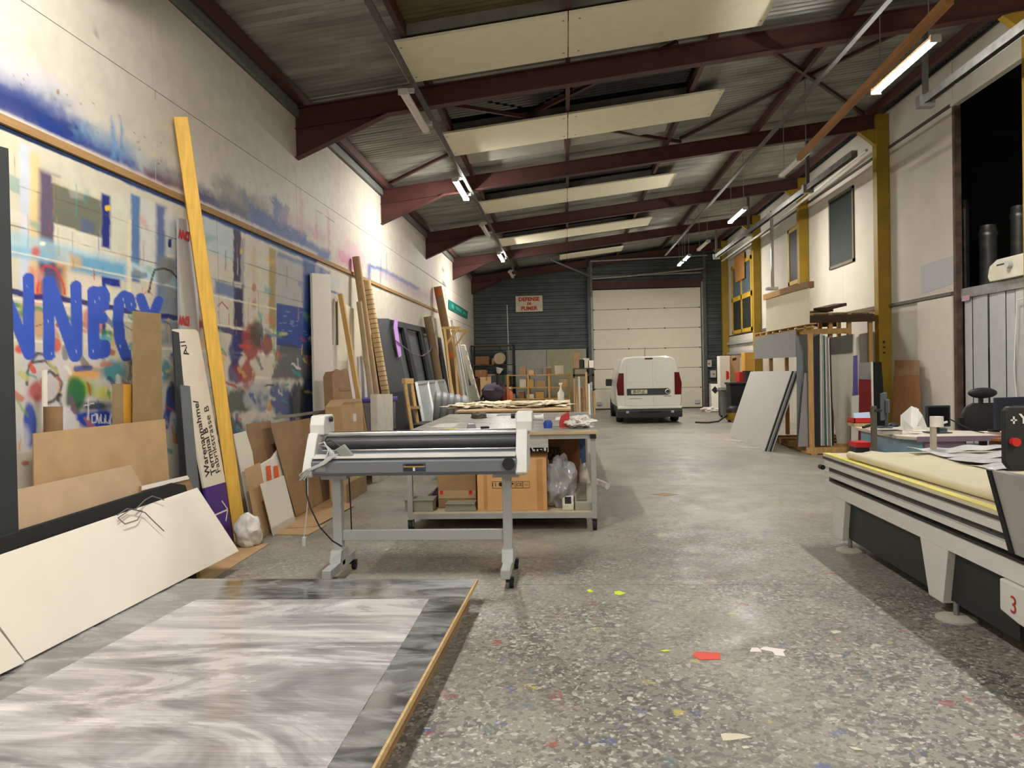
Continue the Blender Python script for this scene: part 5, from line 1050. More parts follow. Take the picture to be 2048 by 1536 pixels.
build(MB().box(CX-.012, CX+.03, CY0, CY1-.15, .552, .566), 'gear_rack', M('rack_dark', (60, 58, 54), .4, .6), ct)
build(MB().box(CX+.12, CX1, CY1-.12, CY1, .5, .755), 'end_panel', m_cw, ct); build(MB().box(CX+.15, CX1-.02, CY0, CY1-.12, .6, .75), 'under_frame', m_cd, ct)
build(MB().cyl((CX-.02, CY1+.05, .655), (CX-.02, CY1-.02, .655), .022, n=12), 'rail_stop', m_rubber, ct)
for k in range(14): build(MB().cyl((CX+.028, CY1-.5-k*.3, .648), (CX+.032, CY1-.5-k*.3, .648), .006, n=8), 'rail_bolt', m_dark, ct)
def leg(ya, yb, yc, yd, label=None):
    o = build(MB().prism([(ya, .436), (yb, .436), (yc, .085), (yd, .085)], 'x', CX+.002, CX+.10), 'leg', m_cw, ct, bevel=.004); return o
leg(6.77, 6.44, 6.52, 6.72); leg(5.11, 4.745, 4.815, 4.996)
for y0, y1 in ((6.5, 5.0), (4.84, 4.1)):
    build(MB().box(CX+.05, CX+.07, min(y0, y1), max(y0, y1), .105, .436), 'leg_shroud', m_cd, ct)
for y0 in (6.72, 4.95): build(MB().box(CX+.1, CX1-.1, y0-.2, y0-.12, .11, .6), 'cross_shroud', m_cd, ct)
for x, y in ((CX+.06, 6.5), (CX+.06, 4.77), (CX1-.15, 6.5), (CX1-.15, 4.8)):
    f_ = build(MB().lathe([(.115, .0), (.115, .012), (.05, .028)], (x, y, 0), 20), 'foot_pad', M('pad_grey', (186, 182, 168), .6), ct); build(MB().cyl((x, y, .02), (x, y, .11), .016, n=10), 'foot_screw', m_galv, f_)
for y in (6.6, 4.93): build(MB().box(CX1-.14, CX1-.04, y-.12, y+.12, .085, .6), 'leg', m_cw, ct)
cab = build(MB().prism([(4.16, .43), (3.0, .43), (3.0, .19), (4.0, .235), (4.16, .26)], 'x', CX-.02, CX+.3), 'control_cabinet', m_cw, ct, bevel=.01)
lettering('3', .13, (CX-.023, 4.03, .318), (0, -1, 0), (0, 0, 1), m_redink, cab)
# gantry
g = build(MB().prism([(4.22, 1.0), (4.18, 1.0), (3.98, .6), (4.02, .6)], 'x', CX-.05, CX-.02), 'gantry_edge', m_black, ct)
build(MB().prism([(4.18, 1.0), (3.6, 1.0), (3.6, .6), (3.98, .6)], 'x', CX-.04, CX+.02), 'gantry_plate', m_alu, ct)
build(MB().box(CX+.02, CX1, 3.75, 3.95, .86, 1.0), 'gantry_beam', m_alu, ct)
hd = build(MB().prism([(CX-.06, 1.06), (CX-.03, 1.02), (CX+.5, 1.02), (CX+.5, 1.35), (CX-.04, 1.35), (CX-.06, 1.33)], 'y', 4.02, 4.06), 'control_panel', m_cd, ct, bevel=.006)
for a, c, d, e in ((CX-.033, CX-.003, 1.277, 1.285), (CX-.022, CX-.014, 1.262, 1.300)): build(MB().box(a, c, 4.017, 4.0195, d, e), 'plus_mark', m_white, hd)
build(MB().cyl((CX-.02, 4.02, 1.17), (CX-.02, 3.99, 1.17), .022, n=16), 'stop_button', m_redp, hd, smooth=True)
lettering('Y', .07, (CX+.03, 4.017, 1.285), (1, 0, 0), (0, 0, 1), m_white, hd, bold=.002)
build(MB().box(CX+.01, CX+.10, 3.85, 4.0, .8, .86), 'tool_carriage', m_galv, ct)
# roll of felt and wavy white sheets on the bed
a, c = onz(1700, 910, .815), onz(2060, 1012, .815)
fr_ = thing('felt_roll', 'cream felt roll lying lengthwise on the cutter bed', 'roll', (a.x, a.y, .78))
build(MB().cyl(a, c, .032, n=18), 'rolled_part', M('cream_felt', (212, 202, 174), .85, var=.04), fr_, smooth=True)
v = []; nx, ny = 8, 26
d_ = (c-a)
for i in range(nx+1):
    for j in range(ny+1):
        p = a+d_*(j/ny)*(1 if i < 99 else 1); q = p+Vector((.78*i/nx, 0, 0)); s_ = max(0, 1-j/7.)
        q.z = .783+.012*math.sin(i*1.1+.4*j)*s_*2+.05*math.exp(-((i-3)**2)/4)*s_+(.03 if i == 0 else 0); q.z = max(q.z, .7815)
        if j == 0: q.y += .05
        v.append(q)
f = [(i*(ny+1)+j, (i+1)*(ny+1)+j, (i+1)*(ny+1)+j+1, i*(ny+1)+j+1) for i in range(nx) for j in range(ny)]
mbb = MB().add(v, f); o = build(mbb, 'loose_sheet', MATS['cream_felt'], fr_, smooth=True)
sm = o.modifiers.new('thick', 'SOLIDIFY'); sm.thickness = .003
mwv = M('streaky_white_film', (214, 214, 214), .3, var=.25, scale=3, stretch=(1, 9, 1))
for k in range(4):
    v = []; nx = 24; y0 = 5.65+.31*k; x0 = 3.06-.02*k
    for i in range(nx+1):
        for j in range(4): v.append((x0+.95*i/nx, y0+.30*j/3, .79+.012*k+.008*math.sin(i*.9+j+k*2)+.012*math.sin(i*.31+k)))
    f = [(i*4+j, (i+1)*4+j, (i+1)*4+j+1, i*4+j+1) for i in range(nx) for j in range(3)]
    o = build(MB().add(v, f), 'wavy_sheet', mwv, smooth=True, label=['wavy white film sheet nearest on the cutter bed', 'second wavy white film sheet on the cutter bed', 'third wavy white film sheet on the cutter bed', 'farthest wavy white film sheet on the cutter bed'][k], cat='film sheet', group='wavy sheets on the cutter'); sm = o.modifiers.new('thick', 'SOLIDIFY'); sm.thickness = .004
# roll holder posts at the cutter's far end
for u, v0, mm, l in ((1747, 812, M('dark_post', (86, 80, 72), .6), 'dark slim post at the far end of the cutter'), (1866, 833, M('pale_post', (176, 166, 148), .6), 'pale slim post carrying a white roll at the far end of the cutter')):
    p = ony(u, v0, 6.82); t = thing('roll_post', l, 'post', (p.x, 6.82, 0)); build(MB().box(p.x-.02, p.x+.02, 6.8, 6.84, 0, p.z), 'post', mm, t)
    if u > 1800: build(MB().cyl((p.x+.03, 6.82, p.z-.09), (p.x+.03, 6.82, p.z+.0), .055, n=18).cyl((p.x+.0, 6.82, p.z-.08), (p.x+.12, 6.82, p.z-.05), .01, n=8), 'white_roll', m_white, t, smooth=True)
    else: build(MB().box(p.x-.0, p.x+.06, 6.79, 6.83, p.z-.05, p.z-.03), 'hook', m_dark, t)

# ------------------------------------------------------------------ desks behind the cutter
m_dtop = M('pale_desk_top', (206, 198, 184), .5); m_dblue = M('blue_desk_panel', (128, 158, 176), .5, var=.05); m_dpur = M('mauve_desk_panel', (146, 124, 146), .5, var=.06)
dk = thing('corner_desk', 'corner desk with pale blue side and mauve front', 'desk', (4.1, 8.9, 0))
build(MB().prism([(3.62, 9.75), (3.62, 8.55), (3.75, 8.36), (4.62, 8.36), (4.62, 8.95), (4.4, 9.1), (4.4, 9.75)], 'z', .735, .775), 'desk_top', m_dtop, dk, bevel=.008)
build(MB().prism([(3.74, 8.345), (4.62, 8.345), (4.62, 8.36), (3.75, 8.36)], 'z', .72, .776), 'front_edge', m_dpur, dk)
build(MB().box(3.67, 3.69, 8.6, 9.7, .03, .735), 'side_panel', m_dblue, dk); build(MB().slab([(3.69, 8.6, .03), (3.85, 8.45, .03), (3.85, 8.45, .735), (3.69, 8.6, .735)], (.5, .5, 0), .02), 'corner_panel', m_dblue, dk)
build(MB().box(3.86, 4.28, 8.43, 8.45, .03, .735), 'front_panel', m_dpur, dk); build(MB().box(3.68, 3.72, 9.66, 9.72, 0, .735), 'leg', m_dark, dk); build(MB().box(4.5, 4.55, 8.5, 8.56, 0, .735), 'leg', m_dark, dk)
db = thing('brown_desk', 'brown wooden desk behind the cutter control panel', 'desk', (5.0, 8.4, 0)); m_db = M('brown_laminate', (160, 104, 62), .45, var=.1)
build(MB().prism([(4.50, 8.35), (4.70, 8.08), (5.8, 8.08), (5.8, 8.95), (4.65, 8.95)], 'z', .72, .75), 'desk_top', m_db, db, bevel=.004); build(MB().box(4.78, 4.82, 8.15, 8.9, .0, .72), 'side_panel', m_db, db); build(MB().box(4.82, 5.75, 8.2, 8.22, .2, .72), 'modesty_panel', m_db, db); build(MB().box(5.7, 5.74, 8.15, 8.9, .0, .72), 'side_panel', m_db, db)
def monitor(x, y, z, w, h, rz, label, stand=.12, mat=None):
    t = thing('computer_monitor', label, 'monitor', (x, y, z), rz, group='computer monitors'); mat = mat or M('monitor_shell', (48, 52, 58), .4)
    if not rz: ORI[t] = Vector((0, 0, 0))
    build(MB().box(-w/2, w/2, -.02, .02, stand, stand+h), 'screen_shell', mat, t, bevel=.008); build(MB().box(-w/2+.02, w/2-.02, .0205, .022, stand+.02, stand+h-.02), 'screen', M('dark_glass', (16, 18, 22), .15), t)
    build(MB().box(-w*.22, w*.22, -.06, -.02, stand+h*.25, stand+h*.75), 'back_bulge', mat, t, bevel=.01); build(MB().box(-.03, .03, -.045, -.015, .012, stand+h*.4), 'stand_neck', mat, t); build(MB().box(-.12, .12, -.1, .08, 0, .012), 'stand_foot', mat, t, bevel=.004); return t
p = onz(1768, 855, .776); monitor(p.x, p.y, .776, .40, .33, math.radians(62), 'grey backed monitor on the desk beside the dark post', .1, M('grey_shell', (86, 92, 98), .4))
p = onz(1872, 866, .776); monitor(p.x+.02, p.y, .776, .27, .24, math.radians(184), 'small dark monitor behind the white roll post', .07)
p = onz(2012, 858, .752); monitor(4.95, 8.6, .752, .62, .34, math.radians(12), 'large blue-black monitor on the brown desk', .08, M('blue_black_shell', (44, 52, 66), .3))
# red tray with paper, books and oddments
c = onz(1724, 852, .776); t = thing('red_tray', 'red letter tray with pale blue paper on the desk', 'tray', (c.x, c.y, .776))
build(MB().box(c.x-.13, c.x+.13, c.y-.1, c.y+.15, .82, .826).box(c.x-.13, c.x-.12, c.y-.1, c.y+.15, .82, .885).box(c.x+.12, c.x+.13, c.y-.1, c.y+.15, .82, .885).box(c.x-.13, c.x+.13, c.y-.1, c.y-.09, .82, .885), 'tray_body', m_redp, t)
build(MB().slab([(c.x-.09, c.y, .85), (c.x+.11, c.y, .86), (c.x+.11, c.y+.04, .95), (c.x-.09, c.y+.04, .94)], (0, 1, 0), .004), 'paper', M('pale_blue_paper', (178, 202, 222), .6), t)
build(MB().box(c.x-.13, c.x+.12, c.y-.1, c.y+.12, .776, .819), 'paper_pile', m_mdf, label='tan paper pile under the red letter tray', cat='paper')
build(MB().box(c.x-.33, c.x-.16, c.y-.6, c.y-.35, .62, .68), 'red_drawer_box', m_redp, label='small red box at the left end below the desk top', cat='box')
bpy.data.objects['red_drawer_box'].location = (3.5, 9.3, 0); build(MB().box(3.42, 3.58, 9.2, 9.4, 0, .575), 'stool_block', m_char, label='dark block standing under the small red box', cat='block'); bpy.data.objects['red_drawer_box'].location = (3.5, 9.3, .576)
c = onz(1785, 868, .776); t = thing('paper_block', 'grey paper block with black mouse beside it on the desk', 'paper', (c.x, c.y, .776)); build(MB().box(c.x-.13, c.x+.08, c.y-.06, c.y+.1, .776, .815), 'pages', M('grey_pages', (190, 184, 172), .7), t); build(MB().box(c.x-.132, c.x+.082, c.y-.062, c.y+.102, .815, .819), 'cover', m_dark, t)
c = onz(1787, 853, .776); build(MB().lathe([(.06, 0), (.065, .02), (.04, .045), (.01, .05)], c, 14), 'computer_mouse', m_dark, smooth=True, label='round black puck lying behind the grey paper block', cat='mouse')
c = onz(1736, 858, .776); build(MB().bar(c+Vector((-.06, 0, .02)), c+Vector((.07, .05, .05)), .04, .03), 'desk_stapler', m_dark, label='black stapler in front of the red tray', cat='stapler', bevel=.006)
for i, (u, v, l) in enumerate(((1697, 848, 'tape reel with yellow rim at the desk left corner'),)):
    c = onz(u, v, .776); c.x = 3.70; c.y = min(c.y, 9.6); build(MB().pipe(c+Vector((0, 0, 0)), c+Vector((0, 0, .03)), .04, .022, 16), 'tape_reel', M('yellow_rim', (206, 190, 70), .4), smooth=True, label=l, cat='tape')
# folded white card sculpture
c = onz(1828, 868, .776); o3 = lambda u, v, dy=0.: ony(u, v, c.y+dy)
t = thing('folded_card', 'folded white card standing like a tent on the desk', 'card', c); m_fc = M('white_card', (226, 224, 220), .6, var=.03)
pk = o3(1823, 812, .1)
for nm, q in (('left_wing', [(1801, 831, -.02), (1823, 812, .1), (1821, 862, .0), (1801, 860, -.05)]), ('middle_fold', [(1823, 812, .1), (1838, 818, .02), (1836, 850, -.04), (1821, 862, .0)]), ('right_wing', [(1832, 814, .1), (1845, 830, .02), (1858, 864, .0), (1836, 850, .02)]), ('lower_flap', [(1808, 842, -.06), (1814, 845, -.08), (1828, 858, -.1), (1813, 864, -.08)])):
    build(MB().slab([o3(*k_) for k_ in q], (.1, 1, 0), .004), nm, m_fc, t)
c = onz(1850, 862, .776); build(MB().box(c.x-.13, c.x+.1, c.y-.04, c.y+.05, .776, .782), 'desk_papers', m_pap, label='flat white papers right of the folded card', cat='paper')
c = onz(1885, 862, .776); build(MB().lathe([(.05, 0), (.05, .03), (.03, .04)], c, 14), 'small_bowl', M('teal_glass', (60, 90, 96), .3), smooth=True, label='small teal bowl under the white roll', cat='bowl')
c = onz(1925, 858, .776); build(MB().box(c.x-.03, c.x+.03, c.y, c.y+.07, .776, .91), 'desk_speaker', m_black, label='small black speaker at the right end of the corner desk', cat='speaker', bevel=.006)
c = onz(1990, 868, .752); t = thing('note_pad', 'white note pad with black puck on the brown desk', 'pad', c); build(MB().box(c.x-.16, c.x+.14, c.y, c.y+.16, .752, .772), 'pad', m_white, t); build(MB().lathe([(.06, 0), (.06, .025)], (c.x+.02, c.y+.06, .772), 14), 'puck', m_black, t)
for k, y_ in enumerate((8.42, 8.46)): build(MB().tube([(4.28, 8.75, .93), (4.42, 8.7+k*.05, .85), (4.55, y_+.3, .79), (4.58, y_+.2, .782)], .006, 5), 'monitor_cable', m_dark, smooth=True, label=['nearer black cable drooping from the small monitor', 'farther black cable drooping from the small monitor'][k], cat='cable')
# office chair
ch = thing('office_chair', 'dark mesh office chair with headrest behind the brown desk', 'chair', (4.95, 9.35, 0)); m_mesh = M('dark_mesh', (56, 54, 54), .8)
build(MB().prism([(4.66, .62), (4.71, .95), (4.76, 1.03), (4.84, 1.07), (5.1, 1.07), (5.18, 1.03), (5.23, .95), (5.28, .62)], 'y', 9.33, 9.38), 'backrest', m_mesh, ch, bevel=.015); build(MB().box(4.68, 5.2, 9.4, 9.9, .45, .53), 'seat', m_mesh, ch, bevel=.03)
build(MB().blob((4.95, 9.34, 1.19), (.17, .05, .065), 1, 3, .02, 1), 'headrest', m_dark, ch, smooth=True); bpy.context.view_layer.update()
build(MB().box(4.93, 4.97, 9.36, 9.4, .5, 1.2), 'spine', m_dark, ch); build(MB().cyl((4.95, 9.62, .12), (4.95, 9.62, .45), .03), 'gas_post', m_dark, ch)
for k in range(5):
    a_ = 2*math.pi*k/5; e = Vector((4.95+.3*math.cos(a_), 9.62+.3*math.sin(a_), .08)); q = build(MB().bar((4.95, 9.62, .12), e, .05, .035), 'base_arm', m_dark, ch); build(MB().cyl(e+Vector((-.02, 0, -.05)), e+Vector((.02, 0, -.05)), .03, n=12), 'castor', m_rubber, q)
# ------------------------------------------------------------------ right wall: windows, opening, strip curtain
def wpoly(px, X, th, mat, name, parent=None, **k): return build(MB().slab([onx(u, v, X) for u, v in px], (1, 0, 0), th), name, mat, parent, **k)
def wbox(y0, y1, z0, z1, x, th): return MB().box(x, x+th, y0, y1, z0, z1)
m_wgl = M('dark_window_glass', (40, 45, 42), .5, var=.1, spec=.12); m_wgl2 = M('bluish_window_glass', (84, 98, 108), .3, var=.15, scale=2, spec=.2)
w = thing('window_6', None, None, (5.93, 16.7, 3.7), kind='structure')
build(wbox(15.95, 17.28, 3.70, 5.17, 5.925, .024), 'pane', m_wgl, w)
for a, c, d, e in ((15.9, 17.33, 5.15, 5.21), (15.9, 17.33, 3.66, 3.72), (15.9, 15.96, 3.66, 5.21), (17.27, 17.33, 3.66, 5.21)): build(wbox(a, c, d, e, 5.915, .034), 'window_frame', M('dull_frame', (104, 98, 84), .6), w)
m_yw = M('yellow_window_paint', (190, 152, 40), .5, var=.1)
w = thing('window_7', None, None, (5.93, 19.9, 3.66), kind='structure')
build(wbox(19.5, 20.3, 3.72, 5.02, 5.925, .024), 'pane', m_wgl, w)
for a, c, d, e in ((19.38, 20.42, 5.0, 5.1), (19.38, 20.42, 3.63, 3.73), (19.38, 19.5, 3.63, 5.1), (20.3, 20.42, 3.63, 5.1)): build(wbox(a, c, d, e, 5.905, .044), 'window_frame', m_yw, w)
w = thing('window_8', None, None, (5.93, 25.7, 2.66), kind='structure')
ya, yb_, za, zb_ = 24.35, 27.2, 2.66, 5.05; ym, zm = 25.75, 3.85
for a, c in ((ya+.1, ym-.05), (ym+.05, yb_-.1)):
    for d, e in ((za+.1, zm-.05), (zm+.05, zb_-.1)): build(wbox(a, c, d, e, 5.925, .024), 'pane', m_wgl2 if d > 3.5 else m_wgl, w)
for a, c, d, e in ((ya, yb_, za, za+.12), (ya, yb_, zb_-.12, zb_), (ya, ya+.12, za, zb_), (yb_-.12, yb_, za, zb_), (ym-.06, ym+.06, za, zb_), (ya, yb_, zm-.08, zm+.08)): build(wbox(a, c, d, e, 5.90, .049), 'window_frame', m_yw, w)
wpoly([(1468, 516), (1487, 503), (1488, 556), (1471, 566)], 5.86, .03, M('pine_shutter', (168, 116, 60), .7, var=.15), 'wooden_shutter', label='small wooden board fixed before the big yellow window', cat='board')
build(MB().box(5.9, 5.949, 14.45, 23.3, 2.58, 2.65), 'trim_2', M('dark_ledge', (96, 90, 78), .6), kind='structure')
build(MB().box(5.9, 5.949, 12.0, 14.2, 2.585, 2.63), 'trim_3', M('dark_ledge', (96, 90, 78), .6), kind='structure')
build(MB().box(5.92, 5.949, 12.0, 28.4, 5.455, 5.50), 'trim_4', M('seam_dark', (72, 66, 58), .7), kind='structure')
for z in (1.95, 2.3): build(MB().box(5.86, 5.948, 23.6, 28.3, z, z+.09), 'wall_rail', m_lgray, label=['lower pale rail under the big yellow window', 'upper pale rail under the big yellow window'][z > 2], cat='rail')
wpoly([(1841, 532), (1908, 510), (1912, 565), (1843, 588)], 5.946, .004, M('grey_wall_patch', (176, 176, 178), .7, var=.03), 'painted_patch', wr)
# jamb and head of the opening
jb = build(MB().box(5.935, 6.03, 11.90, 11.97, 0, 5.5), 'trim_5', M('blotched_jamb', (92, 74, 62), .8, var=.6, scale=7), kind='structure')
build(MB().box(5.90, 6.0, 5.6, 11.95, 5.44, 5.52), 'trim_6', m_wallpan, kind='structure')
hdz = 2.66
sc = thing('strip_curtain', 'clear plastic strip curtain closing the lower part of the opening', 'curtain', (6.02, 9.5, 0))
build(MB().box(5.98, 6.06, 6.0, 11.85, hdz-.14, hdz), 'header_rail', m_galv, sc)
m_strip = M('cloudy_pvc', (206, 208, 206), .3, 0, var=.08, trans=.25)
yy = 6.05; k = 0
while yy < 11.7:
    wd = .2; o = build(MB().box(6.01+.012*(k % 2), 6.013+.012*(k % 2), yy, yy+wd, .02, hdz-.14), 'strip', m_strip, sc); yy += wd+(.035 if k % 3 == 2 else .004); k += 1
build(MB().box(5.975, 5.98, 11.6, 11.82, 2.47, 2.55), 'label_plate', M('mauve_label', (190, 150, 170), .5), sc)
build(MB().tube([onx(2034, 600, 5.94), onx(2032, 650, 5.94), onx(2028, 740, 5.94), onx(2034, 800, 5.94)], .008, 6).tube([onx(2034, 600, 5.94), onx(2050, 596, 5.94)], .008, 6), 'white_hose', m_white, smooth=True, label='thin white hose hanging before the strip curtain', cat='hose')
ac = thing('wall_unit', 'cream boxed unit sitting on the ledge above the strip curtain', 'unit', (6.1, 9.9, hdz))
build(MB().prism([(10.98, 2.74), (10.93, 2.88), (10.75, 2.95), (9.6, 2.95), (9.6, 2.665), (10.93, 2.665)], 'x', 5.9, 6.2), 'unit_body', M('cream_unit', (206, 200, 180), .5), ac, bevel=.01); build(MB().box(5.895, 5.9, 10.5, 10.75, 2.86, 2.88), 'vent_slot', m_dark, ac); build(MB().cyl((5.9, 10.42, 2.84), (5.84, 10.42, 2.84), .05, n=16), 'unit_pipe', m_lgray, ac)
for i, (x, y, z, r, l) in enumerate(((6.68, 13.1, 4.25, .07, 'grey upright duct in the dark room beside the opening jamb'), (7.0, 13.0, 3.8, .13, 'grey upright duct in the middle of the dark opening'), (7.49, 13.0, 4.1, .12, 'bright upright duct at the right picture edge in the dark opening'))):
    build(MB().lathe([(r, 0), (r, z-.2), (r*1.1, z-.18), (r*1.1, z-.12), (r, z-.1), (r*.9, z)], (x, y, 0), 18), 'upright_duct', m_galv, smooth=True, label=l, cat='duct', group='ducts beyond the opening')
# dim work corner beyond the strips, lit by an added tube, shaded to keep the top dark
m_lit2 = emit('added_cool_tube', (.72, .85, 1.0), 8.)
t = thing('added_lamp', 'shaded cool tube lamp above the bench beyond the strip curtain', 'lamp', (8.6, 12.6, 2.2)); build(MB().box(8.1, 9.1, 11.6, 13.6, 2.28, 2.32), 'shade', m_black, t); build(MB().box(8.55, 8.65, 11.8, 13.4, 2.2, 2.28), 'tube', m_lit2, t)
for x in (8.15, 9.05): build(MB().box(x-.02, x+.02, 12.58, 12.62, 0, 2.28), 'stand', m_dark, t)
for i, (x, y0, y1, z1, c, l) in enumerate(((8.4, 14.0, 14.7, 1.5, (70, 110, 190), 'blue cabinet beyond the strip curtain'), (8.9, 13.2, 13.9, 1.2, (190, 196, 204), 'pale cabinet beyond the strip curtain'), (8.3, 11.9, 12.4, 1.1, (30, 60, 60), 'dark green cabinet beyond the strip curtain'), (8.2, 11.0, 11.6, 1.6, (170, 90, 40), 'orange cabinet beyond the strip curtain'))):
    t = thing('tool_cabinet', l, 'cabinet', (x, y0, 0)); mm = M('cab%d' % i, c, .5); build(MB().box(x, x+.4, y0, y1, .05, z1), 'body', mm, t, bevel=.01)
    for z in (.3, .6, .9): build(MB().box(x-.012, x, y0+.02, y1-.02, z-.26, z), 'drawer', mm, t)
    build(MB().box(x+.02, x+.38, y0+.02, y1-.02, 0, .05), 'plinth', m_dark, t)

# ------------------------------------------------------------------ sheet rack on the right
m_gb = M('pale_grey_board', (190, 188, 182), .45, var=.04); m_gb2 = M('mid_grey_board', (150, 150, 148), .45, var=.06)
p0, p1 = onz(1538, 904), onz(1468, 879)
bx = (p0.x+p1.x)/2; tl_ = .35
Q = lambda u, v, d=0.: onp(u, v, (bx+d, 0, 0), (1, 0, -tl_))
fr0 = [Q(1501, 743), Q(1583, 742)]
for i in range(6):
    d = .022*i; s_ = Vector((d, -.02*i, 0)); pts = [p+s_ for p in fr0]+[Vector((bx, fr0[1].y, .004))+s_, Vector((bx, fr0[0].y, .004))+s_]
    if i: pts = [p+Vector((-.0, 0, -.0)) for p in pts]
    build(MB().slab(pts, Vector((1, 0, -tl_)).normalized(), .012), 'leaning_sheet', m_gb if i == 0 else [m_gb2, m_char, m_gb][i % 3], label=['front pale grey sheet of the stack leaning on the rack', 'second sheet of the leaning stack', 'third sheet of the leaning stack', 'fourth sheet of the leaning stack', 'fifth sheet of the leaning stack', 'rearmost sheet of the leaning stack'][i], cat='sheet', group='sheets leaning on the rack')
FYR = 13.35
rk = thing('sheet_rack', 'wooden sheet rack standing against the right wall', 'rack', (4.9, FYR, 0)); m_rw = M('rack_timber', (196, 156, 98), .7, var=.2, scale=6, stretch=(5, 5, .6))
RX0, RX1, RY1 = 4.2, 5.66, 15.9
for x in (RX0, 4.52, 4.86, 5.2, RX1-.08):
    for y in (FYR if x == RX0 else 14.3, RY1): build(MB().box(x, x+.07, y, y+.07, .12, 2.5 if x > RX0+.1 else 2.1), 'post', m_rw, rk)
m_db2 = M('dark_beam', (70, 52, 34), .7)
for y in (14.24, RY1+.07): build(MB().box(RX0, RX1, y, y+.06, 2.33, 2.47), 'cross_beam', m_db2, rk); build(MB().box(RX0, 5.2, y, y+.06, 2.12, 2.22), 'lower_beam', m_rw, rk)
for k in range(5): build(MB().box(RX0-.05, RX1, FYR+.1+k*.55, FYR+.2+k*.55, .0, .06) if 0 else MB().box(RX0-.05, RX1, FYR-.05+k*.6, FYR+.08+k*.6, .02, .12), 'base_bearer', m_rw, rk)
for x in (RX0, 4.9, RX1-.1): build(MB().box(x, x+.1, FYR-.05, RY1+.1, 0, .02), 'base_runner', m_rw, rk)
build(MB().box(RX0+.0, RX1, 14.3, RY1, 2.5, 2.52), 'top_deck', m_ply, rk)
# boards closing the rack's left side
X1 = 4.17
def side(px, dx, th, mat, name, label): return build(MB().slab([onx(u, v, X1+dx) for u, v in px], (1, 0, 0), th), name, mat, label=label, cat='board')
side([(1509, 676), (1591, 660), (1592, 714), (1509, 718)], -.03, .02, m_gb2, 'side_board', 'grey board on the left side of the rack above the leaning sheets')
side([(1532, 601), (1617, 574), (1617, 648), (1532, 664)], -.03, .02, M('cream_board', (224, 214, 190), .6, var=.03), 'side_board', 'cream board on the upper left side of the rack under the timber')
t = thing('timber_pallet', 'timber pallet edge between the cream and grey boards', 'pallet', onx(1560, 660, X1))
A0, A1, A2, A3 = onx(1509, 667, X1), onx(1619, 646, X1), onx(1619, 655, X1), onx(1509, 676, X1)
build(MB().slab([A0, A1, A1+Vector((0, 0, -.02)), A0+Vector((0, 0, -.02))], (1, 0, 0), .12), 'deck_board', m_rw, t)
for k in range(8):
    c = A0.lerp(A1, k/7.5); build(MB().box(X1+.0, X1+.1, c.y-.04, c.y+.04, c.z-.11, c.z-.02), 'block', m_rw, t)
build(MB().slab([A3, A2, A2+Vector((0, 0, .02)), A3+Vector((0, 0, .02))], (1, 0, 0), .12), 'deck_board', m_rw, t)
for (a, c, l) in (((1532, 595), (1566, 584), 'short pale timber on top of the cream board, farther end'), ((1566, 584), (1621, 569), 'longer dull timber on top of the cream board, nearer end')):
    build(MB().bar(onx(*a, X1), onx(*c, X1), .12, .11), 'top_timber', m_rw if a[0] < 1540 else M('dull_timber', (140, 106, 66), .7, var=.2), label=l, cat='timber')
# planks and sheets standing in the rack, facing the camera
def stand(px, y, t_, th, mat, name, label, group='sheets standing in the rack'):
    n_ = Vector((0, 1, -t_)).normalized(); return build(MB().slab([onp(u, v, (0, y, 0), (0, 1, -t_)) for u, v in px], n_, th), name, mat, label=label, cat='sheet', group=group)
def feet(px, y, t_, us, z=.122):
    out = []
    for u in us:
        lo, hi = 700., 1200.
        for _ in range(50):
            m = (lo+hi)/2
            if onp(u, m, (0, y, 0), (0, 1, -t_)).z > z: lo = m
            else: hi = m
        out.append((u, lo))
    return px+out
for px, us, y, mat, l in (([(1593, 672), (1619, 668)], (1624, 1594), 13.75, M('blue_grey_panel', (128, 132, 136), .45), 'blue-grey sheet standing at the left of the rack'),
                         ([(1609, 746), (1626, 745)], (1623, 1596), 13.50, m_gb2, 'shorter grey sheet standing in front at the rack left'),
                         ([(1624, 675), (1640, 667)], (1642, 1624), 13.65, m_char, 'dark grey sheet standing left of the white edges'),
                         ([(1650, 677), (1709, 668)], (1700, 1674), 13.95, M('glossy_white_panel', (214, 208, 192), .25, var=.03), 'large glossy cream panel standing in the rack'),
                         ([(1651, 677), (1706, 668), (1705, 704), (1652, 708)], (), 13.90, M('smoky_panel', (100, 98, 90), .4), 'smoky grey strip panel across the top of the cream panel'),
                         ([(1720, 668), (1748, 663)], (1755, 1720), 14.4, M('mottled_panel', (150, 148, 142), .4, var=.2, scale=3), 'mottled grey panel standing right of the cream panel')):
    stand(feet(px, y, .03, us) if us else px, y, .03, .012, mat, 'standing_sheet', l)
for k in range(7):
    u = 1641+k*3; mm = [m_white, m_gb, M('green_edge', (70, 120, 110), .4), m_white, m_gb2, m_white, M('dark_edge', (50, 60, 60), .4)][k]
    stand(feet([(u, 668+k*1.5), (u+2.2, 667+k*1.5)], 13.6, .03, (u+4.5+k*.7, u+2+k*.7)), 13.6, .03, .62, mm, 'sheet_edge', ['first white sheet edge in the middle of the rack', 'second pale grey sheet edge in the middle of the rack', 'green tinted sheet edge in the middle of the rack', 'fourth white sheet edge in the middle of the rack', 'fifth grey sheet edge in the middle of the rack', 'sixth white sheet edge in the middle of the rack', 'dark sheet edge beside the cream panel'][k])
def stand2(px, y, mat, label, th=.012): return stand(px, y, .05, th, mat, 'standing_sheet', label, 'panels standing right of the rack')
stand2(feet([(1707, 712), (1715, 710)], 12.9, .05, (1718, 1704), .004), 12.9, M('violet_sheet', (88, 84, 150), .45), 'narrow violet blue sheet right of the rack')
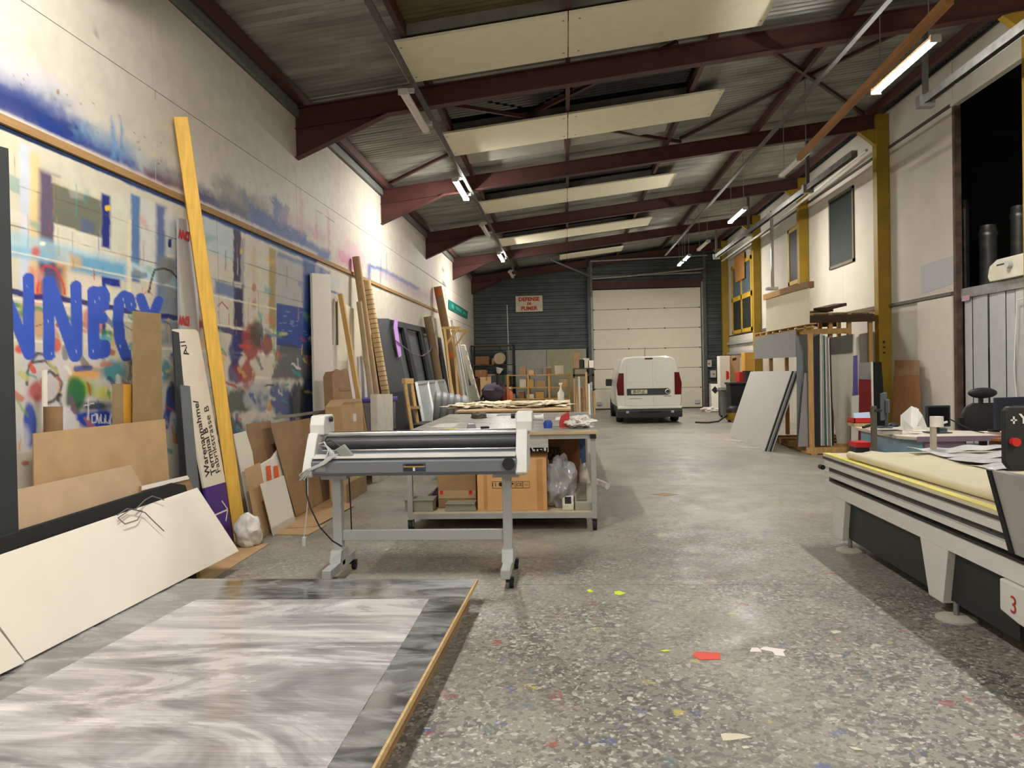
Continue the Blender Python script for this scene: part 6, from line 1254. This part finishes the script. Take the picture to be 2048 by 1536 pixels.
stand2(feet([(1704, 792), (1718, 790)], 12.7, .05, (1716, 1702), .004), 12.7, m_gb, 'short pale sheet in front of the violet one')
stand2(feet([(1718, 726), (1745, 724)], 13.2, .05, (1750, 1718), .004), 13.2, m_gb2, 'grey panel behind the dark red board')
stand2(feet([(1718, 758), (1742, 759)], 12.8, .05, (1745, 1716), .004), 12.8, M('dark_red_board', (112, 18, 18), .5), 'dark red board standing right of the rack')
stand2(feet([(1745, 724), (1763, 724)], 12.9, .05, (1776, 1748), .004), 12.9, M('glossy_black_panel', (18, 20, 20), .15), 'glossy black panel standing by the yellow column')
stand2(feet([(1742, 724), (1746, 724)], 12.86, .05, (1749, 1745), .004), 12.86, m_white, 'white edge strip beside the glossy black panel')
# loose dark planks on top of the rack
for a, c, w_, l in (((1617, 617), (1652, 603), .28, 'dark plank lying on the left of the rack top'), ((1640, 607), (1680, 601), .26, 'dark plank lying tilted on the right of the rack top')):
    A, B = ony(*a, 14.6), ony(*c, 15.2); build(MB().bar(Vector((A.x, A.y, 2.53 if w_ > .27 else 2.60)), Vector((B.x, B.y, 2.62 if w_ > .27 else 2.72)), w_, .06), 'loose_plank', m_db2, label=l, cat='plank')
# brown cardboard against the right wall
def rlean(px, us, xb, t_, th, mat, name, label):
    pts = [onp(u, v, (xb, 0, 0), (1, 0, -t_)) for u, v in px]+[foot(u, xb, .004) for u in us]
    return build(MB().slab(pts, Vector((1, 0, -t_)).normalized(), th), name, mat, label=label, cat='cardboard')
rlean([(1789, 720), (1837, 720)], (1846, 1784), 5.72, .07, .01, m_card2, 'wall_cardboard', 'brown cardboard leaning on the right wall behind the desk')
rlean([(1787, 752), (1838, 750)], (1845, 1780), 5.66, .07, .01, M('dark_card', (140, 98, 58), .8), 'wall_cardboard', 'darker brown cardboard in front against the right wall')
build(MB().box(5.915, 5.938, 11.99, 13.12, .004, 2.575), 'wall_board', M('cream_wall_board', (212, 205, 190), .6, var=.03), label='plain cream board standing against the right wall beside the opening', cat='board')
# ------------------------------------------------------------------ van
VY0, VX0, VX1 = 21.15, 1.38, 3.20
vn = thing('delivery_van', 'white panel van parked before the roller door', 'van', ((VX0+VX1)/2, VY0, 0))
vc = (VX0+VX1)/2; m_vw = M('van_white', (222, 220, 208), .22, var=.02, coat=.5); m_vp = M('van_black_plastic', (44, 45, 48), .5)
prof = [(.80, .36), (.885, .48), (.905, .70), (.90, .95), (.865, 1.20), (.79, 1.62), (.74, 1.78), (.66, 1.855), (.45, 1.885)]
def sect(y, k=1., zt=1.885, zb=.36):
    r = []
    for x, z in prof: r.append((vc+x*k, y, zb+(z-.36)*(zt-zb)/(1.885-.36)))
    return r+[(2*vc-x, yy, z) for x, yy, z in reversed(r)]
secs = [sect(VY0, .965, 1.84, .42), sect(VY0+.06, .995, 1.88), sect(VY0+.3), sect(VY0+2.4), sect(VY0+3.1, .985, 1.84), sect(VY0+3.75, .97, 1.15), sect(VY0+4.2, .93, .95), sect(VY0+4.3, .86, .80)]
v = [p for s_ in secs for p in s_]; n = len(secs[0]); f = [(i*n+k, i*n+(k+1) % n, (i+1)*n+(k+1) % n, (i+1)*n+k) for i in range(len(secs)-1) for k in range(n)]+[tuple(range(n-1, -1, -1)), tuple(range((len(secs)-1)*n, len(secs)*n))]
bd = build(MB().add(v, f), 'body', m_vw, vn, smooth=True)
def rp(u, z, d=.0): return (u, VY0-.012-d, z)
for s_, a, c in ((0, vc-.66, vc+.09), (1, vc+.105, vc+.66)):
    q = build(MB().slab([rp(a if s_ else a-.02, .50), rp(c if not s_ else c+.02, .50), rp(c-(.0 if not s_ else .05), 1.66), rp(c-(.0 if not s_ else .10), 1.76), rp(a+(.10 if not s_ else 0), 1.76), rp(a+(.05 if not s_ else 0), 1.66)], (0, 1, 0), .03), 'rear_door', m_vw, vn, bevel=.008)
    build(MB().slab([rp(a+.06, 1.16, .006), rp(c-.06, 1.16, .006), rp(c-.09, 1.66, .006), rp(a+.09, 1.66, .006)], (0, 1, 0), .01), 'door_pressing', m_vw, q, bevel=.01)
bd_ = build(MB().prism([(vc-.62, .80), (vc+.52, .80), (vc+.58, .86), (vc+.58, .92), (vc+.52, .98), (vc-.62, .98)], 'y', VY0-.035, VY0-.01), 'plate_band', M('band_dark', (52, 56, 62), .4), vn)
pl_ = build(MB().box(vc-.50, vc-.06, VY0-.045, VY0-.034, .835, .945), 'number_plate', M('plate_white', (210, 206, 176), .5), bd_); lettering('ES-571-JC', .1, (vc-.28, VY0-.047, .89), (1, 0, 0), (0, 0, 1), m_ink, bd_, bold=.003, kx=.82)
build(MB().lathe([(.065, 0), (.07, .008), (.05, .014)], (vc+.5, VY0-.036, .89), 20, axis=(0, -1, 0)), 'round_emblem', m_chrome, bd_, smooth=True); build(MB().lathe([(.045, .014), (.045, .017)], (vc+.5, VY0-.036, .89), 16, axis=(0, -1, 0)), 'emblem_core', m_char, bd_)
build(MB().box(vc-.56, vc-.2, VY0-.016, VY0-.012, .69, .705), 'model_badge', m_gray, vn); build(MB().box(vc+.40, vc+.60, VY0-.016, VY0-.012, .75, .77), 'trim_badge', m_gray, vn)
for s_ in (-1, 1): build(MB().slab([(vc+s_*.70, VY0-.03, .80), (vc+s_*.88, VY0-.01, .80), (vc+s_*.90, VY0-.01, 1.10), (vc+s_*.83, VY0-.01, 1.42), (vc+s_*.70, VY0-.03, 1.42)], (0, 1, 0), .12), 'tail_light', M('red_lens', (96, 18, 24), .2), vn, bevel=.006)
build(MB().box(vc-.11, vc+.11, VY0-.01, VY0+.06, 1.79, 1.83), 'brake_light', M('red_lens', (96, 18, 24), .2), vn)
build(MB().prism([(VY0-.09, .17), (VY0-.10, .36), (VY0-.07, .40), (VY0+.1, .44), (VY0+.4, .44), (VY0+.4, .17)], 'x', vc-.89, vc+.89), 'rear_bumper', m_vp, vn, bevel=.02); build(MB().prism([(VY0-.05, .41), (VY0-.06, .46), (VY0-.02, .49), (VY0+.3, .49), (VY0+.3, .41)], 'x', vc-.885, vc+.885), 'bumper_top', m_vw, vn, bevel=.012)
build(MB().box(vc-.3, vc+.3, VY0-.105, VY0-.09, .30, .36), 'bumper_recess', m_black, vn)
for s_ in (-1, 1): build(MB().box(vc+s_*.62-.04, vc+s_*.62+.04, VY0-.106, VY0-.09, .30, .36), 'reflector', m_lgray, vn)
for y in (VY0+.75, VY0+3.4):
    for s_ in (-1, 1):
        wz = build(MB().lathe([(.14, -.1), (.29, -.1), (.31, -.06), (.31, .06), (.29, .1), (.14, .1)], (vc+s_*.78, y, .31), 24, axis=(1, 0, 0)), 'wheel', m_rubber, vn, smooth=True); build(MB().lathe([(.18, -.06), (.18, .06)], (vc+s_*.78, y, .31), 16, axis=(1, 0, 0)), 'hub', m_lgray, wz)
for s_ in (-1, 1): build(MB().box(vc+s_*.96-.1, vc+s_*.96+.1, VY0+2.75, VY0+2.85, 1.0, 1.22) if s_ < 0 else MB().box(vc+.9, vc+1.0, VY0+2.75, VY0+2.85, 1.0, 1.2), 'wing_mirror', m_vp, vn, bevel=.03)
build(MB().slab([(vc-.62, VY0+3.18, 1.80), (vc+.62, VY0+3.18, 1.80), (vc+.72, VY0+3.72, 1.20), (vc-.72, VY0+3.72, 1.20)], (0, -.6, -.6), .01), 'windscreen', m_wgl, vn); build(MB().box(vc-.8, vc+.8, VY0+.3, VY0+4.0, .22, .37), 'underbody', m_black, vn)
build(MB().tube([(vc-.1, VY0+.1, 1.87), (vc-.1, VY0-.02, 2.12)], .006, 5), 'aerial', m_black, vn)

# ------------------------------------------------------------------ back wall furniture
sg2 = thing('smoking_sign', 'white sign with red capital lettering on the ribbed back wall', 'sign', (-1.36, 28.4, 3.75))
build(MB().box(-1.87, -.85, 28.41, 28.43, 3.76, 4.36), 'sign_board', M('sign_cream', (206, 196, 170), .6), sg2)
m_sr = M('sign_red', (176, 36, 32), .6)
lettering('DEFENSE', .20, (-1.36, 28.405, 4.23), (1, 0, 0), (0, 0, 1), m_sr, sg2, bold=.008); lettering('DE', .13, (-1.36, 28.405, 4.06), (1, 0, 0), (0, 0, 1), m_sr, sg2, bold=.006); lettering('FUMER', .20, (-1.36, 28.405, 3.88), (1, 0, 0), (0, 0, 1), m_sr, sg2, bold=.008)
BY = 27.6
def bx_(u, y=BY): return ony(u, 740, y).x
def bz_(v, u=1080, y=BY): return ony(u, v, y).z
for u0, u1, mm, l in ((1014, 1093, M('grey_wall_sheet', (152, 152, 142), .6), 'large grey sheet standing against the back wall, left one'), (1094, 1173, M('tan_wall_sheet', (150, 146, 120), .6), 'large olive grey sheet standing against the back wall, right one')):
    build(MB().box(bx_(u0, 28.3), bx_(u1, 28.3), 28.30, 28.33, 0, bz_(699, 1090, 28.3)), 'wall_sheet', mm, label=l, cat='sheet')
build(MB().cyl((bx_(1019, 28.2), 28.2, 0), (bx_(1017, 28.2), 28.2, bz_(610, 1018, 28.2)), .02), 'slim_pole', m_lgray, label='slim grey pole standing left of the smoking sign', cat='pole')
m_sh = M('shelf_pine', (176, 134, 78), .7, var=.15); SX0, SX1, SY0, SY1 = bx_(1013, 26.4), bx_(1140, 26.4), 26.4, 27.1
sh = thing('wooden_shelving', 'pine shelving unit with boxes at the back of the hall', 'shelf', ((SX0+SX1)/2, SY0, 0))
for x in (SX0, SX0+.72, SX0+1.46, SX1-.07):
    for y in (SY0, SY1-.07): build(MB().box(x, x+.07, y, y+.07, 0, 1.42), 'post', m_sh, sh)
SHZ = (.12, .52, .92, 1.36)
for z in SHZ: build(MB().box(SX0, SX1, SY0-.01, SY1, z, z+.035), 'shelf_board', m_sh, sh)
cnt = 0
desc = ['small brown', 'pale tan', 'dull grey', 'dark brown', 'light', 'ochre']; lv = ['bottom', 'lower', 'upper', 'top']
mm_ = [m_card2, m_card, M('grey_bin', (110, 110, 104), .6), bk, M('pale_box', (190, 180, 160), .7), M('ochre_box', (170, 130, 60), .7)]
for li, z in enumerate(SHZ):
    x = SX0+.1; i = 0
    while x < SX1-.35:
        w_ = R.uniform(.16, .34); h = R.uniform(.14, .33); q = (i+li*2) % 6
        if R.random() < .78:
            t = thing('shelf_box', '%s box on the %s board of the back shelving, %s from the left' % (desc[q], lv[li], ['first', 'second', 'third', 'fourth', 'fifth', 'sixth', 'seventh', 'eighth', 'ninth', 'tenth'][min(i, 9)]), 'box', (x+w_/2, SY0+.05, z+.035), group='boxes on the back shelving')
            build(MB().box(x, x+w_, SY0+.06, SY0+.5, z+.036, z+.036+h), 'box_body', mm_[q], t); build(MB().box(x-.006, x+w_+.006, SY0+.054, SY0+.506, z+.036+h, z+.05+h), 'box_lid', mm_[(q+1) % 6], t); i += 1
        x += w_+R.uniform(.05, .14)
# bundles of boards standing right of the shelving
for k in range(9):
    u = 1146+k*4.9; h = [1.25, .95, 1.3, .9, 1.0, 1.45, 1.05, 1.1, .8][k]; mm = [m_card2, m_sh, M('grey_lath', (170, 168, 158), .6), bk, m_card2, M('tan_lath', (176, 142, 100), .7), m_white, m_galv, m_sh][k]
    x = bx_(u, 25.6); build(MB().slab([(x, 25.5, .0), (x+.07, 25.5, .0), (x+.07, 25.8, h), (x, 25.8, h)], (0, 1, 0), .05), 'upright_lath', mm, label=['brown upright board first right of the shelving', 'pine upright board second right of the shelving', 'tall grey upright lath third right of the shelving', 'dark brown upright board fourth right of the shelving', 'brown upright board fifth right of the shelving', 'tallest tan upright board beside the roller door', 'white upright lath next to the tallest tan board', 'silver upright lath near the roller door', 'short pine upright board nearest the roller door'][k], cat='lath', group='upright boards by the roller door')
fr2 = thing('lath_rack', 'dark timber rack holding the upright boards', 'rack', (bx_(1165, 26), 26, 0)); xa, xb_ = bx_(1146, 26), bx_(1188, 26)
for x in (xa, xb_-.06): build(MB().box(x, x+.06, 26.0, 26.4, 0, 1.55), 'post', m_db2, fr2)
build(MB().box(xa, xb_, 26.0, 26.06, 1.3, 1.38), 'rail', m_db2, fr2); build(MB().box(xa, xb_, 26.0, 26.4, 1.55, 1.58), 'top_board', m_db2, fr2); build(MB().box(xa, xb_, 26.34, 26.4, .5, .58), 'rail', m_db2, fr2)
for k, (u, w_, h, mm, l) in enumerate(((1147, .22, .55, m_card2, 'open brown box on top of the lath rack'), (1158, .2, .3, m_dark, 'black box on top of the lath rack'), (1166, .22, .34, M('pale_can', (190, 186, 160), .5), 'pale canister on top of the lath rack'), (1176, .2, .26, m_white, 'white box on top of the lath rack'))):
    x = bx_(u, 26.1); build(MB().box(x, x+w_, 26.05, 26.35, 1.582, 1.582+h), 'rack_box', mm, label=l, cat='box', bevel=.01)
# cartons and crates piled in the far left corner
pile = [(946, 975, 0, .72, 25.2, m_card2, 'big brown carton on the floor in the far left corner'), (960, 985, .72, 1.35, 25.5, m_card, 'pale carton stacked on the big brown one'), (980, 1008, 0, .62, 25.0, M('grey_crate', (120, 118, 112), .6), 'grey crate on the floor left of the shelving'), (984, 1010, .62, 1.0, 25.2, m_card2, 'flat brown carton on the grey crate'), (950, 972, 1.36, 1.6, 25.7, bk, 'dark brown carton near the top of the corner pile'), (982, 1006, 1.002, 1.4, 25.2, m_dark, 'black crate in the corner pile'), (942, 962, .0, 1.3, 26.6, bk, 'tall dark carton behind the corner pile')]
for i, (u0, u1, z0, z1, y, mm, l) in enumerate(pile):
    x0, x1 = bx_(u0, y), bx_(u1, y); t = thing('corner_carton', l, 'carton', ((x0+x1)/2, y, z0), group='cartons in the far left corner'); build(MB().box(x0, x1, y, y+.55, z0+.002, z1), 'carton_body', mm, t, bevel=.006); build(MB().box((x0+x1)/2-.03, (x0+x1)/2+.03, y-.002, y+.552, z1-.12, z1+.002), 'tape', M('brown_tape', (140, 104, 66), .4), t)
cs = thing('corner_shelf', 'dark steel shelf high in the far left corner', 'shelf', (-2.9, 27.3, 0)); 
for x in (XL+.06, -1.95):
    for y in (27.0, 27.75): build(MB().box(x, x+.05, y, y+.05, 0, 2.5), 'upright', m_dark, cs)
for z in (1.0, 1.75, 2.45): build(MB().box(XL+.06, -1.9, 27.0, 27.8, z, z+.04), 'shelf_plate', m_db2, cs)
for i, (x, z, w_, h, mm, l) in enumerate(((-3.3, 1.79, .5, .3, bk, 'dark box on the middle plate of the corner shelf, left'), (-2.7, 1.79, .4, .22, m_card2, 'brown box on the middle plate of the corner shelf, right'), (-3.2, 1.04, .6, .4, m_card2, 'brown box on the lowest plate of the corner shelf'), (-2.4, 1.04, .4, .35, M('olive_box', (96, 100, 60), .6), 'olive box on the lowest plate of the corner shelf'))):
    build(MB().box(x, x+w_, 27.1, 27.6, z, z+h), 'shelf_carton', mm, label=l, cat='box', bevel=.01)
c = onz(1000, 716, 1.6)
fan = thing('reel_stand', 'pale cable reel hanging before the corner shelf', 'reel', (bx_(1000, 26.8), 26.8, 1.75)); build(MB().lathe([(.2, -.08), (.2, -.05), (.1, -.05), (.1, .05), (.2, .05), (.2, .08)], (bx_(1000, 26.8), 26.8, 2.0), 18, axis=(.3, 1, .2)), 'reel', M('pale_reel', (170, 156, 126), .6), fan, smooth=True); build(MB().cyl((bx_(1000, 26.8), 26.85, 2.0), (bx_(1000, 26.8), 27.05, 2.47), .02), 'hook', m_dark, fan)
# right of the roller door
def gx(u, y): return ony(u, 740, y).x
for u, v0, v1, l in ((1412, 720, 734, 'upper grey switch box right of the roller door'), (1421, 741, 755, 'lower grey switch box right of the roller door')):
    a, c_ = ony(u, v0, 28.3), ony(u+12, v1, 28.3); t = thing('switch_box', l, 'switch', (a.x, 28.35, c_.z)); build(MB().box(a.x, c_.x, 28.32, 28.46, c_.z, a.z), 'box', m_lgray, t, bevel=.01); build(MB().cyl(((a.x+c_.x)/2, 28.32, (a.z+c_.z)/2), ((a.x+c_.x)/2, 28.29, (a.z+c_.z)/2), .03, n=10), 'button', m_redp, t)
a, c_ = ony(1424, 768, 26.5), ony(1440, 822, 26.5); t = thing('hazard_board', 'white board with black diamond leaning right of the roller door', 'board', (a.x, 26.5, 0)); hb_ = build(MB().slab([(a.x, 26.7, a.z), (c_.x, 26.7, a.z), (c_.x+.02, 26.5, .004), (a.x-.02, 26.5, .004)], (0, 1, 0), .02), 'board', m_white, t); mx = (a.x+c_.x)/2; zc_ = ony(1433, 780, 26.6).z
build(MB().slab([(mx, 26.63, zc_-.13), (mx+.12, 26.65, zc_), (mx, 26.67, zc_+.13), (mx-.12, 26.65, zc_)], (0, -1, 0), .01), 'diamond', m_black, t)
build(MB().box(gx(1418, 27.2), gx(1423, 27.2), 27.2, 27.25, 0, ony(1420, 767, 27.2).z), 'marked_lath', M('striped_lath', (180, 176, 168), .6, var=.4, scale=20), label='pale marked lath left of the hazard board', cat='lath')
build(MB().blob((gx(1422, 26), 26, .06), (.35, .25, .1), 3, 3, .5, 2.5, flat=-.06), 'white_heap', m_white, smooth=True, label='low white heap of scrap before the roller door post', cat='heap')
# bins and boxes
def bin_(u0, u1, v0, y, mat, label, wheels=True):
    x0, x1 = gx(u0, y), gx(u1, y); z1 = ony((u0+u1)/2, v0, y).z; t = thing('waste_bin', label, 'bin', ((x0+x1)/2, y, 0), group='waste bins'); v = [(x0+.05, y+.05, .06), (x1-.05, y+.05, .06), (x1, y, z1-.06), (x0, y, z1-.06), (x0+.05, y+.5, .06), (x1-.05, y+.5, .06), (x1, y+.6, z1-.06), (x0, y+.6, z1-.06)]
    build(MB().add(v, [(0, 1, 2, 3), (5, 4, 7, 6), (1, 5, 6, 2), (4, 0, 3, 7), (3, 2, 6, 7), (4, 5, 1, 0)]), 'bin_body', mat, t, bevel=.02); build(MB().box(x0-.03, x1+.03, y-.04, y+.64, z1-.06, z1), 'lid', mat, t, bevel=.015)
    for x in (x0+.05, x1-.1): build(MB().cyl((x, y+.5, .09), (x+.05, y+.5, .09), .09, n=16), 'wheel', m_rubber, t)
bin_(1460, 1496, 765, 21.6, m_black, 'black wheeled waste bin near the boxes'); bin_(1443, 1462, 778, 22.6, M('grey_bin2', (112, 116, 112), .5), 'grey waste bin left of the black one')
for i, (u0, u1, v0, v1, y, mm, l) in enumerate(((1440, 1460, 712, 776, 23.6, m_white, 'white carton with red print beside the yellow window'), (1460, 1480, 712, 770, 23.8, m_mdf, 'tan carton with printed marks beside the white one'), (1490, 1508, 705, 742, 22.6, M('ochre_carton', (200, 150, 60), .7), 'ochre carton behind the leaning sheets'), (1478, 1496, 744, 764, 22.9, m_redp, 'red bundle on the bin boxes'))):
    x0, x1 = gx(u0, y), gx(u1, y); z1 = ony(u0, v0, y).z; t = thing('stacked_carton', l, 'carton', ((x0+x1)/2, y, 0), group='cartons by the yellow window'); build(MB().box(x0, x1, y, y+.45, max(.0, ony(u0, v1, y).z), z1), 'carton_body', mm, t, bevel=.008)
    if i == 0: build(MB().slab([(x1-.12, y-.002, z1-.75), (x1-.03, y-.002, z1-.7), (x1-.03, y-.002, z1-.5), (x1-.12, y-.002, z1-.45)], (0, 1, 0), .002), 'red_print', m_redp, t)
    if i == 1: build(MB().slab([(x0+.08, y-.002, z1-.16), (x0+.2, y-.002, z1-.12), (x0+.2, y-.002, z1-.05), (x0+.08, y-.002, z1-.08)], (0, 1, 0), .002), 'dark_print', m_dark, t)
    if ony(u0, v1, y).z > .1: build(MB().box(x0+.02, x1-.02, y+.02, y+.43, 0, ony(u0, v1, y).z-.001), 'support_crate', m_char, t)
vq = thing('floor_vacuum', 'yellow and black floor vacuum below the black bin', 'vacuum', (gx(1466, 21.3), 21.0, 0)); xx = gx(1466, 21.2)
build(MB().lathe([(.2, .06), (.22, .1), (.22, .26)], (xx, 21.2, 0), 16), 'tank', m_yellow, vq, smooth=True); build(MB().lathe([(.22, .26), (.2, .36), (.1, .44)], (xx, 21.2, 0), 16), 'motor_head', m_black, vq, smooth=True)
for a_ in range(4): build(MB().cyl((xx+.17*math.cos(a_*1.57+.7), 21.2+.17*math.sin(a_*1.57+.7), .0), (xx+.17*math.cos(a_*1.57+.7), 21.2+.17*math.sin(a_*1.57+.7), .07), .03, n=10), 'caster', m_rubber, vq)
build(MB().tube([(xx-.2, 21.1, .2), (xx-.5, 20.8, .05), (xx-.8, 20.7, .03), (xx-1.1, 20.9, .03)], .025, 8), 'hose', m_dark, vq, smooth=True)
# ------------------------------------------------------------------ scraps on the floor
def scrap(px, mat, label, name='floor_scrap', cat='scrap'): return build(MB().slab([onz(u, v, .003) for u, v in px], (0, 0, -1), .0025), name, mat, label=label, cat=cat)
m_rt = M('red_tape', (214, 82, 64), .6, var=.08); m_wp = M('white_film_scrap', (226, 220, 218), .5, var=.03); m_yf = M('fluorescent_scrap', (206, 220, 60), .6, var=.05); m_cs2 = M('cream_scrap', (204, 196, 176), .7, var=.06)
scrap([(1386, 1308), (1392, 1303), (1440, 1305), (1441, 1318), (1400, 1319), (1387, 1312)], m_rt, 'red tape piece stuck on the floor', 'red_tape_piece', 'tape')
scrap([(1500, 1303), (1503, 1295), (1516, 1295), (1524, 1303)], m_wp, 'small white film scrap right of the red tape'); scrap([(1519, 1298), (1528, 1293), (1572, 1299), (1566, 1303), (1571, 1312), (1550, 1310), (1545, 1303)], m_wp, 'larger torn white film scrap right of the red tape')
scrap([(1173, 1180), (1180, 1178), (1187, 1183), (1178, 1184)], m_yf, 'tiny fluorescent yellow scrap, left of two'); scrap([(1228, 1183), (1238, 1181), (1252, 1186), (1240, 1190), (1230, 1188)], m_yf, 'small fluorescent yellow scrap, right of two'); scrap([(1320, 1301), (1332, 1299), (1342, 1301), (1328, 1303)], m_yf, 'thin fluorescent yellow streak left of the red tape')
scrap([(1441, 1468), (1450, 1466), (1480, 1467), (1504, 1474), (1470, 1479), (1446, 1481)], m_cs2, 'cream scrap piece on the floor at the bottom'); scrap([(1483, 1493), (1494, 1491), (1500, 1495), (1488, 1497)], m_cs2, 'tiny cream scrap below the larger cream one'); scrap([(1697, 1493), (1712, 1494), (1728, 1500), (1708, 1499)], m_cs2, 'long cream scrap at the bottom right floor'); scrap([(1660, 1262), (1672, 1260), (1684, 1264), (1668, 1267)], m_cs2, 'cream scrap on the floor near the cutter leg')
scrap([(1302, 988), (1330, 985), (1357, 989), (1330, 992)], M('grey_wood_scrap', (150, 130, 100), .7), 'flat wood scrap in the middle of the aisle', 'wood_scrap')
for (a, c_, l) in (((1447, 881), (1482, 882), 'pale thin lath on the floor by the leaning sheets, farther'), ((1480, 895), (1519, 896), 'pale thin lath on the floor by the leaning sheets, nearer')): build(MB().bar(onz(*a, .012), onz(*c_, .012), .03, .02), 'floor_lath', m_white, label=l, cat='lath')
